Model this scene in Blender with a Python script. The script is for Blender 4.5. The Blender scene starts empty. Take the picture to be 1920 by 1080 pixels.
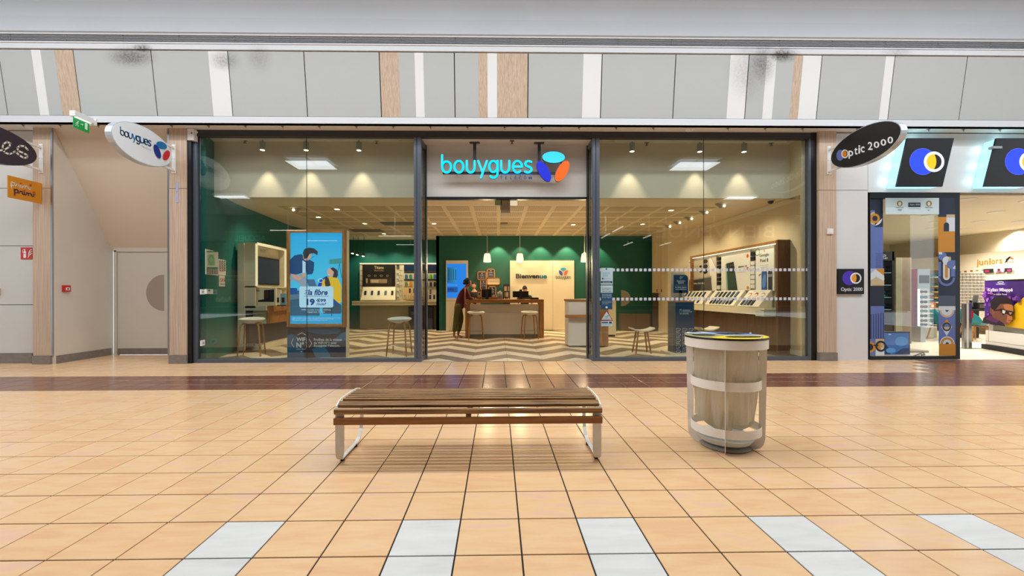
import bpy, bmesh, math, random
from mathutils import Vector, Matrix
S = bpy.context.scene
COL = S.collection
RND = random.Random(11)
PI = math.pi
# ------------------------------------------------------------------ camera
CAM_F, CAM_YAW, CAM_ROLL, CAM_H = 782.6, 0.0161, 0.0017, 1.298
CX, CY = 945.6, 551.3
cam = bpy.data.cameras.new('camera')
cam.sensor_width = 36.0
cam.lens = CAM_F / 1920 * 36
cam.shift_x = (960 - CX) / 1920
cam.shift_y = (CY - 540) / 1920
cam.clip_start = 0.05
camo = bpy.data.objects.new('camera', cam)
COL.objects.link(camo)
camo.matrix_world = Matrix.Translation((0, 0, CAM_H)) @ Matrix.Rotation(-CAM_YAW, 4, 'Z') @ Matrix.Rotation(PI/2, 4, 'X') @ Matrix.Rotation(-CAM_ROLL, 4, 'Z')
S.camera = camo
# ------------------------------------------------------------------ view, world, daylight
S.view_settings.view_transform = 'Standard'
S.view_settings.look = 'None'
S.view_settings.exposure = 0.0
S.view_settings.gamma = 1.0
S.view_settings.use_curve_mapping = False
S.cycles.max_bounces = 8
S.cycles.transparent_max_bounces = 16
S.cycles.sample_clamp_indirect = 6.0
W = bpy.data.worlds.new('world'); S.world = W
W.use_nodes = True
W.node_tree.nodes['Background'].inputs[0].default_value = (0.88, 0.94, 1.0, 1)
W.node_tree.nodes['Background'].inputs[1].default_value = 1.3


def lamp(kind, loc, power, col=(1, 1, 1), rot=(0, 0, 0), size=None, size_y=None, angle=None, blend=0.6, radius=0.05, name='lamp_light'):
    d = bpy.data.lights.new(name, kind)
    d.energy = power; d.color = col
    if kind == 'AREA':
        d.shape = 'RECTANGLE'; d.size = size; d.size_y = size_y or size
    else:
        d.shadow_soft_size = radius
    if kind == 'SPOT':
        d.spot_size = angle; d.spot_blend = blend
    o = bpy.data.objects.new(name, d)
    o.location = loc; o.rotation_euler = rot
    COL.objects.link(o)
    return o


DAY = (0.89, 0.95, 1.0)
lamp('AREA', (0, 5.0, 6.85), 520, DAY, size=24, size_y=0.3)        # glazed strip along the ridge over the bench
lamp('AREA', (0, 3.5, 6.95), 760, DAY, size=24, size_y=3.4)       # unseen soft fill lamp, added over the walkway for even light
ROOFLIGHTS = [(-7.9, -1.8), (8.5, -1.8), (-15, -8), (14, -8), (-7.6, -11.5), (7.8, -11.5), (-8.8, -18), (8.2, -18), (-3.4, -18), (-15.5, -18), (15, -18)]
for _x, _y in ROOFLIGHTS[:8]:
    lamp('AREA', (_x, _y, 6.8), 34, DAY, size=1.7, size_y=1.2, name='rooflight')
WARM = (1.0, 0.76, 0.45)
WARM2 = (1.0, 0.84, 0.62)
NEUT = (1.0, 0.93, 0.82)

# ------------------------------------------------------------------ photo pixel <-> world (1920x1080)
_c, _s = math.cos(CAM_YAW), math.sin(CAM_YAW)
_cr, _sr = math.cos(CAM_ROLL), math.sin(CAM_ROLL)


def ray(px, py):
    u = (px - CX) / CAM_F; v = -(py - CY) / CAM_F
    x = _cr*u + _sr*v; z = -_sr*u + _cr*v
    return Vector((_c*x + _s, -_s*x + _c, z))


def at(px, py, Y):
    r = ray(px, py); t = Y / r.y
    return Vector((r.x*t, Y, CAM_H + r.z*t))


def at_z(px, py, Z=0.0):
    r = ray(px, py); t = (Z - CAM_H) / r.z
    return Vector((r.x*t, r.y*t, Z))


def at_x(px, py, X):
    r = ray(px, py); t = X / r.x
    return Vector((X, r.y*t, CAM_H + r.z*t))


def at_line(px, py, a, b):
    """point on the vertical plane through ground points a and b"""
    r = ray(px, py)
    dx, dy = b[0]-a[0], b[1]-a[1]
    t = (a[0]*dy - a[1]*dx) / (r.x*dy - r.y*dx)
    return Vector((r.x*t, r.y*t, CAM_H + r.z*t))


# ------------------------------------------------------------------ materials
def lin(c):
    o = []
    for v in c:
        v = v / 255.0
        o.append(v/12.92 if v <= 0.04045 else ((v+0.055)/1.055)**2.4)
    return (o[0], o[1], o[2], 1.0)


_M = {}


def mat(name, c, rough=0.5, metal=0.0, noise=0.0, scale=6.0, emit=0.0, spec=0.5, trans=0.0, alpha=1.0):
    key = (name, c, rough, metal, noise, emit, alpha, trans)
    if key in _M: return _M[key]
    m = bpy.data.materials.new(name); m.use_nodes = True
    nt = m.node_tree; b = nt.nodes['Principled BSDF']
    b.inputs['Base Color'].default_value = lin(c)
    b.inputs['Roughness'].default_value = rough
    b.inputs['Metallic'].default_value = metal
    b.inputs['Specular IOR Level'].default_value = spec
    b.inputs['Transmission Weight'].default_value = trans
    b.inputs['Alpha'].default_value = alpha
    g = nt.nodes.new('ShaderNodeNewGeometry')
    if noise > 0:
        t = nt.nodes.new('ShaderNodeTexNoise'); t.inputs['Scale'].default_value = scale
        t.inputs['Detail'].default_value = 5
        nt.links.new(g.outputs['Position'], t.inputs['Vector'])
        r = nt.nodes.new('ShaderNodeMapRange')
        r.inputs[1].default_value = 0.3; r.inputs[2].default_value = 0.7
        r.inputs[3].default_value = 1 - noise; r.inputs[4].default_value = 1 + noise*0.6
        nt.links.new(t.outputs['Fac'], r.inputs[0])
        h = nt.nodes.new('ShaderNodeHueSaturation'); h.inputs['Color'].default_value = lin(c)
        nt.links.new(r.outputs[0], h.inputs['Value'])
        nt.links.new(h.outputs[0], b.inputs['Base Color'])
    if emit > 0:
        b.inputs['Emission Color'].default_value = lin(c)
        b.inputs['Emission Strength'].default_value = emit
    _M[key] = m
    return m


def ink(c, rough=0.45):
    return mat('ink', tuple(c), rough, noise=0.0)


def glow(c, e=1.0):
    """a lit screen or lit sign face: it gives off its own colour"""
    key = ('glow', tuple(c), e)
    if key in _M: return _M[key]
    m = bpy.data.materials.new('lit_face'); m.use_nodes = True
    nt = m.node_tree; b = nt.nodes['Principled BSDF']
    b.inputs['Base Color'].default_value = (0.02, 0.02, 0.02, 1)
    b.inputs['Roughness'].default_value = 0.45; b.inputs['Specular IOR Level'].default_value = 0.2
    b.inputs['Emission Color'].default_value = lin(c)
    b.inputs['Emission Strength'].default_value = e
    _M[key] = m
    return m


def wood(name, c1, c2, axis='z', rough=0.45, scale=7.0, stretch=14.0):
    key = ('wood', name)
    if key in _M: return _M[key]
    m = bpy.data.materials.new(name); m.use_nodes = True
    nt = m.node_tree; b = nt.nodes['Principled BSDF']
    g = nt.nodes.new('ShaderNodeNewGeometry')
    mp = nt.nodes.new('ShaderNodeMapping')
    sc = [stretch, stretch, stretch]; sc['xyz'.index(axis)] = 0.8
    mp.inputs['Scale'].default_value = sc
    t = nt.nodes.new('ShaderNodeTexNoise'); t.inputs['Scale'].default_value = scale*0.35
    t.inputs['Detail'].default_value = 8; t.inputs['Distortion'].default_value = 0.6
    cr = nt.nodes.new('ShaderNodeValToRGB')
    cr.color_ramp.elements[0].position = 0.32; cr.color_ramp.elements[0].color = lin(c1)
    cr.color_ramp.elements[1].position = 0.68; cr.color_ramp.elements[1].color = lin(c2)
    nt.links.new(g.outputs['Position'], mp.inputs['Vector'])
    nt.links.new(mp.outputs[0], t.inputs['Vector'])
    nt.links.new(t.outputs['Fac'], cr.inputs[0])
    nt.links.new(cr.outputs[0], b.inputs['Base Color'])
    b.inputs['Roughness'].default_value = rough
    bp = nt.nodes.new('ShaderNodeBump'); bp.inputs['Strength'].default_value = 0.12; bp.inputs['Distance'].default_value = 0.01
    nt.links.new(t.outputs['Fac'], bp.inputs['Height']); nt.links.new(bp.outputs[0], b.inputs['Normal'])
    _M[key] = m
    return m


def glass(name, tint, refl=2.0):
    """thin window glass: mirror part by Fresnel, the rest passes straight through"""
    key = ('glass', name)
    if key in _M: return _M[key]
    m = bpy.data.materials.new(name); m.use_nodes = True
    nt = m.node_tree; nt.nodes.remove(nt.nodes['Principled BSDF'])
    out = nt.nodes['Material Output']
    fr = nt.nodes.new('ShaderNodeFresnel')
    ge = nt.nodes.new('ShaderNodeNewGeometry'); io = nt.nodes.new('ShaderNodeMapRange')     # both faces mirror like air to glass
    io.inputs[3].default_value = 1.5; io.inputs[4].default_value = 1/1.5
    nt.links.new(ge.outputs['Backfacing'], io.inputs[0]); nt.links.new(io.outputs[0], fr.inputs[0])
    mu = nt.nodes.new('ShaderNodeMath'); mu.operation = 'MULTIPLY'; mu.inputs[1].default_value = refl; mu.use_clamp = True
    tr = nt.nodes.new('ShaderNodeBsdfTransparent'); tr.inputs[0].default_value = lin(tint)
    gl = nt.nodes.new('ShaderNodeBsdfGlossy'); gl.inputs['Roughness'].default_value = 0.0
    mx = nt.nodes.new('ShaderNodeMixShader')
    nt.links.new(fr.outputs[0], mu.inputs[0]); nt.links.new(mu.outputs[0], mx.inputs[0])
    nt.links.new(tr.outputs[0], mx.inputs[1]); nt.links.new(gl.outputs[0], mx.inputs[2])
    nt.links.new(mx.outputs[0], out.inputs['Surface'])
    _M[key] = m
    return m


# ------------------------------------------------------------------ mesh builder
ORG = {}


class MB:
    def __init__(self, m=None):
        self.v, self.f, self.mi, self.mats, self.m = [], [], [], [], m

    def _m(self, m):
        m = m or self.m
        if m not in self.mats: self.mats.append(m)
        return self.mats.index(m)

    def add(self, vs, fs, m=None):
        n = len(self.v); k = self._m(m)
        self.v += [tuple(p) for p in vs]
        self.f += [tuple(i + n for i in f) for f in fs]
        self.mi += [k]*len(fs)
        return self

    def face(self, pts, m=None):
        return self.add(pts, [tuple(range(len(pts)))], m)

    def box(self, x0, x1, y0, y1, z0, z1, m=None):
        x0, x1 = min(x0, x1), max(x0, x1); y0, y1 = min(y0, y1), max(y0, y1); z0, z1 = min(z0, z1), max(z0, z1)
        vs = [(x, y, z) for z in (z0, z1) for y in (y0, y1) for x in (x0, x1)]
        return self.add(vs, [(0, 2, 3, 1), (4, 5, 7, 6), (0, 1, 5, 4), (2, 6, 7, 3), (0, 4, 6, 2), (1, 3, 7, 5)], m)

    def hexa(self, a, d, m=None):
        """quad a (4 points) swept by vector d"""
        a = [Vector(p) for p in a]; d = Vector(d)
        return self.prism(a, d, m)

    def prism(self, pts, d, m=None):
        pts = [Vector(p) for p in pts]; d = Vector(d); n = len(pts)
        nrm = Vector((0, 0, 0))
        for i in range(n): nrm += (pts[i]-pts[0]).cross(pts[(i+1) % n]-pts[0])
        if nrm.dot(d) > 0: pts = pts[::-1]
        vs = pts + [p + d for p in pts]
        fs = [tuple(range(n)), tuple(range(2*n-1, n-1, -1))]
        fs += [(i, n+i, n+(i+1) % n, (i+1) % n) for i in range(n)]
        return self.add(vs, fs, m)

    def cyl(self, p0, p1, r0, r1=None, n=10, m=None, caps=True):
        r1 = r0 if r1 is None else r1
        p0, p1 = Vector(p0), Vector(p1); d = (p1-p0).normalized()
        a = d.orthogonal().normalized(); b = d.cross(a)
        vs = []
        for p, r in ((p0, r0), (p1, r1)):
            for i in range(n):
                t = 2*PI*i/n; vs.append(p + a*math.cos(t)*r + b*math.sin(t)*r)
        fs = [(i, (i+1) % n, n+(i+1) % n, n+i) for i in range(n)]
        if caps: fs += [tuple(range(n))[::-1], tuple(range(n, 2*n))]
        return self.add(vs, fs, m)

    def tube(self, pts, r, n=8, closed=False, m=None):
        pts = [Vector(p) for p in pts]; k = len(pts); vs = []; up = None
        for i, p in enumerate(pts):
            if closed: d = pts[(i+1) % k]-pts[i-1]
            else: d = pts[min(i+1, k-1)]-pts[max(i-1, 0)]
            d.normalize()
            if up is None: up = d.orthogonal().normalized()
            a = (up - d*up.dot(d)).normalized(); up = a; b = d.cross(a)
            rr = r[i] if isinstance(r, (list, tuple)) else r
            for j in range(n):
                t = 2*PI*j/n; vs.append(p + a*math.cos(t)*rr + b*math.sin(t)*rr)
        fs = []
        for i in range(k if closed else k-1):
            i2 = (i+1) % k
            for j in range(n):
                fs.append((i*n+j, i*n+(j+1) % n, i2*n+(j+1) % n, i2*n+j))
        if not closed:
            fs += [tuple(range(n))[::-1], tuple(range((k-1)*n, k*n))]
        return self.add(vs, fs, m)

    def lathe(self, prof, c, n=24, m=None, sx=1.0, sy=1.0):
        """profile [(r, z)] turned about the vertical through c"""
        c = Vector(c); vs = []; fs = []; k = len(prof)
        for r, z in prof:
            for j in range(n):
                t = 2*PI*j/n; vs.append(c + Vector((r*sx*math.cos(t), r*sy*math.sin(t), z)))
        for i in range(k-1):
            for j in range(n):
                fs.append((i*n+j, i*n+(j+1) % n, (i+1)*n+(j+1) % n, (i+1)*n+j))
        if prof[0][0] > 1e-4: fs.append(tuple(range(n))[::-1])
        if prof[-1][0] > 1e-4: fs.append(tuple(range((k-1)*n, k*n)))
        return self.add(vs, fs, m)

    def ball(self, c, r, n=12, m=None, sc=(1, 1, 1)):
        prof = [(max(1e-5, r*math.sin(PI*i/(n//2))), -r*math.cos(PI*i/(n//2))) for i in range(n//2+1)]
        c = Vector(c); k = len(self.v)
        self.lathe(prof, (0, 0, 0), n, m)
        for i in range(k, len(self.v)):
            x, y, z = self.v[i]; self.v[i] = (c.x+x*sc[0], c.y+y*sc[1], c.z+z*sc[2])
        return self

    def build(self, name, parent=None, smooth=False, bevel=0.0, kind=None, label=None, cat=None, group=None, org=None):
        me = bpy.data.meshes.new(name)
        o = bpy.data.objects.new(name, me); COL.objects.link(o)
        if parent is not None:
            o.parent = parent; g = ORG[parent]; ORG[o] = g
        else:
            if org is None:
                xs = [p[0] for p in self.v]; ys = [p[1] for p in self.v]; zs = [p[2] for p in self.v]
                org = ((min(xs)+max(xs))/2, (min(ys)+max(ys))/2, min(zs))
            g = Vector(org); o.location = g; ORG[o] = g
        me.from_pydata([(p[0]-g[0], p[1]-g[1], p[2]-g[2]) for p in self.v], [], self.f)
        for m in self.mats: me.materials.append(m)
        me.polygons.foreach_set('material_index', self.mi)
        if smooth:
            me.polygons.foreach_set('use_smooth', [True]*len(self.f)); me.set_sharp_from_angle(angle=0.7)
        me.update()
        if bevel:
            b = o.modifiers.new('bevel', 'BEVEL'); b.width = bevel; b.segments = 2; b.limit_method = 'ANGLE'
        tag(o, label, cat, group, kind)
        return o


def tag(o, label=None, cat=None, group=None, kind=None):
    if label: o['label'] = label
    if cat: o['category'] = cat
    if group: o['group'] = group
    if kind: o['kind'] = kind
    return o


def thing(name, label, cat, loc=(0, 0, 0), group=None):
    o = bpy.data.objects.new(name, None); COL.objects.link(o)
    o.location = loc; o.empty_display_size = 0.1
    ORG[o] = Vector(loc)
    return tag(o, label, cat, group)


def copy_tree(o, parent=None):
    c = o.copy(); COL.objects.link(c)
    if parent: c.parent = parent
    ORG[c] = ORG.get(o)
    for ch in list(o.children): copy_tree(ch, c)
    return c


# ------------------------------------------------------------------ flat print: shapes laid on a plane in real space
_TX = {}


def text_mesh(s, bold=0.0, shear=0.0, space=1.0):
    key = (s, bold, shear, space)
    if key in _TX: return _TX[key]
    cu = bpy.data.curves.new('t', 'FONT'); cu.body = s; cu.resolution_u = 3
    cu.offset = bold; cu.shear = shear; cu.space_character = space
    o = bpy.data.objects.new('t', cu); COL.objects.link(o)
    dg = bpy.context.evaluated_depsgraph_get()
    me = bpy.data.meshes.new_from_object(o.evaluated_get(dg))
    vs = [(v.co.x, v.co.y) for v in me.vertices]; fs = [tuple(p.vertices) for p in me.polygons]
    bpy.data.objects.remove(o); bpy.data.curves.remove(cu); bpy.data.meshes.remove(me)
    x0 = min(v[0] for v in vs); x1 = max(v[0] for v in vs); y0 = min(v[1] for v in vs); y1 = max(v[1] for v in vs)
    vs = [((x-x0)/(x1-x0), (y-y0)/(y1-y0)) for x, y in vs]
    _TX[key] = (vs, fs)
    return _TX[key]


class Art(MB):
    """P maps (u, v), v downwards, to a point on the plane; N points to the viewer's side; later shapes lie a hair above earlier ones"""
    def __init__(self, P, N, base=0.002, step=0.0006):
        super().__init__(); self.P = P; self.N = Vector(N).normalized(); self.h = base; self.st = step

    def pt(self, u, v, dh=0.0): return self.P(u, v) + self.N*(self.h + dh)

    def poly(self, uv, m):
        self.h += self.st
        self.face([self.pt(u, v) for u, v in uv], m); return self

    def rect(self, u0, v0, u1, v1, m, r=0.0):
        if r <= 0: return self.poly([(u0, v0), (u1, v0), (u1, v1), (u0, v1)], m)
        q = []
        for cx, cy, a0 in ((u1-r, v0+r, -90), (u1-r, v1-r, 0), (u0+r, v1-r, 90), (u0+r, v0+r, 180)):
            for i in range(5):
                a = math.radians(a0+i*22.5); q.append((cx+r*math.cos(a), cy+r*math.sin(a)))
        return self.poly(q, m)

    def ell(self, cu, cv, ru, rv, m, rot=0.0, a0=0, a1=360, n=24):
        q = []; full = abs(a1-a0) >= 360
        for i in range(n if full else n+1):
            a = math.radians(a0+(a1-a0)*i/n); x, y = ru*math.cos(a), rv*math.sin(a)
            q.append((cu + x*math.cos(rot)-y*math.sin(rot), cv + x*math.sin(rot)+y*math.cos(rot)))
        return self.poly(q, m)

    def ring(self, cu, cv, ru, rv, t, m, a0=0, a1=360, n=28):
        self.h += self.st
        for i in range(n):
            a = math.radians(a0+(a1-a0)*i/n); b = math.radians(a0+(a1-a0)*(i+1)/n)
            self.face([self.pt(cu+ru*math.cos(a), cv+rv*math.sin(a)), self.pt(cu+ru*math.cos(b), cv+rv*math.sin(b)),
                       self.pt(cu+(ru-t)*math.cos(b), cv+(rv-t)*math.sin(b)), self.pt(cu+(ru-t)*math.cos(a), cv+(rv-t)*math.sin(a))], m)
        return self

    def line(self, pts, w, m, caps=True):
        """ribbon of width w through pts"""
        self.h += self.st
        for (x0, y0), (x1, y1) in zip(pts[:-1], pts[1:]):
            L = math.hypot(x1-x0, y1-y0) or 1e-6
            nx, ny = -(y1-y0)/L*w/2, (x1-x0)/L*w/2
            self.face([self.pt(x0+nx, y0+ny), self.pt(x1+nx, y1+ny), self.pt(x1-nx, y1-ny), self.pt(x0-nx, y0-ny)], m)
        if caps:
            for x, y in pts:
                self.face([self.pt(x+w/2*math.cos(2*PI*i/10), y+w/2*math.sin(2*PI*i/10)) for i in range(10)], m)
        return self

    def text(self, s, u0, v0, u1, v1, m, bold=0.0, shear=0.0, space=1.0):
        """fit the words into the box (v0 is the top)"""
        self.h += self.st
        vs, fs = text_mesh(s, bold, shear, space)
        self.add([self.pt(u0+(u1-u0)*x, v1+(v0-v1)*y) for x, y in vs], fs, m); return self


# rounded stroke letters, x-height 1, used by the telecom signs
def arc(cx, cy, rx, ry, a0, a1, n=12):
    return [(cx+rx*math.cos(math.radians(a0+(a1-a0)*i/n)), cy+ry*math.sin(math.radians(a0+(a1-a0)*i/n))) for i in range(n+1)]


LET = {
    'b': [[(0, 1.5), (0, .45)] + arc(.42, .48, .42, .48, 180, 540, 22)],
    'o': [arc(.42, .5, .42, .5, 0, 360, 22)],
    'u': [[(0, 1), (0, .42)] + arc(.4, .42, .4, .42, 180, 360, 10) + [(.8, 1)]],
    'y': [[(0, 1), (.42, .02)], [(.84, 1), (.26, -.45)]],
    'g': [arc(.42, .52, .42, .48, 0, 360, 22), [(.84, 1), (.84, -.08)] + arc(.44, -.08, .4, .38, 0, -140, 10)],
    'e': [[(0, .5), (.84, .5)] + arc(.42, .5, .42, .5, 0, 310, 20)],
    's': [[(.72, .92), (.45, 1.0), (.16, .93), (.05, .74), (.18, .57), (.42, .5), (.66, .42), (.76, .24), (.62, .06), (.34, 0), (.03, .08)]],
}


def text_strokes(s, boxes):
    """boxes: per letter (x0, x1), plus baseline/xheight handled by caller"""
    out = []
    for ch, (x0, x1) in zip(s, boxes):
        wid = .84 if ch in 'boge' else (.8 if ch == 'u' else (.84 if ch == 'y' else .76))
        out.append((ch, [[(x0 + (x1-x0)*x/wid, y) for x, y in st] for st in LET[ch]]))
    return out


def proj(p):
    X, Y, Z = p; xr = _c*X - _s*Y; d = _s*X + _c*Y; u = Z-CAM_H
    if d < 0.05: return None
    a = _cr*xr - _sr*u; b = _sr*xr + _cr*u
    return CX + CAM_F*a/d, CY - CAM_F*b/d


G, PF, FB, FT = 8.06, 7.94, 7.70, 7.55      # glass line, pillar fronts, fascia bottom and top
M_paint = mat('wall_paint', (205, 203, 198), 0.6, noise=0.03, scale=1.5)
M_frame = mat('frame_metal', (92, 98, 110), 0.35, metal=0.35)
M_framed = mat('dark_frame_metal', (62, 62, 66), 0.4, metal=0.3)
M_black = mat('black_plastic', (14, 14, 16), 0.35)
M_blk2 = mat('matt_black', (22, 21, 22), 0.6)
M_white = mat('white_plastic', (225, 224, 220), 0.4)
M_stone = mat('grey_stone', (128, 118, 110), 0.5, noise=0.12, scale=14)
M_steel = mat('brushed_steel', (170, 172, 176), 0.3, metal=0.9)
M_glass = glass('shop_window_glass', (244, 248, 246), 1.9)
M_oak = wood('oak', (132, 86, 42), (182, 128, 70), 'x', 0.4)
M_oakz = wood('oak_upright', (132, 86, 42), (182, 128, 70), 'z', 0.4)
M_pale = wood('pale_wood_laminate', (176, 150, 128), (202, 178, 155), 'z', 0.5, 5, 30)
M_cream = mat('cream_laminate', (226, 214, 186), 0.45)
M_navy = mat('navy_panel', (22, 26, 46), 0.45)

# ---------------------------------------------------------------- floor of tiles
T = 1/3.0; FX, FY = -0.5478, 2.0771


def tile_mat(name, cols, rough, mix=0.35):
    m = bpy.data.materials.new(name); m.use_nodes = True
    nt = m.node_tree; b = nt.nodes['Principled BSDF']; L = nt.links.new
    g = nt.nodes.new('ShaderNodeNewGeometry')
    mp = nt.nodes.new('ShaderNodeMapping'); mp.inputs['Location'].default_value = (-FX/T, -FY/T, 0.5); mp.inputs['Scale'].default_value = (1/T, 1/T, 0)
    fl = nt.nodes.new('ShaderNodeVectorMath'); fl.operation = 'FLOOR'
    wn = nt.nodes.new('ShaderNodeTexWhiteNoise')
    L(g.outputs['Position'], mp.inputs['Vector']); L(mp.outputs[0], fl.inputs[0]); L(fl.outputs[0], wn.inputs['Vector'])
    # streaks: stretched noise, shifted per tile, direction along x or y
    ad = nt.nodes.new('ShaderNodeVectorMath'); ad.operation = 'MULTIPLY_ADD'; ad.inputs[1].default_value = (7, 7, 7)
    L(wn.outputs['Color'], ad.inputs[0]); L(g.outputs['Position'], ad.inputs[2])
    m1 = nt.nodes.new('ShaderNodeMapping'); m1.inputs['Scale'].default_value = (3.0, 14, 1)
    n1 = nt.nodes.new('ShaderNodeTexNoise'); n1.inputs['Scale'].default_value = 1.0; n1.inputs['Detail'].default_value = 4; n1.inputs['Distortion'].default_value = 0.35
    L(ad.outputs[0], m1.inputs['Vector']); L(m1.outputs[0], n1.inputs['Vector'])
    cr = nt.nodes.new('ShaderNodeValToRGB'); e = cr.color_ramp.elements
    while len(e) < len(cols): e.new(0.5)
    for i, c in enumerate(cols):
        e[i].position = 0.28 + 0.44*i/(len(cols)-1); e[i].color = lin(c)
    mm = nt.nodes.new('ShaderNodeMath'); mm.operation = 'MULTIPLY_ADD'; mm.inputs[1].default_value = mix; 
    m2 = nt.nodes.new('ShaderNodeMath'); m2.operation = 'SUBTRACT'; m2.inputs[1].default_value = 0.5
    L(wn.outputs['Value'], m2.inputs[0]); L(m2.outputs[0], mm.inputs[0]); L(n1.outputs['Fac'], mm.inputs[2])
    L(mm.outputs[0], cr.inputs[0]); L(cr.outputs[0], b.inputs['Base Color'])
    b.inputs['Roughness'].default_value = rough
    n3 = nt.nodes.new('ShaderNodeTexNoise'); n3.inputs['Scale'].default_value = 9; n3.inputs['Detail'].default_value = 3
    L(g.outputs['Position'], n3.inputs['Vector'])
    bp = nt.nodes.new('ShaderNodeBump'); bp.inputs['Strength'].default_value = 0.06; bp.inputs['Distance'].default_value = 0.01
    L(n3.outputs['Fac'], bp.inputs['Height']); L(bp.outputs[0], b.inputs['Normal'])
    return m


M_tile = [tile_mat('terracotta_tile', [(226, 177, 132), (229, 185, 138), (231, 191, 144), (228, 184, 154)], 0.19, 0.26),
          tile_mat('white_tile', [(208, 205, 200), (216, 213, 208), (221, 219, 214)], 0.25, 0.2),
          tile_mat('brown_tile', [(112, 70, 56), (124, 80, 64), (132, 86, 68)], 0.2, 0.25)]
M_grout = mat('grout', (34, 28, 26), 0.9)
fl = MB(M_grout); fl.box(-16, 16, -14, 9.3, -0.12, -0.006)
floor = fl.build('floor', kind='structure', org=(0, 0, 0))


def tile_geo(mb, x0, y0, m):
    a, b = 0.0042, 0.006
    x1, y1 = x0+T, y0+T
    v = [(x0+a, y0+a, -.01), (x1-a, y0+a, -.01), (x1-a, y1-a, -.01), (x0+a, y1-a, -.01),
         (x0+a, y0+a, -.0018), (x1-a, y0+a, -.0018), (x1-a, y1-a, -.0018), (x0+a, y1-a, -.0018),
         (x0+b, y0+b, 0), (x1-b, y0+b, 0), (x1-b, y1-b, 0), (x0+b, y1-b, 0)]
    f = [(8, 9, 10, 11)]
    for i in range(4):
        j = (i+1) % 4; f += [(i, j, 4+j, 4+i), (4+i, 4+j, 8+j, 8+i)]
    mb.add(v, f, m)


def tile_kind(i, r):
    if r in (0, -1) and i % 3 == 0 and -3 <= i <= 12: return 1
    if r in (11, 12, 13): return 2
    x, y = FX+(i+.5)*T, FY+(r+.5)*T
    if r > 13 and 6.5 < x < 13 and x-y > 0.1: return 2
    return 0


cells = []
for r in range(-48, 22):
    for i in range(-46, 50):
        x, y = FX+(i+.5)*T, FY+(r+.5)*T
        if r >= 17 and not (r == 17 and x < 16 and not -5.75 < x < 6.0): 
            if not (-8.5 < x < -6.1): 
                if r > 17: continue
        q = proj((x, y, 0))
        cells.append((math.hypot(x, y), i, r, q is not None and -60 < q[0] < 1980 and q[1] < 1120))
cells.sort()
near = [c for c in cells if c[3]][:300]; nset = {(c[1], c[2]) for c in near}
tmesh = []
for k in range(3):
    t = MB(); tile_geo(t, -T/2, -T/2, M_tile[k])
    me = bpy.data.meshes.new('tile'); me.from_pydata(t.v, [], t.f); me.materials.append(M_tile[k]); me.update(); tmesh.append(me)
for _, i, r, _v in near:
    o = bpy.data.objects.new('tile', tmesh[tile_kind(i, r)]); COL.objects.link(o); o.parent = floor
    o.location = (FX+(i+.5)*T, FY+(r+.5)*T, 0)
far = MB()
for _, i, r, _v in cells:
    if (i, r) not in nset: tile_geo(far, FX+i*T, FY+r*T, M_tile[tile_kind(i, r)])
far.build('tile_field', floor, kind='stuff')

# ---------------------------------------------------------------- fascia of panels above the shops
M_fgrey = bpy.data.materials.new('fascia_panel_grey'); M_fwhite = bpy.data.materials.new('fascia_panel_white')


def soot(m, c, spots, rough=0.5):
    """painted panel with dark soot stains blown from the grille at fixed places"""
    m.use_nodes = True; nt = m.node_tree; b = nt.nodes['Principled BSDF']; L = nt.links.new
    b.inputs['Roughness'].default_value = rough
    g = nt.nodes.new('ShaderNodeNewGeometry'); prev = None
    nz = nt.nodes.new('ShaderNodeTexNoise'); nz.inputs['Scale'].default_value = 30; nz.inputs['Detail'].default_value = 6
    L(g.outputs['Position'], nz.inputs['Vector'])
    for (x, y, z), (sx, sz), amt in spots:
        mp = nt.nodes.new('ShaderNodeMapping'); mp.inputs['Location'].default_value = (-x/sx, 0, -z/sz); mp.inputs['Scale'].default_value = (1/sx, 0.0, 1/sz)
        ln = nt.nodes.new('ShaderNodeVectorMath'); ln.operation = 'LENGTH'
        L(g.outputs['Position'], mp.inputs['Vector']); L(mp.outputs[0], ln.inputs[0])
        mr = nt.nodes.new('ShaderNodeMapRange'); mr.inputs[1].default_value = 0.1; mr.inputs[2].default_value = 1.0
        mr.inputs[3].default_value = amt; mr.inputs[4].default_value = 0.0; mr.interpolation_type = 'SMOOTHSTEP'
        L(ln.outputs['Value'], mr.inputs[0])
        if prev is None: prev = mr.outputs[0]
        else:
            a = nt.nodes.new('ShaderNodeMath'); a.operation = 'MAXIMUM'; L(prev, a.inputs[0]); L(mr.outputs[0], a.inputs[1]); prev = a.outputs[0]
    rm = nt.nodes.new('ShaderNodeMapRange'); rm.inputs[1].default_value = 0.35; rm.inputs[2].default_value = 0.65; rm.inputs[3].default_value = 0.6; rm.inputs[4].default_value = 1.15
    L(nz.outputs['Fac'], rm.inputs[0])
    mu = nt.nodes.new('ShaderNodeMath'); mu.operation = 'MULTIPLY'; mu.use_clamp = True
    L(prev, mu.inputs[0]); L(rm.outputs[0], mu.inputs[1])
    mx = nt.nodes.new('ShaderNodeMix'); mx.data_type = 'RGBA'
    mx.inputs[6].default_value = lin(c); mx.inputs[7].default_value = lin((70, 58, 50))
    L(mu.outputs[0], mx.inputs[0]); L(mx.outputs[2], b.inputs['Base Color'])


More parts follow.
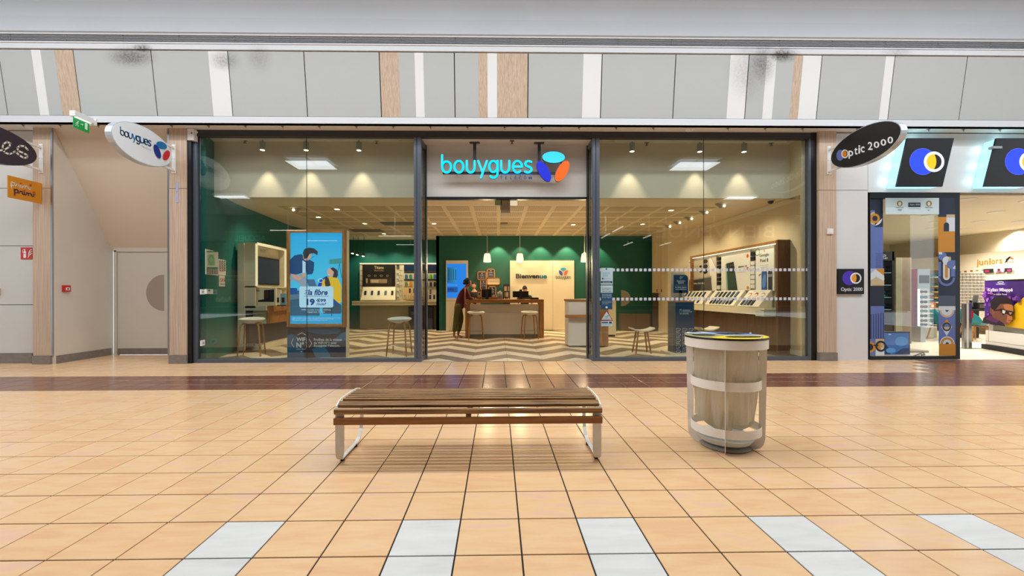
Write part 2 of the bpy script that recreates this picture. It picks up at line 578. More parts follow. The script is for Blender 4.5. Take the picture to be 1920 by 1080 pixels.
SP = [(at(245, 106, FT), (.55, .22), .75), (at(268, 92, FT), (.25, .10), .9), (at(420, 112, FT), (.35, .22), .5), (at(485, 108, FT), (.3, .3), .3),
      (at(1430, 118, FT), (.35, .5), .62), (at(1405, 130, FT), (.5, .7), .3), (at(1465, 104, FT), (.4, .16), .95), (at(1680, 100, FT), (.4, .1), .3)]
SP = [(p, s, a) for p, s, a in SP]
soot(M_fgrey, (176, 178, 176), SP); soot(M_fwhite, (222, 222, 221), SP)
M_trimw = bpy.data.materials.new('white_trim'); soot(M_trimw, (206, 208, 211), SP, 0.4)
ZB, ZT = 4.555, 5.655
segs = [(-286, -269, 1, 'g'), (-143, -129, 1, 'g'), (0, 11, 1, 'g'), (58, 75, 0, 'w'), (75, 93, 0, 'g'), (102, 117, 0, 'o'), (137, 152, 1, 'g'), (282, 296, 1, 'g'), (389, 401, 0, 'w'),
        (426, 437, 1, 'g'), (569, 577, 1, 'g'), (711, 715, 1, 'o'), (748, 750, 0, 'g'), (777, 780, 0, 'w'), (794, 796, 0, 'g'), (852, 853, 1, 'g'),
        (897, 898, 0, 'o'), (914, 914, 0, 'w'), (932, 932, 0, 'o'), (990, 990, 1, 'g'), (1094, 1091, 0, 'w'), (1129, 1126, 1, 'g'), (1268, 1261, 1, 'g'),
        (1370, 1362, 0, 'w'), (1405, 1396, 1, 'g'), (1437, 1430, 0, 'w'), (1455, 1449, 0, 'g'), (1490, 1480, 0, 'o'), (1507, 1495, 0, 'w'), (1542, 1530, 1, 'g'),
        (1661, 1648, 0, 'w'), (1679, 1664, 1, 'g'), (1815, 1797, 1, 'g'), (1952, 1930, 1, 'g'), (2090, 2065, 1, 'g'), (2230, 2200, 1, None)]
SX = [((at(a, 105, FT).x + at(b, 222, FB).x)/2, s, k) for a, b, s, k in segs]
bk = MB(mat('fascia_backing', (48, 46, 42), 0.7))
bk.prism([(-13, FB+.03, ZB-.01), (16, FB+.03, ZB-.01), (16, FT+.03, ZT+.02), (-13, FT+.03, ZT+.02)], (0, .06, 0))
fascia = bk.build('wall_front', kind='structure', org=(0, FB, ZB))
PM = {'g': M_fgrey, 'w': M_fwhite, 'o': M_pale}
for (x0, s0, k), (x1, s1, _k) in zip(SX[:-1], SX[1:]):
    a = x0 + (.009 if s0 else .0006); b = x1 - (.009 if s1 else .0006)
    p = MB(PM[k]); p.prism([(a, FB, ZB), (b, FB, ZB), (b, FT, ZT), (a, FT, ZT)], (0, .022, 0))
    p.build('panel', fascia)
tr = MB(M_trimw); tr.box(-13, 16, FB-.012, FB+.10, 4.425, ZB-.012); tr.build('trim_1', kind='structure')
tr = MB(M_trimw); tr.box(-13, 16, FT-.03, FT+.08, ZT+.012, ZT+.105); tr.box(-13, 16, FT-.045, FT+.08, ZT+.105, ZT+.125); tr.build('trim_2', kind='structure')
so = MB(mat('soffit_paint', (214, 208, 200), 0.6)); so.box(-13, 16, FB+.0, 8.32, 4.425, 4.50); so.build('ceiling_soffit', kind='structure')
# slotted air grille above the ledge
VG = thing('air_grille', 'long dark slotted air grille running above the panelled fascia', 'grille', (0, FT, ZT+.13))
g = MB(M_blk2); g.box(-13, 16, FT+.03, FT+.06, ZT+.127, ZT+.262); g.build('back_box', VG)
for k in range(5):
    z = ZT+.138+k*.0245
    g = MB(mat('grille_slat', (158, 158, 162), 0.4, metal=.3)); g.box(-13, 16, FT-.02, FT+.02, z, z+.0085); g.build('slat', VG)
g = MB(M_trimw); g.box(-13, 16, FT-.035, FT+.03, ZT+.262, ZT+.285); g.build('top_rail', VG)
for i in range(25):
    x = -11.6 + i*.985
    g = MB(M_blk2); g.box(x, x+.012, FT-.015, FT+.03, ZT+.127, ZT+.262); g.build('bracket', VG)
# bulkhead above the grille, curving away to the mall ceiling
bh = MB(mat('bulkhead_paint', (190, 195, 202), 0.42, noise=.05, scale=.5))
pr = [(FT-.03, ZT+.285)] + [(FT-.06-.5*(1-math.cos(t*PI/2/8)), ZT+.3+1.3*math.sin(t*PI/2/8)) for t in range(9)]
for (ya, za), (yb, zb) in zip(pr[:-1], pr[1:]): bh.face([(-13, ya, za), (16, ya, za), (16, yb, zb), (-13, yb, zb)])
bh.build('ceiling', smooth=True, kind='structure', org=(0, FT, ZT+.3))
# ceiling of the mall with its skylights, seen only mirrored in the shop windows
mc = MB(mat('mall_ceiling_paint', (104, 102, 96), 0.7))
YS = [(-13.0, -10.8), (-5.4, -3.2)]
mc.box(-16, 16, 4.4, 7.3, 7.02, 7.1); mc.box(-16, 16, -3.0, 3.4, 7.02, 7.1)
mc.build('ceiling_mall', kind='structure')
hc = MB(mat('hall_ceiling_dark', (74, 80, 84), 0.8)); hc.box(-30, 30, -30, -3.0, 6.95, 7.05); hc.build('ceiling_hall', kind='structure')
SKY = glow((214, 232, 255), 1.6)
for i, (x, y) in enumerate(ROOFLIGHTS):
    s = thing('skylight', 'rooflight glowing with daylight, reflected in the shop windows', 'skylight', (x, y, 6.9), 'rooflights mirrored in the shop glass')
    z = 7.0 if y > -3 else 6.93
    p = MB(SKY); p.box(x-.85, x+.85, y-.6, y+.6, z-.02, z); p.build('glazing', s)
    p = MB(M_white)
    for dx in (-.88, 0, .88): p.box(x+dx-.03, x+dx+.03, y-.63, y+.63, z-.06, z-.021)
    for dy in (-.62, .62): p.box(x-.88, x+.88, y+dy-.03, y+dy+.03, z-.06, z-.021)
    p.build('frame', s)
# hall opposite: portal wall, back wall, lamps and signs
hw = MB(mat('hall_wall', (58, 66, 70), 0.8)); hw.box(-30, 30, -30.2, -30, 0, 7); hw.box(-30.2, -30, -30, -14, 0, 7); hw.box(30, 30.2, -30, -14, 0, 7); hw.build('wall_hall', kind='structure')
hf = MB(mat('hall_floor', (150, 148, 142), 0.5)); hf.box(-30, 30, -30, -14, -.1, -.005); hf.build('floor_hall', kind='structure')
hp = MB(mat('hall_beam', (92, 98, 100), 0.7)); hp.box(-30, 30, -14.4, -14, 5.2, 7); hp.box(-30, 30, -8.2, -8.05, 5.9, 6.95)
hp.build('wall_portal', kind='structure')
TUBE = glow((255, 244, 225), 4.0)
for i in range(16):
    x = [4.6, 7.4, 10.4, 13.4][i % 4] if i < 12 else [-13, -7, -13, -7][i-12]; y = [-9.5, -12.4, -17][i//4] if i < 12 else -10-(i-12)*2.5
    p = MB(TUBE)
    if i < 12: p.box(x-.03, x+.03, y-1.1, y+1.1, 5.25, 5.3)
    else: p.box(x-1.1, x+1.1, y-.03, y+.03, 5.25, 5.3)
    p.box(x-.04, x+.04, y-.04, y+.04, 5.3, 6.9, M_white)
    p.build('strip_light', label='slim hanging strip light reflected as a white streak in the shop glass', cat='light', group='strip lights mirrored in the shop glass')


def mirror_sign(name, label, px0, py0, px1, py1, Yr, board, ink_, words):
    """a board on the far side of the mall, placed where its mirror image shows in the glass line"""
    V = 2*G - Yr
    a, b = at(px0, py1, V), at(px1, py0, V)
    t = thing(name, label, 'sign', ((a.x+b.x)/2, Yr, a.z))
    p = MB(board); p.box(a.x, b.x, Yr-.08, Yr, a.z, b.z); p.build('board', t)
    ar = Art(lambda u, v: (lambda q: Vector((q.x, Yr, q.z)))(at(u, v, V)), (0, 1, 0), .004)
    for s, u0, v0, u1, v1 in words: ar.text(s, u1, v0, u0, v1, ink_, .01)
    ar.build('lettering', t)


mirror_sign('welcome_sign', 'brown banner sign across the mall mirrored backwards in right shop window', 1222, 419, 1457, 449, -6.3, mat('sign_brown', (150, 92, 62), .6), mat('sign_letter', (226, 214, 196), .6), [('BIENVENUE', 1230, 422, 1452, 446)])
mirror_sign('reception_sign', 'dark curved reception sign across the mall mirrored in left shop window', 424, 437, 552, 466, -6.3, M_blk2, mat('sign_letter_green', (120, 190, 170), .6), [('ACCUEIL', 440, 441, 499, 452)])
mirror_sign('slogan_board', 'red brown slogan board across the mall mirrored in left shop window', 405, 506, 480, 567, -6.3, mat('sign_red', (110, 48, 42), .6), mat('sign_pale', (214, 190, 184), .6),
            [('Ne changez rien,', 422, 515, 477, 520), ('on change tout.', 424, 522, 477, 528), ('Auchan', 405, 556, 434, 565)])

# ---------------------------------------------------------------- wall panels at far left
wl = MB(mat('wall_backing', (120, 118, 114), .7)); xL = at(62, 500, 8.08).x
wl.box(-13, xL, 8.10, 8.2, 0, 4.425)
walll = wl.build('wall_left', kind='structure', org=(-10, 8.1, 0))
zs = [at(30, y, 8.08).z for y in (663, 571.5, 461, 353, 245)]
for z0, z1 in zip(zs[:-1], zs[1:]):
    for xa, xb in ((-12.2, -10.9), (-10.89, xL)):
        p = MB(M_paint); p.box(xa+.004, xb-.004, 8.08, 8.1, z0+.006, z1-.006); p.build('panel', walll)
p = MB(M_paint); p.box(-12.2, xL, 8.085, 8.1, zs[-1]+.012, 4.425); p.build('panel', walll)
p = MB(M_stone); p.box(-13, xL, 8.05, 8.1, 0, zs[0]-.004); p.build('baseboard_left', kind='structure')


def pillar(x0, x1, side, n):
    r = thing('column_%d' % n, None, None, ((x0+x1)/2, PF+.05, 0)); tag(r, kind='structure')
    zj = at(80, 353, PF).z
    for za, zb in ((.16, zj-.004), (zj+.004, 4.425)):
        p = MB(M_pale); p.box(x0, x1, PF, PF+.06, za, zb); p.build('panel', r)
    p = MB(M_stone); p.box(x0-.005, x1+.005, PF-.02, PF+.06, 0, .157); p.build('base_block', r)
    if side:
        p = MB(M_steel); xs = x1 if side > 0 else x0
        p.box(xs if side > 0 else xs-.035, xs+.035 if side > 0 else xs, PF-.002, PF+.03, .16, 4.425); p.build('edge_strip', r)


P1 = (at(62, 500, PF).x, at(95, 500, PF).x); P2 = (at(317.5, 500, PF).x, at(350, 500, PF).x); P3 = (at(1536, 500, PF).x, at(1568.5, 500, PF).x)
pillar(P1[0], P1[1], 1, 1); pillar(P2[0], P2[1], -1, 2); pillar(P3[0], P3[1], 0, 3)
# niche under a stair: side wall, sloping soffit, door
M_niche = mat('niche_paint', (206, 196, 182), 0.6, noise=.03, scale=2)
nx0 = P1[1]+.036; nx1 = P2[0]-.02; YB = 9.12
zf, zb_ = 4.425, at(260, 470, YB).z
p = MB(M_niche)
p.prism([(nx0, PF+.02, 0), (nx0, YB+.05, 0), (nx0, YB+.05, zb_), (nx0, PF+.02, zf)], (-.08, 0, 0))
p.build('wall_niche_left', kind='structure')
p = MB(M_niche); p.prism([(nx1, PF+.07, 0), (nx1, YB+.05, 0), (nx1, YB+.05, zb_), (nx1, PF+.07, zf)], (.08, 0, 0)); p.build('wall_niche_right', kind='structure')
p = MB(mat('niche_soffit_paint', (214, 200, 184), .6)); p.prism([(nx0-.05, PF+.03, zf), (nx1+.05, PF+.03, zf), (nx1+.05, YB+.02, zb_), (nx0-.05, YB+.02, zb_)], (0, .1, .08)); p.build('ceiling_niche', kind='structure')
d = thing('door_1', None, None, (-7.3, YB, 0)); tag(d, kind='structure')
dxa, dxb = at(220, 560, YB).x, nx1
p = MB(mat('door_leaf', (205, 198, 186), .5)); p.box(dxa+.01, dxb-.06, YB, YB+.05, .14, zb_-.03); p.build('door_leaf', d)
p = MB(M_stone); p.box(dxa+.01, dxb-.06, YB-.004, YB+.05, .012, .136); p.build('kick_plate', d)
p = MB(M_niche); p.box(dxa-.06, dxa, YB-.02, YB+.06, 0, zb_); p.box(dxa-.06, dxb, YB-.02, YB+.06, zb_-.025, zb_+.06); p.box(dxb-.055, dxb, YB-.02, YB+.06, 0, zb_); p.build('door_frame', d)
ar = Art(lambda u, v: at(u, v, YB), (0, -1, 0)); ar.ell(308, 549, 34, 34, mat('door_disc', (160, 146, 138), .5), a0=90, a1=270); ar.build('half_disc', d)
p = MB(M_stone); p.box(nx0-.01, nx0+.012, PF+.06, YB, 0, .15); p.build('baseboard_niche', kind='structure')
# black jamb strips beside the shopfront and white wall of the optician
for k, (a, b) in enumerate(((350.5, 361), (1526, 1536))):
    p = MB(M_black); p.box(at(a, 500, PF).x-(.1 if k == 0 else 0), at(b, 500, G if k else PF+.05).x+(.1 if k else 0), PF+.02 if k == 0 else PF+.065, G+.1 if k else G-.055, 0, 4.425); p.build('trim_%d' % (3+k), kind='structure')

# ---------------------------------------------------------------- shopfront glazing
X = lambda px, y=G-.03: at(px, 500, y).x
zA, zBm, zC = 4.425, at(960, 258.5, G-.03).z, at(900, 671, G-.03).z


def win(n, pxs, panes, x_out0, x_out1):
    w = thing('window_%d' % n, None, None, ((x_out0+x_out1)/2, G, 0)); tag(w, kind='structure')
    p = MB(M_framed); p.box(x_out0, x_out1, G-.05, G+.05, zBm, zA); p.build('frame', w, bevel=.004)
    p = MB(M_frame); p.box(x_out0, x_out1, G-.05, G+.05, 0.0, zC); p.build('frame', w, bevel=.004)
    for a, b in pxs:
        p = MB(M_frame); p.box(a, b, G-.052, G+.05, zC, zBm); p.build('frame', w, bevel=.004)
    for a, b in panes:
        p = MB(M_glass); p.box(a, b, G-.006, G+.006, zC, zBm); p.build('pane', w)
    return w


w1 = win(1, [(X(360), X(370.5)), (X(776.5), X(781.5)), (X(782.5), X(790))], [(X(370.5), X(574)-.003), (X(574)+.003, X(776.5))], X(360), X(790))
w2 = win(2, [(X(1110.5), X(1116.5)), (X(1117.5), X(1124)), (X(1515.5), X(1526.5))], [(X(1124), X(1321)-.003), (X(1321)+.003, X(1515.5))], X(1110.5), X(1526.5))
for w, px in ((w1, 574), (w2, 1321)):
    p = MB(M_blk2); p.box(X(px)-.003, X(px)+.003, G-.007, G+.007, zC, zBm); p.build('joint', w)
M_dec = mat('frosted_square', (196, 198, 212), .6)
for v in (506, 560.5):
    p = MB(M_dec); z = at(1320, v, G).z
    xa, xb = X(1124, G)+.02, X(1515.5, G)-.01; n = 47
    for i in range(n):
        x = xa + (xb-xa)*i/(n-1)-.015; p.box(x-.027, x+.027, G-.0095, G-.0065, z-.027, z+.027)
    p.build('safety_marking', w2, kind='stuff')
# recessed entrance: head rail, side lights, sign bulkhead, door track
RY = 8.46
ent = thing('door_2', None, None, (0, G, 0)); tag(ent, kind='structure')
p = MB(M_framed); p.box(X(790), X(1110.5), G-.05, G+.05, zBm, zA); p.build('frame', ent, bevel=.004)
for sgn, xa, xb in ((1, X(790), at(801, 500, RY).x), (-1, X(1110.5), at(1099.5, 500, RY).x)):
    p = MB(M_frame)
    p.box(xb-.03 if sgn > 0 else xb, xb if sgn > 0 else xb+.03, RY-.04, RY+.04, 0, 4.3); p.build('door_post', ent)
    p = MB(M_frame); q = [(xa, G+.05), (xb-.02*sgn, RY-.04)]
    p.prism([(q[0][0], q[0][1], 0), (q[1][0], q[1][1], 0), (q[1][0], q[1][1], .09), (q[0][0], q[0][1], .09)], (-.05*sgn, 0, 0))
    p.prism([(q[0][0], q[0][1], 4.18), (q[1][0], q[1][1], 4.18), (q[1][0], q[1][1], 4.3), (q[0][0], q[0][1], 4.3)], (-.05*sgn, 0, 0)); p.build('side_rail', ent)
    p = MB(M_glass); p.prism([(q[0][0]-.02*sgn, q[0][1], .09), (q[1][0]-.02*sgn, q[1][1], .09), (q[1][0]-.02*sgn, q[1][1], 4.18), (q[0][0]-.02*sgn, q[0][1], 4.18)], (-.01*sgn, 0, 0)); p.build('side_pane', ent)
    p = MB(M_black); xm = (q[0][0]+q[1][0])/2
    p.box(q[1][0]-.012, q[1][0]+.012, RY-.1, RY-.045, .09, 4.2); p.build('seal', ent)
XE0, XE1 = at(800, 500, RY).x, at(1100, 500, RY).x
p = MB(M_black); p.box(XE0, XE1, RY-.06, RY+.06, at(950, 374.5, RY).z, at(950, 370.5, RY).z); p.build('door_track', ent)
# front bulkhead right across the shop, and ceiling of the front zone
zK = at(950, 370.5, RY).z; zKs = 3.25
M_bulk = mat('bulkhead_cream', (214, 202, 182), .6)
M_bulkw = mat('bulkhead_white', (208, 202, 196), .6)
p = MB(M_bulkw); p.box(XE0, XE1, RY, RY+.08, zK, 4.33); p.build('wall_entrance_head', kind='structure')
p = MB(M_bulk); p.box(-5.95, XE0, RY, RY+.08, zKs, 4.42); p.box(XE1, 6.1, RY, RY+.08, zKs, 4.42); p.build('wall_bulkhead', kind='structure')
p = MB(M_bulkw); p.box(XE0-.05, XE1+.05, G+.05, RY+.08, 4.3, 4.4); p.build('ceiling_entrance', kind='structure')
p = MB(M_bulk); p.box(-6, XE0-.05, G+.05, RY+.08, 4.36, 4.42); p.box(XE1+.05, 6.1, G+.05, RY+.08, 4.36, 4.42); p.build('ceiling_front', kind='structure')

# ================================================================ mall: soffit hooks, signs, bench, bin
hk = MB(mat('zinc_hook', (120, 108, 96), .4, metal=.6))
hk.tube([(0, 0, .03), (0, 0, 0), (.012, 0, -.012), (.018, 0, -.002)], .005, 5); hk.box(-.02, .02, -.012, .012, .018, .03)
h0 = hk.build('ceiling_hook', org=(0, 0, 0))
hx = [(46, 235), (117, 236), (187, 236)] + [(325+69*k, 237+k*.45) for k in range(18)] + [(1604, 243), (1736, 244), (1802, 244), (1868, 245)]
for i, (px, py) in enumerate(hx):
    o = h0 if i == 0 else h0.copy()
    if i: COL.objects.link(o)
    q = at_z(px, py, 4.425); o.location = (q.x, 7.82, 4.397)
    tag(o, 'tiny metal hook under the soffit, %s of 25 from the left end' % ['first', 'second', 'third', 'fourth', 'fifth', 'sixth', 'seventh', 'eighth', 'ninth', 'tenth', 'eleventh', 'twelfth', 'thirteenth', 'fourteenth', 'fifteenth', 'sixteenth', 'seventeenth', 'eighteenth', 'nineteenth', 'twentieth', 'twenty-first', 'twenty-second', 'twenty-third', 'twenty-fourth', 'last'][i], 'hook', 'row of soffit hooks')
q = at(1293, 243, 7.88); p = MB(M_white); p.lathe([(.0, -.035), (.05, -.035), (.075, -.02), (.08, 0)], (q.x, 7.88, 4.425), 20)
p.build('smoke_detector', smooth=True, label='round white disc detector on the soffit above the right window', cat='detector')

M_signw = mat('sign_white', (222, 226, 230), .35)
M_rim = mat('sign_rim', (196, 204, 214), .3, metal=.4)
BLUE_T, BLUE_D, RED_T = ink((10, 108, 168)), ink((18, 42, 132)), ink((196, 30, 38))


def blade_oval(name, label, X0, face_dir, y0, y1, zc, hz, facem, rimm, brk):
    """oval plate standing out from the column, in a plane of constant X"""
    t = thing(name, label, 'sign', (X0, PF, zc))
    yc, hy = (y0+y1)/2, (y1-y0)/2; n = 40
    ring = [(yc+hy*math.cos(2*PI*i/n), zc+hz*math.sin(2*PI*i/n)) for i in range(n)]
    p = MB(rimm); p.prism([(X0-.05, y, z) for y, z in ring], (.10, 0, 0)); p.build('case', t)
    xf = X0 + face_dir*.05
    rr = [(yc+(hy-.012)*math.cos(2*PI*i/n), zc+(hz-.012)*math.sin(2*PI*i/n)) for i in range(n)]
    p = MB(facem); p.prism([(xf, y, z) for y, z in rr], (face_dir*.006, 0, 0)); p.build('face', t)
    p = MB(M_white); bx = X0
    p.box(bx-.035, bx+.035, PF-.012, PF, zc-.27, zc+.27); p.build('wall_plate', t)
    for dz in (.21, -.21):
        p = MB(M_white); p.box(bx-.02, bx+.02, y1-.32, PF-.01, zc+dz-.018, zc+dz+.018); p.build('bracket_arm', t)
    for dz in (.24, 0, -.24):
        for dx in (-.02, .02):
            p = MB(M_steel); p.cyl((bx+dx, PF-.016, zc+dz), (bx+dx, PF-.011, zc+dz), .006, n=8); p.build('screw', t)
    return t, xf + face_dir*.0065


# telecom oval
XB = at(326, 290, PF).x
s1, xf = blade_oval('oval_blade_sign', 'white oval blade sign with blue lettering beside the niche', XB, 1, at_x(202, 250, XB).y, 7.83, 3.845, .32, M_signw, M_rim, None)
Ps = lambda u, v: (lambda q: Vector((xf, q.y, q.z)))(at_x(u, v, xf))
ar = Art(Ps, (1, 0, 0), .0005)


def letters_on(ar, m, w, x0, x1, yb0, yb1, xh0, xh1, boxes=None):
    bx = [(0, .098), (.11, .205), (.218, .305), (.32, .412), (.416, .506), (.52, .61), (.625, .72), (.725, .8)]
    bx = boxes or [(a/.8, b/.8) for a, b in bx]
    for ch, sts in text_strokes('bouygues', bx):
        for st in sts:
            pts = []
            for x, y in st:
                u = x0+(x1-x0)*x; yb = yb0+(yb1-yb0)*x; xh = xh0+(xh1-xh0)*x
                pts.append((u, yb - y*xh))
            ar.line(pts, w, m)


letters_on(ar, BLUE_T, 1.9, 225.8, 282.5, 252.5, 274.5, 9.8, 10.0)
for i, ch in enumerate('TELECOM'):
    x = 264.5+i*2.7; y = 272.6+i*1.25
    ar.text(ch, x, y, x+1.7, y+2.9, BLUE_T)
ar.ell(302, 272.5, 10.6, 6.4, BLUE_T, .45); ar.ell(293.8, 284, 5.2, 14.2, BLUE_D, -.36); ar.ell(311, 291.3, 6.0, 9.9, RED_T, .38)
ar.build('lettering', s1)
# dark oval at the far left
XV = at(77.5, 290, PF).x
s0, xf0 = blade_oval('oval_blade_sign', 'dark purple oval blade sign with cream script beside the white panels', XV, 1, 6.42, 7.82, 3.845, .32, mat('sign_aubergine', (48, 38, 50), .5), mat('rim_dark', (90, 84, 92), .4), None)
P0 = lambda u, v: (lambda q: Vector((xf0, q.y, q.z)))(at_x(u, v, xf0))
ar = Art(P0, (1, 0, 0), .0005); CR = ink((222, 212, 202))
ec = [(-14, 279), (-4, 282.5), (8, 281), (17, 275.5), (19.5, 269), (13, 266), (6, 270), (4.5, 278), (9, 286), (17, 289), (24, 287), (27, 284)]
ar.line(ec, 3.2, CR)
ar.line([(27, 284), (36, 277), (45, 276), (52, 281)], .1, CR)
ar.line([(52, 281), (46, 274.5), (37, 273), (32, 277), (34, 283), (44, 287), (51, 291), (51, 295.5), (44, 296), (36, 291), (30, 285.5), (27, 284)], 3.2, CR)
ar.build('lettering', s0)
# optician oval, near end on the right
XO = at(1554, 290, PF).x
yo = at_x(1696, 262, XO).y
s2, xf2 = blade_oval('oval_blade_sign', 'black oval blade sign with white lettering and two-tone disc', XO, -1, yo, 7.83, 3.86, .325, M_blk2, M_rim, None)
P2s = lambda u, v: (lambda q: Vector((xf2, q.y, q.z)))(at_x(u, v, xf2))
ar = Art(P2s, (-1, 0, 0), .0005); WH = ink((232, 232, 234)); OR = ink((216, 130, 22)); LB = ink((96, 112, 180))


def word_run(ar, s, x0, yb0, x1, yb1, h0, h1, m, widths, bold=.02):
    """letters laid one by one along a sloping base line"""
    tot = sum(widths); x = 0
    for ch, w in zip(s, widths):
        t0 = x/tot; t1 = (x+w*.82)/tot; x += w
        if ch == ' ': continue
        tm = (t0+t1)/2; yb = yb0+(yb1-yb0)*tm; h = h0+(h1-h0)*tm
        k = {'p': (1.0, -.42), 't': (1.25, 0), 'i': (1.42, 0), 'O': (1.35, 0), '2': (1.3, 0), 'j': (1.4, -.42)}.get(ch, (1.0, 0))
        ar.text(ch, x0+(x1-x0)*t0, yb-h*k[0], x0+(x1-x0)*t1, yb-h*k[1], m, bold)
    return ar


ar.ell(1575.5, 291, 7.2, 10.4, LB, .1); ar.ell(1583, 289, 4.4, 6.5, OR)
ar.ring(1584.3, 288.5, 6.6, 8.2, 1.9, WH)
ar.build('emblem', s2)
wds = [11, 7.5, 4.5, 9, 4.5, 11, 13, 13, 13]; run = 0
for ch, w_ in zip('ptic 2000', wds):
    if ch != ' ':
        ar = Art(P2s, (-1, 0, 0), .0005); f0, f1 = run/sum(wds), (run+w_)/sum(wds)
        word_run(ar, ch, 1591+86*f0, 294.5-28*f0, 1591+86*f1, 294.5-28*f1, 10.5+2.5*f0, 10.5+2.5*f1, WH, [w_]); ar.build('letter', s2)
    run += w_
# exit sign on the fascia
XE = at(177, 221, FB).x
es = thing('exit_sign', 'green and white running man exit sign jutting from the fascia', 'sign', (XE, FB, 4.3))
ya = at_x(135, 215, XE).y
p = MB(M_white); p.box(XE-.05, XE+.05, ya, FB-.06, 4.375, 4.475); p.build('lamp_case', es, bevel=.008)
p = MB(M_white); p.box(XE-.03, XE+.03, FB-.08, FB-.012, 4.38, 4.46); p.box(XE-.06, XE+.06, FB-.03, FB-.012, 4.36, 4.48); p.build('wall_bracket', es)
p = MB(glow((225, 255, 225), 1.6)); p.box(XE-.02, XE+.045, ya+.03, FB-.1, 4.366, 4.376); p.build('lamp_tube', es)
p = MB(mat('exit_green', (14, 138, 62), .35, emit=.25)); p.box(XE-.006, XE+.006, ya+.02, FB-.1, 4.19, 4.375); p.build('panel', es)
Pe = lambda u, v: (lambda q: Vector((XE+.006, q.y, q.z)))(at_x(u, v, XE+.006))
ar = Art(Pe, (1, 0, 0), .0006); WE = ink((220, 240, 226))
ar.ell(146.3, 228.2, 1.2, 1.4, WE); ar.line([(144.8, 229.8), (143.8, 233.2)], 1.9, WE); ar.line([(145, 230.4), (147.4, 231.6)], .8, WE); ar.line([(144.8, 230), (142, 230.2), (141.4, 232)], .8, WE)
ar.line([(144, 233.2), (146, 235), (146.2, 237.4)], .9, WE); ar.line([(143.8, 233.2), (142.6, 235.2), (140.8, 235)], .9, WE)
ar.line([(150.5, 232.6), (154, 233.6)], 1.0, WE, False); ar.poly([(153.6, 231.6), (156, 234.2), (153.6, 235.8)], WE)
ar.poly([(158.5, 230.2), (163.5, 231.6), (163.5, 244), (158.5, 242)], WE); ar.build('pictogram', es)
# orange shop plate
XP = at(80, 360, PF).x - .02
ps = thing('blade_sign', 'orange rectangular plate sign with playful white and purple words', 'sign', (XP, PF, 3.1))
pts = [at_x(14.3, 328.5, XP), at_x(79.3, 344.5, XP), at_x(79.3, 382, XP), at_x(14.5, 369.8, XP)]
zt, zb2, yn, yf = pts[0].z, pts[3].z, pts[0].y, pts[1].y
p = MB(mat('orange_plate', (206, 132, 22), .45)); p.box(XP-.008, XP+.008, yn, yf, zb2, zt); p.build('plate', ps)
p = MB(M_steel); p.box(XP-.012, XP+.012, yf-.02, PF, (zt+zb2)/2-.13, (zt+zb2)/2+.13); p.build('wall_bracket', ps)
Pp = lambda u, v: (lambda q: Vector((XP+.008, q.y, q.z)))(at_x(u, v, XP+.008))
ar = Art(Pp, (1, 0, 0), .0006); PW = ink((236, 228, 212)); PU = ink((62, 22, 78)); RR = ink((190, 50, 40))


def brush_word(ar, x0, y0, m):
    """p r i m, hand lettered, on a base line falling to the right"""
    k = .22; P = lambda x, y: (x0+x, y0+x*k+y)
    ar.line([P(0, -6.5), P(.6, 5)], 2.0, m); ar.line([P(.4, -5), P(4, -7), P(7, -4.5), P(6, -1), P(1, 0)], 1.8, m)
    ar.line([P(8, 0), P(11, -5.5), P(12.5, -4.5), P(14.5, -5), P(14.6, -1), P(17, 0)], 1.5, m)
    ar.line([P(18, -5), P(18, -1), P(20, 0)], 1.7, m); ar.line([P(21, 0), P(23, -5), P(26, -4.5), P(26, 0)], 1.6, m)
    ar.line([P(26, -3), P(29, -5.5), P(31.5, -3.5), P(32, -.4), P(36, -.5)], 1.6, m)
    ar.line([P(34, -4.6), P(36, -3), P(39, -4.8)], 1.1, m)
    ar.ell(*P(18.3, -7.5), 1.6, 1.6, RR); ar.ell(*P(35, -8.4), 1.2, 1.2, RR); ar.ell(*P(37.4, -8.8), 1.2, 1.2, RR); ar.ell(*P(36.3, -6.6), 1.2, 1.0, RR)


brush_word(ar, 20.5, 347.5, PW); brush_word(ar, 26.5, 361, PU); ar.build('lettering', ps)
# small plates and boxes
q = at(327.5, 360, PF)
for v0, v1, w in ((342, 359, 'upper'), (362.5, 380, 'lower')):
    a, b = at(330, v1, PF), at(334.8, v0, PF)
    p = MB(mat('lilac_plate', (166, 170, 204), .3)); p.box(a.x, b.x, PF-.006, PF, a.z, b.z)
    p.build('column_plate', label='small lilac plate on the wood column, the %s of two' % w, cat='plate')
a, b = at(40, 486, 8.08), at(61.5, 464, 8.08)
fs = thing('fire_sign', 'red square fire extinguisher sign on the white wall panel', 'sign', ((a.x+b.x)/2, 8.07, a.z))
p = MB(mat('fire_red', (192, 34, 34), .4)); p.box(a.x, b.x, 8.07, 8.079, a.z, b.z); p.build('plate', fs)
ar = Art(lambda u, v: at(u, v, 8.07), (0, -1, 0), .0006); WW = ink((236, 226, 222))
ar.rect(44, 471, 49, 483.5, WW, 1.2); ar.rect(45.5, 467, 47.5, 471.5, WW); ar.line([(47, 468), (43, 468.5), (42.6, 474)], .9, WW)
for k in range(3): ar.line([(53+k*.6, 483-k*4), (55.5+k*.4, 478-k*4.2), (60, 475-k*3.6)], 1.5, WW)
ar.rect(45, 475, 48, 476, mat('fire_red', (192, 34, 34), .4)); ar.build('pictogram', fs)
q = at_x(121, 541, nx0)
cp = thing('fire_call_point', 'small red fire alarm call point on the niche side wall', 'call point', (nx0, q.y, q.z))
a, b = at_x(115.5, 547, nx0), at_x(128.5, 535, nx0)
p = MB(mat('fire_red', (192, 34, 34), .4)); p.box(nx0, nx0+.05, a.y, b.y, a.z, b.z); p.build('case', cp, bevel=.006)
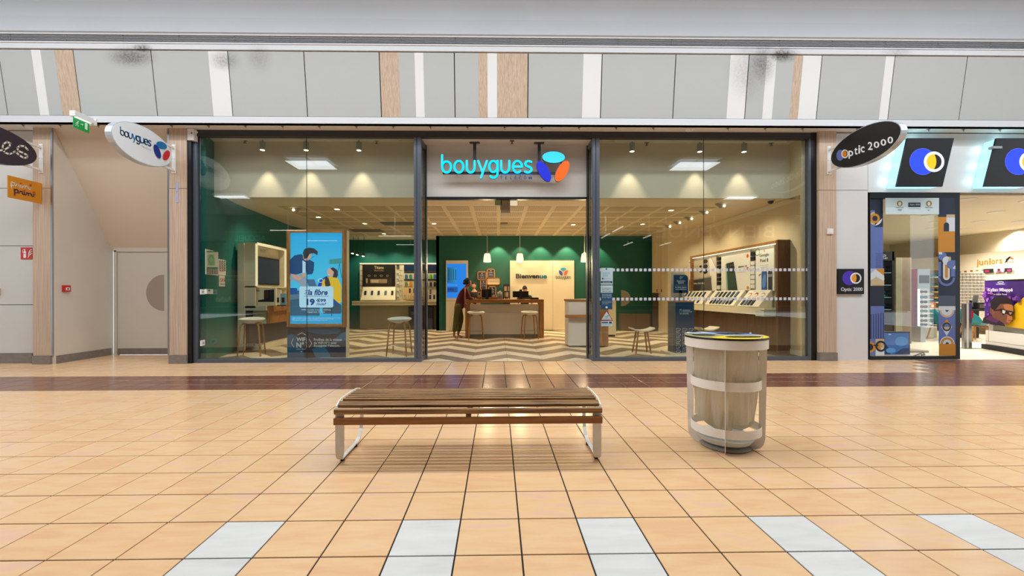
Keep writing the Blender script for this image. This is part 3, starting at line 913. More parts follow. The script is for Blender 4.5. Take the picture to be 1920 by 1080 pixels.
p = MB(M_white); ym = (a.y+b.y)/2; p.box(nx0+.05, nx0+.055, ym-.035, ym+.035, (a.z+b.z)/2-.035, (a.z+b.z)/2+.02); p.build('push_plate', cp)
p = MB(M_black); p.box(nx0+.055, nx0+.058, ym-.014, ym+.014, (a.z+b.z)/2-.02, (a.z+b.z)/2+.005); p.build('lens', cp)
a, b = at(351, 263, PF), at(364, 240, PF)
dv = thing('sensor_box', 'white sensor box at top left corner of the shopfront', 'sensor', (a.x, PF, a.z))
p = MB(M_white); p.box(a.x, b.x, PF-.01, PF+.1, a.z, 4.42); p.build('case', dv, bevel=.01)
p = MB(M_white); p.tube([(b.x-.02, PF+.02, b.z-.05), (b.x+.05, PF-.02, b.z-.08)], .014); p.ball((b.x+.06, PF-.025, b.z-.085), .025, 10); p.build('arm', dv)
p = MB(mat('red_lens', (150, 30, 30), .3)); p.cyl((b.x-.04, PF-.012, b.z-.1), (b.x-.04, PF-.008, b.z-.1), .016); p.build('lens', dv)
a, b = at(1550, 439, PF), at(1560.5, 429, PF)
p = MB(M_white); p.box(a.x, b.x, PF-.03, PF, a.z, b.z); p.box(a.x+.02, b.x-.02, PF-.034, PF-.03, a.z+.02, b.z-.02)
p.build('sensor_box', bevel=.006, label='small white square sensor box on the right wood column', cat='sensor')
a, b = at(-6, 552, 8.08), at(2, 541, 8.08)
p = MB(mat('beige_box', (196, 168, 142), .5)); p.box(a.x, b.x, 8.04, 8.08, a.z, b.z); p.build('wall_box', label='small beige box cut by the left edge on white wall panel', cat='box')

# ---------------------------------------------------------------- hanging lit letters
LY = 8.2
ls = thing('hanging_sign', 'glowing cyan shop name with three-petal emblem hung over the entrance', 'sign', (at(945, 320, LY).x, LY, 4.3))
CY_ = glow((20, 226, 255), 1.15)
Pl = lambda u, v: at(u, v, LY)
xs_ = lambda c: 780 + c/4.694
boxes = [(222+8, 318-9), (330+8, 425-8), (438+9, 525-9), (540+8, 632-8), (636+8, 726-9), (740+9, 830-9), (845+8, 940-8), (948+8, 1025-8)]
yb, xh = 230+(447-9)/4.694, (447-328-18)/4.694
for ch, (c0, c1) in zip('bouygues', boxes):
    a = MB(CY_); hw = 2.15
    side = mat('letter_side', (24, 96, 128), .4)
    for sts in LET[ch]:
        pts = [(xs_(c0 + (c1-c0)*x/(.8 if ch == 'u' else (.76 if ch == 's' else .84))), yb - y*xh) for x, y in sts]
        for (x0, y0), (x1, y1) in zip(pts[:-1], pts[1:]):
            L = math.hypot(x1-x0, y1-y0) or 1e-6; nx, ny = -(y1-y0)/L*hw, (x1-x0)/L*hw
            qd = [Pl(x0+nx, y0+ny), Pl(x1+nx, y1+ny), Pl(x1-nx, y1-ny), Pl(x0-nx, y0-ny)]
            a.prism([q+Vector((0, .004, 0)) for q in qd], (0, .045, 0), side); a.face(qd, CY_)
        for x, y in pts:
            cir = [Pl(x+hw*math.cos(2*PI*i/12), y+hw*math.sin(2*PI*i/12)) for i in range(12)]
            a.prism([q+Vector((0, .004, 0)) for q in cir], (0, .045, 0), side); a.face(cir, CY_)
    a.build('letter', ls)


def petal(cx, cy, ru, rv, rot, m, name):
    n = 32; q = []
    for i in range(n):
        t = 2*PI*i/n; x, y = ru*math.cos(t), rv*math.sin(t)
        q.append((cx+x*math.cos(rot)-y*math.sin(rot), cy+x*math.sin(rot)+y*math.cos(rot)))
    a = MB(mat('petal_side', (44, 62, 90), .4)); a.prism([Pl(u, v)+Vector((0, .004, 0)) for u, v in q], (0, .05, 0))
    a.face([Pl(u, v) for u, v in q], m); a.build('emblem_petal', ls, label=name)


petal(xs_(1211), 230+304/4.694, 21.3, 10.8, 0.02, glow((60, 222, 255), 1.1), 'cyan petal')
petal(xs_(1126), 230+427/4.694, 9.8, 21.6, -.52, glow((0, 34, 220), 1.0), 'deep blue petal')
petal(xs_(1287), 230+427/4.694, 9.8, 21.6, .5, glow((255, 104, 6), 1.05), 'orange petal')
ar = Art(lambda u, v: at(u, v, LY+.03), (0, -1, 0), 0.001); TB = mat('telecom_blue', (16, 78, 128), .4, emit=.15)
for i, (ch, c0, c1) in enumerate((('T', 743, 763), ('E', 785, 802), ('L', 828, 845), ('E', 867, 884), ('C', 905, 932), ('O', 947, 972), ('M', 991, 1020))):
    ar.text(ch, xs_(c0), 230+475/4.694, xs_(c1), 230+500/4.694, TB, .03)
    ar.rect(xs_((c0+c1)/2-2), 230+456/4.694, xs_((c0+c1)/2+2), 230+474/4.694, TB)
ar.rect(xs_(738), 230+451/4.694, xs_(1028), 230+457/4.694, glow((20, 120, 220), .8)); ar.build('small_lettering', ls)
for c in (517, 1084):
    p = MB(M_framed); a = at(xs_(c), 320, LY+.07); p.box(a.x-.03, a.x+.03, LY+.05, LY+.09, at(900, 230+(330 if c < 800 else 345)/4.694, LY).z, 4.3)
    p.box(a.x-.1, a.x+.1, LY+.03, LY+.11, 4.285, 4.3); p.build('hanger', ls)
p = MB(M_framed); a, b = at(xs_(235), 230+453/4.694, LY+.06), at(xs_(1225), 230+434/4.694, LY+.06); p.box(a.x, b.x, LY+.052, LY+.085, a.z, b.z)
for c0, d0, c1, d1 in ((1136, 345, 1120, 372), (1280, 340, 1296, 370)):
    p.tube([Pl(xs_(c0), 230+d0/4.694)+Vector((0, .06, 0)), Pl(xs_(c1), 230+d1/4.694)+Vector((0, .06, 0))], .018)
p.build('support_bar', ls)
sp = MB(mat('sprinkler_metal', (120, 112, 100), .35, metal=.7))
sp.lathe([(.045, 0), (.045, -.008), (.012, -.012), (.012, -.05), (.03, -.052), (.03, -.056), (.0, -.058)], (0, 0, 0), 14)
spk = sp.build('sprinkler', org=(0, 0, 0), smooth=True)
for i, (px, py, w) in enumerate([(960, 266, 'over the hanging lit letters'), (459, 265, 'behind the left window, nearest the green wall'), (706, 266, 'behind the left window, nearest the door'), (1212, 270, 'behind the right window, nearest the door'), (1443, 272, 'behind the right window, nearest the beige wall')]):
    o = spk if i == 0 else spk.copy()
    if i: COL.objects.link(o)
    z = 4.3 if i == 0 else 4.36; q = at_z(px, py-2, z); o.location = (q.x, min(q.y, 8.4), z)
    tag(o, 'small ceiling sprinkler ' + w, 'sprinkler')

# ---------------------------------------------------------------- bench
M_bwood = wood('bench_wood', (74, 46, 22), (172, 124, 70), 'x', 0.3, 8, 26)
M_bwood2 = wood('bench_rail_wood', (134, 80, 34), (164, 106, 48), 'x', 0.35, 9, 14)
M_bwhite = mat('bench_white_paint', (226, 222, 212), .4, noise=.05, scale=12)
BX0, BX1 = -1.23, .79
bn = thing('slatted_bench', 'slatted wooden bench with white steel hoop legs on the tiles', 'bench', ((BX0+BX1)/2, 3.42, 0))


def rounded_slat(y, z, w, h, m, tilt=0.0, ex=.008):
    n = 3; q = []; r = min(w, h)*.42
    for sx, sz, a0 in ((1, 1, 0), (-1, 1, 90), (-1, -1, 180), (1, -1, 270)):
        for i in range(n+1):
            a = math.radians(a0+90*i/n); q.append((sx*(w/2-r)+r*math.cos(a), sz*(h/2-r)+r*math.sin(a)))
    q = [(y+a*math.cos(tilt)-b*math.sin(tilt), z+a*math.sin(tilt)+b*math.cos(tilt)) for a, b in q]
    p = MB(m); p.prism([(BX0+ex, a, b) for a, b in q], (BX1-BX0-2*ex, 0, 0)); return p


for y, z, w, h, tl, ex in [(3.672, .457, .037, .026, -.12, .012), (3.613, .464, .037, .026, 0, .012), (3.554, .466, .037, .026, 0, .012), (3.495, .467, .037, .026, 0, .012), (3.436, .467, .037, .026, 0, .012), (3.377, .467, .037, .026, 0, .012), (3.318, .465, .037, .026, 0, .012), (3.242, .447, .07, .030, .30, .004), (3.174, .411, .032, .043, .10, -.004)]:
    rounded_slat(y, z, w, h, M_bwood, tl, ex).build('slat', bn, smooth=True)
p = MB(M_bwood2); p.box(BX0-.004, BX1+.004, 3.148, 3.178, .316, .367); p.build('front_rail', bn, bevel=.004)
p = MB(M_bwood2); p.box(BX0+.02, BX1-.02, 3.63, 3.655, .35, .40); p.build('rear_rail', bn, bevel=.004)
xm = at(880, 775, 3.3).x
p = MB(mat('brace_taupe', (150, 130, 108), .5)); p.box(xm-.02, xm+.02, 3.22, 3.68, .365, .385); p.box(xm-.02, xm+.02, 3.205, 3.22, .33, .385); p.build('cross_brace', bn)
for s, x in ((1, BX0), (-1, BX1)):
    # a steel strip bent into a hoop, broad on the front leg and narrow elsewhere
    y0, y1, z0, r = 3.192, 3.765, .022, .075
    path = [(y0, .40), (y0, .30), (y0, .2), (y0, .12), (y0+.004, z0+r)]
    path += [(y0+r-r*math.cos(math.radians(a)), z0+r-r*math.sin(math.radians(a))) for a in (30, 60, 90)]
    r1 = .16
    path += [(y0+.2, z0), (y1-r1, z0)]
    path += [(y1-r1+r1*math.sin(math.radians(a)), z0+r1-r1*math.cos(math.radians(a))) for a in (30, 60, 90)]
    path += [(y1, .25), (y1, .36), (y1-.006, .41), (y1-.02, .445), (y1-.045, .466), (3.66, .478), (3.56, .482), (3.32, .482), (3.25, .472), (3.20, .445), (y0-.006, .42)]
    wd = [.066]*4+[.064, .056, .044, .034, .03, .03, .03, .03, .03, .03, .03, .02, .011, .011, .011, .011, .011, .011, .011, .03]
    k = len(path); vs = []; fs = []
    for i, (y, z) in enumerate(path):
        py, pz = path[i-1]; qy, qz = path[(i+1) % k]; L = math.hypot(qy-py, qz-pz); ny, nz = -(qz-pz)/L*.004, (qy-py)/L*.004
        xa, xb = x-.004*s, x+s*(wd[i]-.004)
        vs += [(xa, y+ny, z+nz), (xb, y+ny, z+nz), (xb, y-ny, z-nz), (xa, y-ny, z-nz)]
    for i in range(k):
        j = (i+1) % k
        for e in range(4): fs.append((i*4+e, i*4+(e+1) % 4, j*4+(e+1) % 4, j*4+e))
    p = MB(M_bwhite); p.add(vs, fs); lg = p.build('leg', bn)
    for y in (y0+.09, y1-.19):
        p = MB(mat('rubber_pad', (30, 24, 22), .7)); p.cyl((x+s*.016, y, 0), (x+s*.016, y, .02), .016, n=10); p.build('foot_pad', lg)

# ---------------------------------------------------------------- litter bin
M_bin = mat('bin_cream_paint', (240, 233, 224), .45, noise=.04, scale=10)
BC = Vector((1.945, 3.54, 0)); BR = .285
bi = thing('litter_bin', 'cream metal litter bin with recycling lid and clear bag', 'bin', BC)


def arcs(r0, r1, z0, z1, m, a0=0, a1=360, n=40):
    p = MB(m); vs = []; fs = []; full = abs(a1-a0) >= 360
    cnt = n if full else n+1
    for i in range(cnt):
        a = math.radians(a0+(a1-a0)*i/n); c_, s_ = math.cos(a), math.sin(a)
        vs += [(BC.x+r0*c_, BC.y+r0*s_, z0), (BC.x+r1*c_, BC.y+r1*s_, z0), (BC.x+r1*c_, BC.y+r1*s_, z1), (BC.x+r0*c_, BC.y+r0*s_, z1)]
    for i in range(cnt if full else n):
        j = (i+1) % cnt
        for e in range(4): fs.append((i*4+e, i*4+(e+1) % 4, j*4+(e+1) % 4, j*4+e))
    p.add(vs, fs); return p


arcs(.312, .318, .852, .925, M_bin).build('top_band', bi, smooth=True)
arcs(.262, .268, .515, .588, M_bin).build('hoop', bi, smooth=True)
arcs(.262, .268, .135, .205, M_bin).build('hoop', bi, smooth=True)
for a in (-118.8, -28.8, 61.2, 151.2):
    c_, s_ = math.cos(math.radians(a)), math.sin(math.radians(a)); tx, ty = -s_*.003, c_*.003
    pr = [(.25, .90), (.312, .90), (.306, .86), (.292, .10), (.280, .05), (.255, .018), (.22, .003), (.14, .003), (.12, .02), (.125, .05), (.15, .075), (.19, .075), (.225, .10), (.245, .16)]
    p = MB(M_bin); p.prism([(BC.x+c_*r-tx, BC.y+s_*r-ty, z) for r, z in pr], (2*tx, 2*ty, 0)); p.build('fin', bi)
p = MB(mat('bin_base', (206, 212, 208), .4)); p.lathe([(.02, .075), (.17, .075), (.22, .10), (.226, .098), (.19, .05), (.1, .04), (.02, .04)], BC, 32); p.build('base_tray', bi, smooth=True)
p = MB(mat('bin_foot', (156, 148, 138), .5)); p.lathe([(.0, .03), (.17, .03), (.2, .012), (.19, .002), (.0, .002)], BC, 28); p.build('foot_ring', bi, smooth=True)
# bag: thin wrinkled sheet
bm = bpy.data.materials.new('clear_bag'); bm.use_nodes = True
nt = bm.node_tree; pb = nt.nodes['Principled BSDF']; pb.inputs['Base Color'].default_value = lin((224, 217, 198)); pb.inputs['Roughness'].default_value = .28
tr_ = nt.nodes.new('ShaderNodeBsdfTransparent'); tr_.inputs[0].default_value = lin((236, 230, 214))
tl = nt.nodes.new('ShaderNodeBsdfTranslucent'); tl.inputs[0].default_value = lin((230, 222, 202))
m1 = nt.nodes.new('ShaderNodeMixShader'); m1.inputs[0].default_value = .45; m2 = nt.nodes.new('ShaderNodeMixShader'); m2.inputs[0].default_value = .8
nt.links.new(pb.outputs[0], m1.inputs[1]); nt.links.new(tl.outputs[0], m1.inputs[2]); nt.links.new(tr_.outputs[0], m2.inputs[1]); nt.links.new(m1.outputs[0], m2.inputs[2])
nt.links.new(m2.outputs[0], nt.nodes['Material Output'].inputs[0])
gg = nt.nodes.new('ShaderNodeNewGeometry'); mpp = nt.nodes.new('ShaderNodeMapping'); mpp.inputs['Scale'].default_value = (16, 16, 3.2)
nn = nt.nodes.new('ShaderNodeTexNoise'); nn.inputs['Scale'].default_value = 1; nn.inputs['Detail'].default_value = 5; nn.inputs['Distortion'].default_value = 1.2
bpn = nt.nodes.new('ShaderNodeBump'); bpn.inputs['Strength'].default_value = .8; bpn.inputs['Distance'].default_value = .03
nt.links.new(gg.outputs['Position'], mpp.inputs[0]); nt.links.new(mpp.outputs[0], nn.inputs['Vector']); nt.links.new(nn.outputs['Fac'], bpn.inputs['Height'])
nt.links.new(bpn.outputs[0], pb.inputs['Normal']); nt.links.new(bpn.outputs[0], tl.inputs['Normal'])
bag = thing('bin_bag', 'translucent beige bag hanging inside the cream litter bin', 'bag', (BC.x, BC.y, .12))
vs = []; fs = []; NA, NZ = 90, 22
ph = [RND.uniform(0, 6.28) for _ in range(6)]
for j in range(NZ+1):
    t = j/NZ; z = .90 - t*.76
    for i in range(NA):
        a = 2*PI*i/NA
        w = .012*math.sin(7*a+ph[0]+t*2)+.009*math.sin(13*a+ph[1]-t*3)+.005*math.sin(23*a+ph[2]+t*4)
        lobe = .5+.5*math.cos(3*(a-1.95))
        r = .243 - .02*t*t + w*(.35+t) - (.085*lobe**2)*max(0, t-.45)**1.1*2.0
        zz = z + (.10*(1-lobe)**2.0*max(0, (t-.8)/.2) if t > .8 else 0)
        if t > .93: r *= 1-.35*(t-.93)/.07
        vs.append((BC.x+r*math.cos(a), BC.y+r*math.sin(a), zz))
for j in range(NZ):
    for i in range(NA):
        fs.append((j*NA+i, (j+1)*NA+i, (j+1)*NA+(i+1) % NA, j*NA+(i+1) % NA))
fs.append(tuple(range(NZ*NA, (NZ+1)*NA)))
p = MB(bm); p.add(vs, fs); p.build('bag_sheet', bag, smooth=True)
# lid with three coloured sectors and slots
LZ = .928
lid = arcs(.0, .322, LZ, LZ+.012, M_black).build('lid', bi)
ar = Art(lambda u, v: Vector((BC.x+u*.32, BC.y-v*.32, LZ+.012)), (0, 0, 1), .001, .0008)
KH, YE, BL, GR = ink((150, 146, 92)), ink((226, 196, 30)), ink((60, 112, 186)), ink((196, 206, 204))


def sector(a0, a1, m): ar.poly([(0, 0)] + [(math.cos(math.radians(a)), math.sin(math.radians(a))) for a in [a0+(a1-a0)*i/16 for i in range(17)]], m)


sector(-222, -120, KH); sector(-120, 2, BL); sector(2, 138, YE)
ar.poly([(0, 0), (-.35, -.94), (-.1, -.99)], GR); ar.poly([(.0, 0), (1, .0), (.985, .17)], GR)
sector(-150, -128, GR)
ar.ell(-.52, -.12, .30, .22, M_black); ar.ell(.35, -.45, .42, .17, M_black, .1); ar.ell(.22, .5, .5, .16, M_black, -.05)
ar.build('lid_print', bi)
p = MB(M_white)
for a in (-60, 20, 140): p.ball((BC.x+.30*math.cos(math.radians(a)), BC.y+.30*math.sin(math.radians(a)), LZ+.018), .01, 8)
p.build('lid_rivets', bi)

# ================================================================ phone shop interior
ZI = 3.37                                     # ceiling
LWL = [(-5.60, G+.05), (-5.68, 8.46), (-5.97, 9.6), (-6.25, 12.8), (-5.65, 15.95)]
RWL = [(6.31, G+.06), (6.30, 12.9), (5.62, 13.7), (5.62, 14.9)]
M_green = mat('green_wall_paint', (14, 102, 92), .5, noise=.03, scale=2)
M_green2 = mat('deep_green_wall_paint', (8, 84, 70), .5, noise=.03, scale=2)
M_rbeige = mat('beige_wall_paint', (212, 194, 160), .6, noise=.02, scale=2)


def wall_run(name, pts, z, m, th):
    p = MB(m)
    for (xa, ya), (xb, yb) in zip(pts[:-1], pts[1:]):
        p.prism([(xa, ya, 0), (xb, yb, 0), (xb, yb, z), (xa, ya, z)], (th, 0, 0))
    return p.build(name, kind='structure')


wall_run('wall_shop_left', LWL, 4.42, M_green, -.1)
wall_run('wall_shop_right', RWL, 4.42, M_rbeige, .1)
p = MB(M_rbeige); p.box(5.98, 6.4, G+.06, G+.09, 0, 4.42); p.box(5.98, 6.4, G+.09, RY+.08, 3.25, 4.42); p.build('wall_shop_return', kind='structure')
p = MB(mat('white_baseboard', (216, 208, 192), .5))
for (xa, ya), (xb, yb) in zip(RWL[:-1], RWL[1:]): p.prism([(xa, ya, 0), (xb, yb, 0), (xb, yb, .1), (xa, ya, .1)], (-.012, 0, 0))
p.build('baseboard_shop', kind='structure')
YGW = 14.87
xg0, xg1 = at(818, 530, YGW).x, 5.7
p = MB(M_green2); p.box(xg0, xg1, YGW, YGW+.1, 0, ZI); p.box(xg0, xg0+.1, YGW, 16, 0, ZI); p.build('wall_shop_back', kind='structure')
p = MB(M_green); p.box(-6.1, xg0+.1, 15.95, 16.05, 0, ZI); p.build('wall_shop_alcove', kind='structure')
p = MB(mat('shop_ceiling_paint', (222, 206, 174), .7)); p.box(-6.4, 6.5, RY+.08, 16.1, ZI, ZI+.08)
ceil = p.build('ceiling_shop', kind='structure')
# perforated ceiling panels
pm = bpy.data.materials.new('perforated_panel'); pm.use_nodes = True
nt = pm.node_tree; b = nt.nodes['Principled BSDF']; b.inputs['Roughness'].default_value = .7
g_ = nt.nodes.new('ShaderNodeNewGeometry'); sx_ = nt.nodes.new('ShaderNodeSeparateXYZ'); nt.links.new(g_.outputs['Position'], sx_.inputs[0])
fin = []
for ax, fq in ((0, 34.0), (1, 17.0)):
    ml = nt.nodes.new('ShaderNodeMath'); ml.operation = 'MULTIPLY'; ml.inputs[1].default_value = fq
    fr_ = nt.nodes.new('ShaderNodeMath'); fr_.operation = 'FRACT'; gt = nt.nodes.new('ShaderNodeMath'); gt.operation = 'LESS_THAN'; gt.inputs[1].default_value = .42 if ax == 0 else .72
    nt.links.new(sx_.outputs[ax], ml.inputs[0]); nt.links.new(ml.outputs[0], fr_.inputs[0]); nt.links.new(fr_.outputs[0], gt.inputs[0]); fin.append(gt)
mu_ = nt.nodes.new('ShaderNodeMath'); mu_.operation = 'MULTIPLY'; nt.links.new(fin[0].outputs[0], mu_.inputs[0]); nt.links.new(fin[1].outputs[0], mu_.inputs[1])
mx_ = nt.nodes.new('ShaderNodeMix'); mx_.data_type = 'RGBA'; mx_.inputs[6].default_value = lin((216, 198, 164)); mx_.inputs[7].default_value = lin((120, 100, 72))
nt.links.new(mu_.outputs[0], mx_.inputs[0]); nt.links.new(mx_.outputs[2], b.inputs['Base Color'])
t = MB(pm); t.box(-.275, .275, -.26, .26, ZI-.006, ZI+.002)
me = bpy.data.meshes.new('ceiling_panel'); me.from_pydata(t.v, [], t.f); me.materials.append(pm)
for r in range(7):
    for k in range(-8, 8):
        y = 10.15+r*.73; x = .03+.33+k*.655
        if abs(x) > 5.6 - .05*r: continue
        o = bpy.data.objects.new('ceiling_panel', me); COL.objects.link(o); o.parent = ceil
        o.location = Vector((x, y, 0)) - ORG[ceil]
# chevron floor
M_cv = [mat('chevron_taupe', (134, 116, 96), .38, noise=.12, scale=5), mat('chevron_cream', (222, 206, 178), .38, noise=.06, scale=5), mat('chevron_sand', (196, 174, 142), .38, noise=.1, scale=5), mat('chevron_grey', (146, 128, 108), .38, noise=.12, scale=5)]
p = MB(mat('screed', (60, 54, 48), .8)); p.box(-6.4, 6.4, G-.02, 16.1, -.1, -.004)
sfl = p.build('floor_shop', kind='structure', org=(0, G, 0))
HP, BD, AMP = .703, .515, .72
X0C = .19
planks = []


def clip_front(q, y0):
    out = []
    for i in range(len(q)):
        (xa, ya), (xb, yb) = q[i], q[(i+1) % len(q)]
        if ya >= y0: out.append((xa, ya))
        if (ya >= y0) != (yb >= y0):
            t = (y0-ya)/(yb-ya); out.append((xa+(xb-xa)*t, y0))
    return out


for k in range(-9, 9):
    xa, xb = X0C+k*HP, X0C+(k+1)*HP
    up = 1 if k % 2 else -1                         # odd k climbs away from the viewer towards +x
    for r in range(-1, 16):
        y = 7.77 + r*BD
        ya, yb = (y, y+AMP) if up > 0 else (y+AMP, y)
        q = clip_front([(xa+.002, ya+.004), (xb-.002, yb+.004), (xb-.002, yb+BD-.004), (xa+.002, ya+BD-.004)], G-.02)
        if len(q) < 3 or min(v[1] for v in q) > 15.6 or xb > 6.35 or xa < -6.3: continue
        planks.append((math.hypot((xa+xb)/2, y+.5), q, 1 - r % 2, (k+r) % 2))
planks.sort(key=lambda a: a[0])
rest = MB()
for n_, (_, q, a, h) in enumerate(planks):
    m = M_cv[0] if a else M_cv[1]
    tgt = MB() if n_ < 280 else rest
    tgt.prism([(x, y, 0) for x, y in q], (0, 0, -.012), m)
    if n_ < 280: tgt.build('plank', sfl)
if rest.v: rest.build('plank_field', sfl, kind='stuff')

# ---------------------------------------------------------------- lamps of the shop
M_hot = glow((255, 236, 196), 6.0)
# three tube spots on a track behind each window
for side, pxs, tx in (('left', (492, 574, 673), (418, 745)), ('right', (1185, 1312, 1395), (1154, 1475))):
    xa, xb = at(tx[0], 262, 8.26).x, at(tx[1], 262, 8.26).x
    p = MB(M_white); p.box(xa, xb, 8.245, 8.28, 4.325, 4.355)
    p.build('lighting_track', label='white lighting track under the ceiling behind the %s shop window' % side, cat='track')
    for j, px in enumerate(pxs):
        q = at(px, 273, 8.26)
        s = thing('track_spotlight', 'grey tube spotlight, %s of three behind the %s shop window' % (('first from the left', 'middle one', 'last to the right')[j], side), 'spotlight', (q.x, 8.26, 4.325), 'tube spots behind the windows')
        m = mat('spot_grey', (160, 158, 148), .4)
        p = MB(m); p.cyl((q.x, 8.26, 4.13), (q.x, 8.26, 4.29), .052, n=20); p.build('can', s, smooth=True)
        p = MB(m); p.cyl((q.x, 8.26, 4.28), (q.x, 8.26, 4.325), .012); p.build('stem', s)
        p = MB(M_hot); p.cyl((q.x, 8.26, 4.126), (q.x, 8.26, 4.131), .042, n=16); p.build('lens', s)
        lamp('SPOT', (q.x, 8.26, 4.12), 70, WARM2, (0, 0, 0), angle=math.radians(62), blend=.55, radius=.03)
# recessed downlights: fixture seen at a pixel, at the ceiling height
def downlight(px, py, tilt, label, power=0, aim=None, col=WARM, ang=110):
    q = at_z(px, py, ZI)
    s = thing('downlight', label, 'downlight', (q.x, q.y, ZI), 'recessed downlights of the phone shop')
    r = .075
    p = MB(mat('downlight_bezel', (206, 196, 176), .4)); p.lathe([(r, -.002), (r+.02, -.004), (r+.02, 0), (r, 0)], (q.x, q.y, ZI-.006), 16); p.build('bezel', s)
    if tilt:
        p = MB(mat('downlight_arm', (150, 138, 116), .4)); p.prism([(q.x-.1, q.y, ZI-.006), (q.x+.09, q.y, ZI-.006), (q.x+.02*tilt, q.y, ZI-.10)], (0, .09, 0)); p.build('swivel_head', s)
        p = MB(M_hot); p.ball((q.x+.07*tilt, q.y-.01, ZI-.06), .032, 8); p.build('lens', s)
    else:
        p = MB(M_hot); p.cyl((q.x, q.y, ZI-.009), (q.x, q.y, ZI-.005), r*.85, n=14); p.build('lens', s)
    if power:
        lamp('SPOT', (q.x+.07*tilt, q.y, ZI-.12), power*1.8, col, aim or (0, 0, 0), angle=math.radians(ang), blend=.8, radius=.05)
    return q


DL = [(632, 392, 0, 'behind the left window, nearest the glass', 90), (597, 407, 0, 'behind the left window, beside the totem, second row', 0), (684, 419, 0, 'behind the left window, above the phone wall', 80), (814, 419, 0, 'inside the entrance on the left', 90),
      (1075, 421, 0, 'inside the entrance on the right', 90), (1258, 394, 0, 'behind the right window, nearest the glass', 80), (1205, 420, 0, 'behind the right window, second row', 70), (720, 438, 0, 'at the back above the phone wall', 60)]
for px, py, tl_, w, pw in DL: downlight(px, py, tl_, 'round recessed downlight ' + w, pw)
for j, (px, py, pw) in enumerate([(1352, 381, 60), (1320, 394, 0), (1292, 406, 60), (1270, 414, 0), (1252, 421, 50), (556, 389, 60)]):
    w = 'in the row along the right display, %s from the glass' % ('first second third fourth fifth'.split()[j]) if j < 5 else 'in the ceiling behind the left window by the green wall'
    aim = (0, math.radians(-32), 0) if j < 5 else (0, math.radians(30), 0)
    downlight(px, py, 1 if j < 5 else -1, 'swivelling gimbal downlight ' + w, pw, aim, WARM2, 100)
for j, (px, py) in enumerate([(688, 441), (668, 436)]): pass
# scallops on the back wall
for px in (934, 977, 1015, 1065, 1122):
    x = at(px, 460, YGW-.3).x
    lamp('SPOT', (x, YGW-.32, ZI-.06), 70 if px == 977 else 170, WARM, (math.radians(4), 0, 0), angle=math.radians(82), blend=.4, radius=.03)
for px in (928, 974.5, 1023, 1065, 1130): 
    q = at_z(px, 435, ZI); p = MB(mat('downlight_bezel', (206, 196, 176), .4)); p.lathe([(.09, 0), (.09, -.012), (.06, -.02), (.0, -.012)], (q.x, q.y, ZI), 14)
    p.build('downlight', label='dark wall-washer downlight before the green back wall, %s from left' % ['first', 'second', 'third', 'fourth', 'fifth'][(928, 974.5, 1023, 1065, 1130).index(px)], cat='downlight', group='wall washers before the green wall')
for j, (px, py, l) in enumerate([(946, 386, 'grey box'), (945, 418, 'flat grey detector')]):
    q = at_z(px, py, ZI); p = MB(mat('device_grey', (150, 136, 116), .5))
    p.box(q.x-.1, q.x+.1, q.y-.1, q.y+.1, ZI-.09 if j == 0 else ZI-.04, ZI)
    p.build('ceiling_device', bevel=.01, label='%s fixed to the shop ceiling beyond the entrance' % l, cat='device')
# linear vents, camera dome, exit box
for j, (px, py, w) in enumerate([(752, 419, .55), (688, 432, .5)]):
    a = at_z(px, py, ZI); p = MB(mat('vent_dark', (96, 84, 64), .6)); p.box(a.x-w, a.x+w, a.y-.28, a.y+.28, ZI-.012, ZI)
    p.build('ceiling_vent', label='dull square air vent in the shop ceiling, %s' % ('nearer the entrance' if j == 0 else 'nearer the phone wall'), cat='vent')
q = at_z(1445, 374, ZI-.02)
c_ = thing('dome_camera', 'dark dome security camera under the ceiling by the right wall', 'camera', (q.x, q.y, ZI))
p = MB(M_white); p.cyl((q.x, q.y, ZI-.06), (q.x, q.y, ZI), .075, n=18); p.build('mount', c_, smooth=True)
p = MB(M_black); p.ball((q.x, q.y, ZI-.06), .06, 14); p.build('dome', c_, smooth=True)
xs_b = thing('exit_sign', 'pale green and cream exit box just inside the entrance head', 'sign', (at(949, 380, RY+.2).x, RY+.2, 3.1))
a, b = at(928, 384.5, RY+.2), at(970, 376, RY+.2)
p = MB(mat('exit_pale', (132, 158, 118), .5)); p.box(a.x, a.x+(b.x-a.x)*.3, RY+.2, RY+.24, a.z, b.z); p.build('green_end', xs_b)
p = MB(glow((250, 232, 190), .8)); p.box(a.x+(b.x-a.x)*.68, b.x, RY+.2, RY+.24, a.z, b.z); p.build('lit_end', xs_b)
p = MB(mat('device_grey', (150, 136, 116), .5)); a2, b2 = at(939, 399, RY+.2), at(956.5, 377, RY+.2); p.box(a2.x, b2.x, RY+.2, RY+.26, a2.z, b2.z+.1); p.build('centre_box', xs_b)

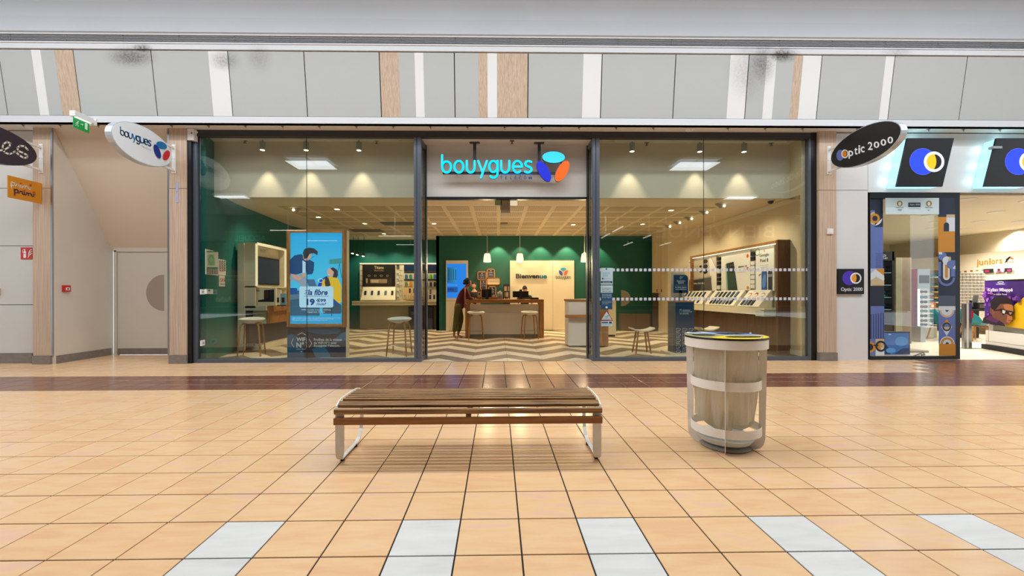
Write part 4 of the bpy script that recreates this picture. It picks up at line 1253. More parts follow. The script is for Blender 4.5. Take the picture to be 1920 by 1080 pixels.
# ---------------------------------------------------------------- pendants
for j, px in enumerate((913.5, 974.8, 1096)):
    q = at(px, 484, 12.7); s = thing('pendant_lamp', 'glowing cream glass pendant lamp, %s' % ('leftmost, over the customer by the counter', 'middle one, over the two monitors', 'rightmost, half behind the door frame')[j], 'lamp', (q.x, 12.7, ZI), 'pendants over the counter')
    p = MB(M_white); p.cyl((q.x, 12.7, 2.56), (q.x, 12.7, ZI), .007, n=6); p.build('cord', s)
    p = MB(mat('pendant_cap', (206, 190, 160), .4)); p.lathe([(.0, 2.60), (.02, 2.59), (.022, 2.56), (.06, 2.53)], (q.x, 12.7, 0), 16); p.build('cap', s, smooth=True)
    p = MB(glow((255, 232, 176), 1.7)); p.lathe([(.06, 2.532), (.082, 2.52), (.098, 2.46), (.108, 2.38), (.116, 2.27), (.112, 2.27), (.1, 2.38)], (q.x, 12.7, 0), 20); p.build('glass_shade', s, smooth=True)
    lamp('POINT', (q.x, 12.7, 2.2), 45, WARM, radius=.09)

# ---------------------------------------------------------------- counter
YC = 12.35
ct = thing('service_counter', 'white service counter framed by a thick oak portal top', 'counter', (.2, YC, 0))
xa, xb = at(872.5, 600, YC).x, at(1019.5, 600, YC).x; zt = at(945, 561.5, YC).z; zu = at(945, 568, YC).z
p = MB(M_oak); p.box(xa, xb, YC-.05, YC+.72, zu, zt); p.build('top', ct, bevel=.005)
for a in (xa, xb-.115):
    p = MB(M_oakz); p.box(a, a+.115, YC-.05, YC+.72, 0, zu); p.build('end_panel', ct, bevel=.005)
x2 = at(1010, 600, YC).x
M_cw = mat('counter_white', (214, 204, 188), .5)
zm = at(945, 586, YC).z; zl = at(945, 570.5, YC).z
p = MB(M_cw); p.box(xa+.13, x2, YC+.04, YC+.10, .1, zm-.006); p.build('front_panel', ct)
p = MB(mat('counter_upper', (196, 184, 166), .5)); p.box(xa+.13, x2, YC+.02, YC+.10, zm, zl); p.build('upper_panel', ct)
p = MB(mat('plinth_grey', (150, 140, 124), .5)); p.box(xa+.13, x2, YC+.08, YC+.14, 0, .1); p.build('plinth', ct)
# right hand counter
YR = 10.12
rc = thing('pay_counter', 'narrow white counter with oak top and side shelf by the right door', 'counter', (1.9, YR, 0))
xa2, xb2 = at(1066, 600, YR).x, at(1123, 600, YR).x; z1, z2 = at(1080, 561, YR).z, at(1080, 565, YR).z
p = MB(M_cw); p.box(xa2, xb2, YR, YR+.55, .04, z2); p.build('body', rc)
p = MB(M_oak); p.box(xa2-.02, xb2+.02, YR-.02, YR+.57, z2, z1); p.build('top', rc, bevel=.003)
z3, z4 = at(1080, 590, YR).z, at(1080, 595, YR).z
p = MB(M_oak); p.box(at(1059, 590, YR).x, xb2, YR-.12, YR, z4, z3); p.build('shelf', rc, bevel=.003)
p = MB(mat('plinth_grey', (150, 140, 124), .5)); p.box(xa2+.04, xb2-.04, YR+.03, YR+.5, 0, .04); p.build('plinth', rc)
p = MB(M_oakz); p.box(xb2, at(1140, 600, YR+.1).x, YR+.06, YR+.6, .02, at(1130, 552+22, YR).z); p.build('end_cabinet', rc)
cb = thing('side_cabinet', 'cream side cabinet behind the pay counter seen through the right window', 'cabinet', (2.8, 12.6, 0))
xa3, xb3 = at(1139, 600, 12.6).x, at(1155, 600, 12.6).x
p = MB(M_cream); p.box(xa3, xb3, 12.6, 13.1, .06, 1.1); p.build('body', cb)
p = MB(M_oak); p.box(xa3-.01, xb3+.01, 12.59, 13.11, 1.1, 1.14); p.build('top', cb)
p = MB(M_blk2); p.box(xa3+.02, xb3-.02, 12.63, 13.08, 0, .06); p.build('plinth', cb)

# ---------------------------------------------------------------- stools
def bucket_stool(loc, rot, label):
    t = bpy.data.objects.new('bar_stool', None); COL.objects.link(t); ORG[t] = Vector((0, 0, 0))
    tag(t, label, 'stool', 'white bucket bar stools with oak legs')
    m = mat('stool_shell', (222, 220, 208), .4)
    vs = []; fs = []; NR, NA_ = 7, 28
    for i in range(NR+1):
        f = i/NR
        for j in range(NA_):
            a = 2*PI*j/NA_
            ex = .245; ey = .20
            z = .70 + .085*f**2.2 + (.03*f**3*max(0, math.sin(a))) - .0*f
            vs.append((ex*f*math.cos(a), ey*f*math.sin(a), z))
    for i in range(NR):
        for j in range(NA_): fs.append((i*NA_+j, i*NA_+(j+1) % NA_, (i+1)*NA_+(j+1) % NA_, (i+1)*NA_+j))
    p = MB(m); p.add(vs, fs); o = p.build('seat', t, smooth=True); s = o.modifiers.new('thick', 'SOLIDIFY'); s.thickness = .022; s.offset = 1
    for sx in (-1, 1):
        for sy in (-1, 1):
            p = MB(M_oakz); p.tube([(.10*sx, .09*sy, .69), (.155*sx, .13*sy, .665), (.17*sx, .142*sy, .62), (.215*sx, .185*sy, 0)], [.014, .018, .018, .014], 8); p.build('leg', t, smooth=True)
    p = MB(M_oak)
    for sx in (-1, 1): p.box(.13*sx-.02, .13*sx+.02, -.12, .12, .665, .695)
    p.box(-.14, .14, -.02, .02, .672, .695); p.build('seat_frame', t)
    p = MB(M_steel); p.tube([(.186*sx, .16*sy, .23) for sx, sy in ((-1, -1), (1, -1), (1, 1), (-1, 1))], .007, 6, closed=True); p.build('footrest', t)
    t.location = loc; t.rotation_euler = (0, 0, rot)
    return t


def place_stool(px0, px1, py, rot, label):
    q = at_z((px0+px1)/2, py, 0); y = min(q.y+.12, 12.04) if q.y > 11 else q.y+.12
    bucket_stool((at((px0+px1)/2, py, y).x, y, 0), rot, label)


place_stool(440, 504, 668.5, .25, 'white bucket bar stool by the green wall left of the totem')
place_stool(722, 776, 668, -.12, 'white bucket bar stool between totem and the entrance frame')
place_stool(877, 908, 633.5, .1, 'white bucket bar stool at the left end of the service counter')
place_stool(975, 1011, 633.5, .2, 'white bucket bar stool at the right end of the service counter')


def saddle_stool(loc, rot, label):
    t = bpy.data.objects.new('saddle_stool', None); COL.objects.link(t); ORG[t] = Vector((0, 0, 0))
    tag(t, label, 'stool', 'low saddle stools behind the right window')
    n = 10; q = [(-.245+.49*i/n, .505+.06*((-.245+.49*i/n)/.245)**2) for i in range(n+1)]
    q = q + [(x, z-.028) for x, z in q[::-1]]
    p = MB(mat('saddle_seat', (232, 220, 192), .4)); p.prism([(x, -.15, z) for x, z in q], (0, .3, 0)); p.build('seat', t, smooth=True)
    for sx in (-1, 1):
        for sy in (-1, 1):
            p = MB(M_oakz); p.tube([(.095*sx, .07*sy, .485), (.165*sx, .12*sy, 0)], [.022, .016], 8); p.build('leg', t, smooth=True)
        p = MB(M_cream); p.box(.1*sx-.03, .1*sx+.03, -.09, .09, .472, .487); p.build('seat_block', t)
    t.location = loc; t.rotation_euler = (0, 0, rot)


q = at_z(1206, 663, 0); saddle_stool((q.x, q.y+.1, 0), .0, 'low white saddle stool on two-leg oak trestles left of the blue pedestal')
q = at_z(1327, 661, 0); saddle_stool((q.x, q.y+.1, 0), .25, 'low white saddle stool half hidden between blue pedestal and litter bin')

# ---------------------------------------------------------------- totem with video screen
YT = 8.58
tt = thing('digital_totem', 'oak framed digital totem with glowing blue offer screen behind left window', 'totem', (at(596, 600, YT).x, YT, 0))
A = lambda px, py: at(px, py, YT)
x0, x1, zt0, zb0 = A(537, 500).x, A(648.5, 500).x, A(590, 430.5).z, A(590, 613).z
sx0, sx1, sz1, sz0 = A(544, 500).x, A(641.5, 500).x, A(590, 436.5).z, A(590, 607).z
p = MB(M_cream); p.box(x0+.015, x1-.005, YT+.05, YT+.22, .0, zt0); p.build('body', tt, bevel=.01)
p = MB(M_oakz); p.box(x0, sx0, YT, YT+.06, zb0, zt0); p.box(sx1, x1, YT, YT+.06, zb0, zt0)
p.box(sx0, sx1, YT, YT+.06, sz1, zt0, M_oak); p.box(sx0, sx1, YT, YT+.06, zb0, sz0, M_oak); p.build('frame', tt, bevel=.004)
p = MB(M_black); p.box(sx0, sx1, YT+.02, YT+.05, sz0, sz1); p.build('screen', tt)
a = Art(lambda u, v: at(u, v, YT+.02), (0, -1, 0), .001, .0006)
E_ = 1.0
gl_ = lambda *c: glow(tuple(c), E_)
for i in range(24):     # the advertisement's own blue ramp
    f = i/24; v0 = 436.5+170.5*i/24; v1 = 436.5+170.5*(i+1)/24
    a.rect(544, v0, 641.5, v1, gl_(int(30+40*math.sin(f*PI)), int(176+20*math.sin(f*3)-70*max(0, f-.72)), int(240-70*max(0, f-.72))))
a.rect(545, 545, 600, 592, gl_(52, 92, 120)); a.poly([(544, 553), (602, 549), (602, 556), (544, 562)], gl_(90, 120, 140)); a.rect(544, 540, 558, 551, gl_(22, 74, 150), 2)
a.poly([(618, 487), (641, 484), (641, 494), (628, 495), (618, 495)], gl_(60, 150, 150)); a.line([(637, 494), (632, 520)], 1, gl_(60, 90, 110)); a.line([(637, 494), (641, 520)], 1, gl_(60, 90, 110))
a.poly([(592, 548), (600, 526), (612, 518), (622, 520), (617, 534), (606, 548)], gl_(14, 58, 170)); a.ring(602, 526, 5, 4, 1, gl_(225, 240, 250))
a.poly([(575, 524), (590, 524), (596, 540), (581, 541)], gl_(70, 104, 140))
# standing man in denim, reading
a.poly([(544, 520), (560, 516), (574, 513), (576, 536), (570, 541), (560, 530), (552, 526), (546, 528)], gl_(150, 160, 180))
a.poly([(544, 488), (553, 479), (566, 476.5), (571, 481), (583, 488), (590, 492), (589, 508), (586, 514), (577, 515), (574, 509), (560, 514), (548, 517), (544, 514)], gl_(14, 62, 116))
a.poly([(568, 488), (574, 492), (574, 512), (568, 512)], gl_(190, 220, 240)); a.poly([(545, 513), (561, 516), (568, 522), (562, 526), (552, 522)], gl_(206, 160, 140)); a.poly([(566, 513), (574, 511), (574, 519), (567, 520)], gl_(206, 160, 140))
a.ell(577, 480, 7.5, 9.2, gl_(206, 164, 150), .5); a.poly([(569, 474), (572, 467), (580, 464.5), (590, 466), (597, 472), (596, 479), (590, 475), (582, 476), (577, 484), (571, 486)], gl_(46, 34, 36)); a.line([(585, 484), (590, 481)], .7, gl_(30, 30, 40))
# seated woman in a yellow jumper
a.poly([(603, 540), (606, 526), (614, 520), (622, 519), (634, 521), (641, 536), (641, 566), (634, 571), (622, 560), (618, 548)], gl_(232, 190, 6))
a.poly([(624, 558), (640, 572), (636, 577), (620, 572)], gl_(26, 72, 150)); a.rect(606, 570, 641, 588, gl_(60, 78, 96), 3); a.line([(623, 575), (623, 592)], 1.2, gl_(20, 30, 40))
a.ell(620.5, 511, 6, 8.2, gl_(220, 170, 150), -.25); a.poly([(620, 503), (626, 501.5), (633, 506), (635, 516), (632, 521), (625, 520), (627, 510)], gl_(54, 28, 30)); a.poly([(611, 519), (617, 521), (621, 535), (612, 540), (610, 530)], gl_(62, 34, 34))
a.line([(616, 514), (619, 516)], .7, gl_(245, 235, 230))
# price card and its words
CW, NB = gl_(186, 226, 248), gl_(20, 52, 128)
a.rect(562.5, 537, 626, 576.5, CW, 3.5); a.text('la fibre', 578, 542.5, 615.5, 553.5, NB, .03, .25)
a.line([(573, 545), (580, 545)], 1, NB, False); a.line([(573, 548), (578, 548)], 1, NB, False); a.line([(572, 551), (577, 551)], 1, NB, False)
a.line([(571.5, 555.4), (618, 555.4)], .6, NB, False); a.text('19', 576, 560, 591.5, 572.5, NB, .05); a.text('€99', 594.5, 560, 612.5, 566.5, NB, .04); a.text('/mois*', 594.5, 567, 613.5, 572.5, NB, .02)
WT = gl_(226, 240, 250)
a.text('19€99/mois pendant 12 mois puis 32€99/mois', 566.5, 579.5, 621.5, 582.6, WT); a.text('Engagement 12 mois.', 577, 583.4, 611, 586.6, WT)
for k in range(3): a.text('Offre soumise a conditions, voir conditions en boutique et sur le site', 550, 595+k*2.2, 639-k*12, 596.7+k*2.2, WT)
a.build('screen_picture', tt)
lamp('AREA', (A(592, 500).x, YT-.05, (sz0+sz1)/2), 6, (.35, .75, 1), (math.radians(90), 0, 0), size=1.0, size_y=1.8, name='screen_glow')
# lower poster
a = Art(lambda u, v: at(u, v, YT+.05), (0, -1, 0), .001, .0006)
a.rect(538.5, 613.5, 648.5, 670.5, ink((18, 34, 58))); a.poly([(538.5, 630), (546, 626), (556, 630), (566, 645), (572, 671), (538.5, 671)], ink((18, 96, 136)))
a.poly([(560, 614), (632, 614), (640, 619), (634, 625), (606, 628), (578, 622)], ink((14, 84, 124))); a.poly([(560, 614), (566, 613.5), (590, 634), (604, 654), (596, 671), (582, 652)], ink((14, 44, 70)))
a.poly([(585, 655), (600, 646), (616, 646), (640, 625), (648.5, 622), (648.5, 638), (630, 648), (620, 671), (593, 671)], ink((20, 108, 148))); a.poly([(610, 650), (640, 640), (648.5, 638), (648.5, 671), (622, 671)], ink((16, 52, 80)))
WP = ink((206, 220, 226))
a.line([(558.5, 628), (566, 623.8), (573.5, 628)], 1.1, WP); a.line([(550, 635), (546.5, 643), (551.5, 651)], 1.1, WP); a.line([(580, 636), (585, 644), (580, 651)], 1.1, WP)
a.text('WiF', 556, 632.5, 573, 640, WP, .04); a.line([(575, 634), (575, 640)], 1, WP, False); a.text('N°', 556, 641.5, 570.5, 652, WP, .04); a.line([(573, 642), (575.4, 641.5), (575.4, 652)], 1.2, WP, False)
a.text('selon nPerf', 556, 653, 574, 655.6, WP); a.ell(565.5, 659.3, 1.8, .9, WP)
for k, s in enumerate(('Profitez de la vitesse', 'du WiFi N°1¹ avec', 'Bouygues Telecom.')): a.text(s, 589, 634+k*6.0, (641.5, 631.5, 638)[k], 639+k*6.0, WP, .025)
a.build('base_poster', tt)

# ---------------------------------------------------------------- paper notices and switches on the green wall
LA, LB_ = LWL[1], LWL[2]
def wl_(u, v): return at_line(u, v, LA, LB_)
nL = Vector((1, .254, 0)).normalized()
def notice(name, label, cat, u0, v0, u1, v1, m, draw=None, th=.012):
    c_ = [wl_(u0, (v0+v1)/2), wl_(u1, (v0+v1)/2)]
    z1_, z0_ = wl_((u0+u1)/2, v0).z, wl_((u0+u1)/2, v1).z
    t = thing(name, label, cat, ((c_[0].x+c_[1].x)/2, (c_[0].y+c_[1].y)/2, z0_))
    p = MB(m); p.prism([(c_[0].x, c_[0].y, z0_), (c_[1].x, c_[1].y, z0_), (c_[1].x, c_[1].y, z1_), (c_[0].x, c_[0].y, z1_)], nL*th); p.build('sheet' if th < .02 else 'plate', t)
    if draw:
        a = Art(lambda u, v: (lambda q: Vector((q.x, q.y, q.z)))(wl_(u, v)), nL, th+.001, .0006); draw(a); a.build('print', t)
PAP = mat('paper', (222, 220, 206), .6)
def d1(a):
    a.rect(385.8, 470.8, 407, 473, ink((70, 150, 90))); a.rect(388.5, 477, 400, 497.5, ink((150, 196, 150))); a.ring(394.2, 487, 5.8, 10.2, .8, ink((40, 90, 70)), n=4); a.rect(397, 484, 401, 498, ink((150, 196, 150)))
    a.rect(386, 501, 407, 504.5, ink((60, 140, 80)))
    for i in range(5):
        for j in range(3): a.rect(386.2+i*4.2, 505.3+j*3, 389.4+i*4.2, 507.6+j*3, ink((170, 90, 90)) if (i+j) % 3 == 0 else ink((120, 130, 130)))
notice('evacuation_plan', 'evacuation plan with green floor map on the green wall', 'plan', 384.8, 469.5, 408, 515.5, PAP, d1)
def d2(a):
    for i in range(3):
        for j in range(6): a.rect(409.8+i*4, 489+j*3.4, 412.4+i*4, 491.4+j*3.4, ink((176, 60, 60)) if i == 0 or j == 4 else ink((110, 110, 120)))
notice('safety_sheet', 'white safety sheet with red squares right of the evacuation plan', 'notice', 408.6, 486.5, 422.2, 516, PAP, d2)
def d3(a):
    for cu in (413.4, 418): 
        a.ring(cu, 525, 2.3, 4.0, .7, ink((190, 50, 50)), n=16); a.line([(cu-1.4, 522.4), (cu+1.4, 527.8)], .6, ink((190, 50, 50)), False)
    a.rect(411.5, 531.5, 419.5, 534, ink((150, 140, 140)))
notice('smoking_notice', 'small white notice with two red prohibition rings on the green wall', 'notice', 410.2, 516.8, 420.5, 537, PAP, d3)
def d4(a): a.rect(376.8, 545.5, 379.5, 549.5, ink((150, 148, 140)))
notice('wall_switch', 'white wall switch on the green wall, nearest the glass', 'switch', 374.8, 542.5, 381.4, 552, M_white, d4, .02)
def d5(a): a.rect(387, 543.6, 391, 546, ink((70, 76, 72)))
notice('thermostat', 'white thermostat box beside the switch on the green wall', 'thermostat', 383.6, 542.2, 396.2, 551.2, M_white, d5, .03)
def d6(a): a.ell(378.8, 643.2, 1.6, 2.2, ink((150, 148, 140)))
notice('wall_socket', 'white wall socket low on the green wall by the glass', 'socket', 375.3, 638, 382, 648, M_white, d6, .02)

# ---------------------------------------------------------------- left wall display with television
XT = -5.49
dt = thing('television_unit', 'cream wall unit with lit recessed television along the green wall', 'display unit', (-5.95, 10.2, 0))
y0u, y1u = 9.62, 10.95; zt_, zb__ = 2.46, 1.49; XR = XT-.2
p = MB(M_cream); xa, xb = at(445.5, 560, 9.58).x, at(457.5, 560, 9.58).x; p.box(xa, xb, 9.58, 9.64, .02, 2.46); p.build('side_column', dt)
p = MB(M_cream); xa = at(459.5, 560, 9.62).x
p.box(xa, XT-.04, y0u, y0u+.03, zb__-.5, zt_); p.box(xa, XT, y0u, y1u, zt_, zt_+.03); p.box(xa, XT, y1u, y1u+.03, zb__-.5, zt_+.03); p.box(xa, XT, y0u, y1u, zb__-.03, zb__)
p.box(xa, XR, y0u+.03, y1u, zb__-.5, zt_); p.build('case', dt)
p = MB(glow((255, 232, 184), 1.1)); p.box(XT-.04, XT, y0u, y0u+.03, zb__, zt_); p.box(XT-.04, XT-.0, y0u+.03, y1u, zt_-.03, zt_); p.box(XT-.04, XT, y1u-.03, y1u, zb__, zt_-.03); p.build('light_strip', dt)
ya, yb_ = at_x(484, 500, XR).y, at_x(520.5, 500, XR).y
p = MB(M_blk2); p.box(XR, XR+.05, y0u+.06, yb_, 1.53, 2.20); tv = p.build('television', dt, bevel=.006)
p = MB(glow((34, 46, 58), .8)); p.box(XR+.05, XR+.054, y0u+.09, yb_-.03, 1.57, 2.16); p.build('television_screen', tv)
a = Art(lambda u, v: at_x(u, v, XR), (1, 0, 0), .002); a.text('Bbox Smart TV', 488, 467, 502, 470.4, M_blk2); a.text('Le meilleur de la TV', 488, 471.4, 499, 472.8, M_blk2); a.build('lettering', dt)
for k in range(7):
    z = 2.10-k*.085; p = MB(M_white); p.box(XR, XR+.02, yb_+.05, yb_+.15, z-.034, z+.034)
    p.box(XR+.02, XR+.022, yb_+.07, yb_+.13, z-.018, z+.018, ink([(60, 60, 150), (206, 96, 60), (40, 90, 60), (190, 40, 50), (206, 60, 40), (90, 90, 90), (60, 70, 90)][k])); p.build('app_tile', dt)
p = MB(M_navy); p.box(-6.0, XR, y0u+.03, y1u+.4, .1, zb__-.5); p.build('back_panel', dt)
ld = thing('wall_counter', 'cream counter ledge with oak front edge under the television', 'counter', (-5.7, 10.6, 0))
xo = at(501, 600, 9.66).x
p = MB(mat('counter_grey', (196, 196, 172), .45)); p.box(at(459, 600, 9.63).x, xo, 9.62, 9.66, .93, 1.035); p.box(-5.9, xo-.02, 9.66, y1u, 1.0, 1.03); p.build('top', ld)
p = MB(M_oak); p.box(xo-.03, xo, 9.66, y1u, .90, 1.035); p.build('edge', ld)
p = MB(mat('counter_grey', (196, 196, 172), .45)); p.box(at(474, 600, 9.8).x, at(502, 600, 9.8).x-.03, 9.8, 10.7, at(480, 607, 9.8).z, .97); p.build('drawer_box', ld)
p = MB(M_oakz); p.box(at(502, 600, 9.8).x-.03, at(502, 600, 9.8).x, 9.8, 10.7, at(480, 607, 9.8).z, .9); p.build('drawer_side', ld)
p = MB(M_cream); p.box(-5.95, -5.55, 9.9, y1u+.4, .0, .13); p.build('plinth', ld)
bxp = thing('product_card', 'cream product card picturing a black modem on the counter ledge', 'card', (-5.6, 9.75, 1.035))
XB_ = 9.72
a0, a1 = at(473.5, 571, XB_), at(517, 540, XB_)
p = MB(M_cream); p.box(a0.x, a1.x, XB_, XB_+.05, 1.036, a1.z); p.build('card', bxp)
a = Art(lambda u, v: at(u, v, XB_), (0, -1, 0), .001); a.text('Bbox', 477, 543, 487, 546.5, M_blk2, .02); a.poly([(495, 544), (514, 542.5), (514, 566), (484, 566), (484, 563), (495, 561)], M_blk2); a.poly([(497, 546), (503, 545), (503, 559), (497, 560)], ink((90, 30, 26))); a.poly([(506, 545), (512, 544), (512, 562), (506, 562)], ink((46, 44, 44))); a.build('print', bxp)
for k, (px, w) in enumerate(((521, 'a white handset'), (531, 'a boxed accessory'))):
    q = at(px, 560, 10.3); p = MB(mat('pack_%d' % k, (216, 206, 190) if k == 0 else (120, 160, 190), .5)); p.box(q.x-.06, q.x+.06, 10.3, 10.36, 1.03, 1.42-.1*k); p.box(q.x-.03, q.x+.03, 10.29, 10.3, 1.1, 1.22, M_blk2)
    p.build('product_pack', label='%s standing on the counter ledge right of the modem card' % w, cat='pack')
q = at(518, 567, 9.9); p = MB(M_blk2); p.box(q.x-.12, q.x+.2, 9.78, 9.96, 1.031, 1.05); p.build('tablet_tray', label='flat black tray lying on the counter ledge', cat='tray')

# ---------------------------------------------------------------- phone wall at the back left
YW = 15.72
pw = thing('phone_wall', 'lit cream phone display wall in the green alcove at back left', 'display', (-4, YW, 0))
Aw = lambda u, v: at(u, v, YW)
xa, xb = Aw(674.5, 500).x, xg0
p = MB(M_cream); p.box(xa, xb, YW, YW+.2, at(700, 565, YW).z, Aw(740, 493.5).z); p.build('back_board', pw)
p = MB(glow((255, 240, 200), 1.5)); p.box(xa, xb, YW-.03, YW, Aw(740, 495).z, Aw(740, 493.2).z); p.build('light_strip', pw)
p = MB(M_cream); p.box(Aw(667, 500).x, xb, YW-.42, YW, at(740, 572.3, YW-.42).z, at(740, 564.5, YW-.42).z); p.build('counter', pw)
p = MB(mat('line_gap', (150, 134, 104), .5)); z = at(740, 568, YW-.42).z; p.box(Aw(667, 500).x, xb, YW-.424, YW-.42, z-.012, z+.012); p.build('counter_groove', pw)
p = MB(mat('kick_beige', (176, 166, 144), .5)); p.box(xa, xb, YW, YW+.1, 0, at(740, 572, YW).z); p.build('lower_panel', pw)
a = Art(Aw, (0, -1, 0), .002)
for u in (675.5, 750):
    for v in (507, 516.5, 526, 535.5, 545, 554.5): a.rect(u, v, u+4.5, v+.8, ink((120, 104, 76)))
a.rect(757.5, 496.5, 845, 508.5, ink((18, 42, 76))); a.rect(757.5, 509.5, 845, 511.5, ink((26, 34, 54))); a.rect(757.5, 524, 845, 526, ink((26, 34, 54)))
a.build('print', pw)
pc = thing('phone_poster', 'dark titanium phone poster with gold lettering above sloping phone shelf', 'poster', (Aw(710, 515).x, YW, 1.8))
q0, q1 = Aw(680, 537), Aw(741, 496.3)
p = MB(mat('poster_dark', (36, 32, 30), .4)); p.box(q0.x, q1.x, YW-.03, YW-.002, q0.z, q1.z); p.build('board', pc)
a = Art(lambda u, v: at(u, v, YW-.03), (0, -1, 0), .001); GD = ink((196, 170, 120)); a.text('Titane', 701.5, 498.6, 719.5, 504.5, GD, .02); a.text('iPhone 15 Pro', 702, 506.2, 719, 508.6, ink((206, 160, 130)))
for k in range(4): a.ell(692+k*11.5, 517, 2.6-.3*(k % 2), 2, ink((150, 128, 100))); a.ell(692+k*11.5, 517, 1.4, 1.1, M_blk2)
a.rect(684, 521, 735, 536, ink((58, 48, 40))); a.rect(694, 523.5, 726, 531, ink((170, 140, 104)), 1.5); a.rect(696, 524.5, 710, 530, ink((206, 184, 150)), 1); a.rect(686.5, 522, 689.5, 531, ink((190, 164, 128)))
a.build('print', pc)
# sloping shelf
sl = thing('sloping_shelf', 'cream sloping shelf of five phones under the dark titanium poster', 'shelf', (Aw(710, 550).x, YW-.2, 1.1))
f0, f1 = at(676.5, 562, YW-.35), at(741, 562, YW-.35); g0, g1 = at(681, 538, YW-.04), at(741.5, 538, YW-.04)
p = MB(M_cream); p.prism([f0, f1, g1, g0], (0, .02, -.03)); p.build('board', sl)
def phone_mesh(screen):
    t = MB(M_black); t.box(-.036, .036, -.005, .005, 0, .15); t.box(-.033, .033, -.0065, -.0051, .006, .144, screen)
    t.box(-.012, .012, .005, .03, .03, .05, M_white)
    return t
PHS = [ink((30, 34, 42)), ink((28, 60, 110)), ink((46, 70, 84)), ink((90, 120, 140)), ink((24, 26, 30))]
def phone(loc, tilt, rotz, k, label, group, s=1.0):
    o = phone_mesh(PHS[k % 5]).build('smartphone', org=(0, 0, 0)); o.location = loc; o.rotation_euler = (tilt, 0, rotz); o.scale = (s, s, s)
    tag(o, label, 'phone', group)
ORD = ['first', 'second', 'third', 'fourth', 'fifth', 'sixth', 'seventh', 'eighth', 'ninth', 'tenth', 'eleventh']
for k, u in enumerate((684.5, 697, 709.5, 722.5, 735)):
    q = at(u, 553.5, YW-.24); phone(q+Vector((0, 0, .0)), math.radians(-20), 0, k, 'smartphone on the cream sloping shelf under the titanium poster, %s from left' % ORD[k], 'phones on the cream sloping shelf', 1.15)
# column of boxed accessories
for k, v in enumerate((500, 512, 522, 532, 545.5, 556)):
    q = Aw(746.5, v+3.5); p = MB(mat('pack_dark', (52, 56, 50), .5) if k == 0 else M_white); p.box(q.x-.045, q.x+.045, YW-.05, YW-.003, q.z, q.z+.15)
    p.box(q.x-.03, q.x+.03, YW-.052, YW-.05, q.z+.02, q.z+.06, ink((120, 110, 100)))
    p.build('accessory_box', label='accessory box on the strip beside the titanium poster, %s from top' % ORD[k], cat='box', group='accessory boxes beside the dark poster')
# cases on hooks: two rows, right of the strip
cc = [(60, 110, 150), (70, 150, 120), (60, 120, 170), (90, 200, 40), (60, 130, 190), (150, 140, 60), (236, 150, 30), (50, 50, 54), (50, 52, 56), (44, 40, 36)]
for r, v in enumerate((523, 537.5)):
    us = (762, 770.2, 800.5, 808, 815.5)
    for j, u in enumerate(us):
        q = Aw(u, v); p = MB(mat('case_%d_%d' % (r, j), cc[(r*5+j) % 10], .4)); s = .042
        p.box(q.x-s, q.x+s, YW-.04, YW-.01, q.z, q.z+.17); p.box(q.x-s-.05, q.x-s-.012, YW-.03, YW-.01, q.z+.01, q.z+.16, M_white)
        p.build('phone_case', label='boxed phone case in the %s row of the phone wall, %s from left' % (('upper', 'lower')[r], ORD[j]), cat='phone case', group='phone cases hanging on the phone wall')
q0, q1 = at(755.5, 561.5, YW-.2), at(800, 539, YW-.06)
p = MB(mat('kraft_board', (190, 150, 92), .6)); p.prism([(q0.x, YW-.24, q0.z), (q1.x, YW-.24, q0.z), (q1.x, YW-.06, q1.z), (q0.x, YW-.06, q1.z)], (0, .02, -.02))
p.build('card_stand', label='brown card stand on the phone wall counter beside the accessory strip', cat='stand')
for k, (u, v) in enumerate(((769, 549), (777, 549), (759.5, 560), (768, 560), (807, 561), (814.5, 561), (807.5, 551))):
    q = at(u, v, YW-.2); p = MB(M_black if k < 2 or k > 3 else M_white); p.box(q.x-.035, q.x+.035, YW-.25, YW-.235, q.z, q.z+.16); p.box(q.x-.03, q.x+.03, YW-.252, YW-.25, q.z+.02, q.z+.14, PHS[(k+2) % 5] if k != 2 and k != 3 else ink((190, 186, 176)))
    p.build('smartphone', label='phone or leaflet at the brown card stand on phone wall, %s of seven' % ORD[k], cat='phone', group='phones at the brown card end')
q0, q1 = at(766, 617, 15.3), at(811, 575, 15.3)
nb = thing('pattern_stand', 'navy display stand with line pattern below the phone wall counter', 'stand', ((q0.x+q1.x)/2, 15.3, 0))
p = MB(M_navy); p.box(q0.x, q1.x, 15.3, 15.5, 0.01, q1.z); p.build('body', nb)
a = Art(lambda u, v: at(u, v, 15.3), (0, -1, 0), .001); LW_ = ink((120, 132, 160))
for i in range(4):
    for j in range(4): a.line([(802+i*2.4, 597+j*5), (804+i*2.4, 600+j*5), (802+i*2.4, 602+j*5)], .45, LW_, False)
a.text('solutions', 771, 584, 781, 587, LW_); a.text('smartphone', 771, 587.6, 783, 590, LW_); a.build('print', nb)
for k, px in enumerate((661, 670, 681)):      # little spot heads over the phone wall
    q = at(px, 475+k*2.6, 15.0); s = MB(mat('spot_dark', (60, 60, 58), .4)); s.cyl(q, q+Vector((.02, .03, .09)), .05, n=10); s.cyl(q+Vector((-.001, -.003, -.012)), q, .045, n=10, m=M_hot)
    s.cyl(q+Vector((.02, .03, .09)), (q.x+.02, q.y+.03, ZI), .008, n=6)
    s.build('hanging_spot', label='small lit spot head over the phone wall, %s from left' % ORD[k], cat='spotlight', group='spot heads over the phone wall')
for x in (-4.9, -3.9, -2.9): lamp('SPOT', (x, YW-.5, ZI-.1), 90, WARM2, (math.radians(10), 0, 0), angle=math.radians(110), blend=.6, radius=.05)

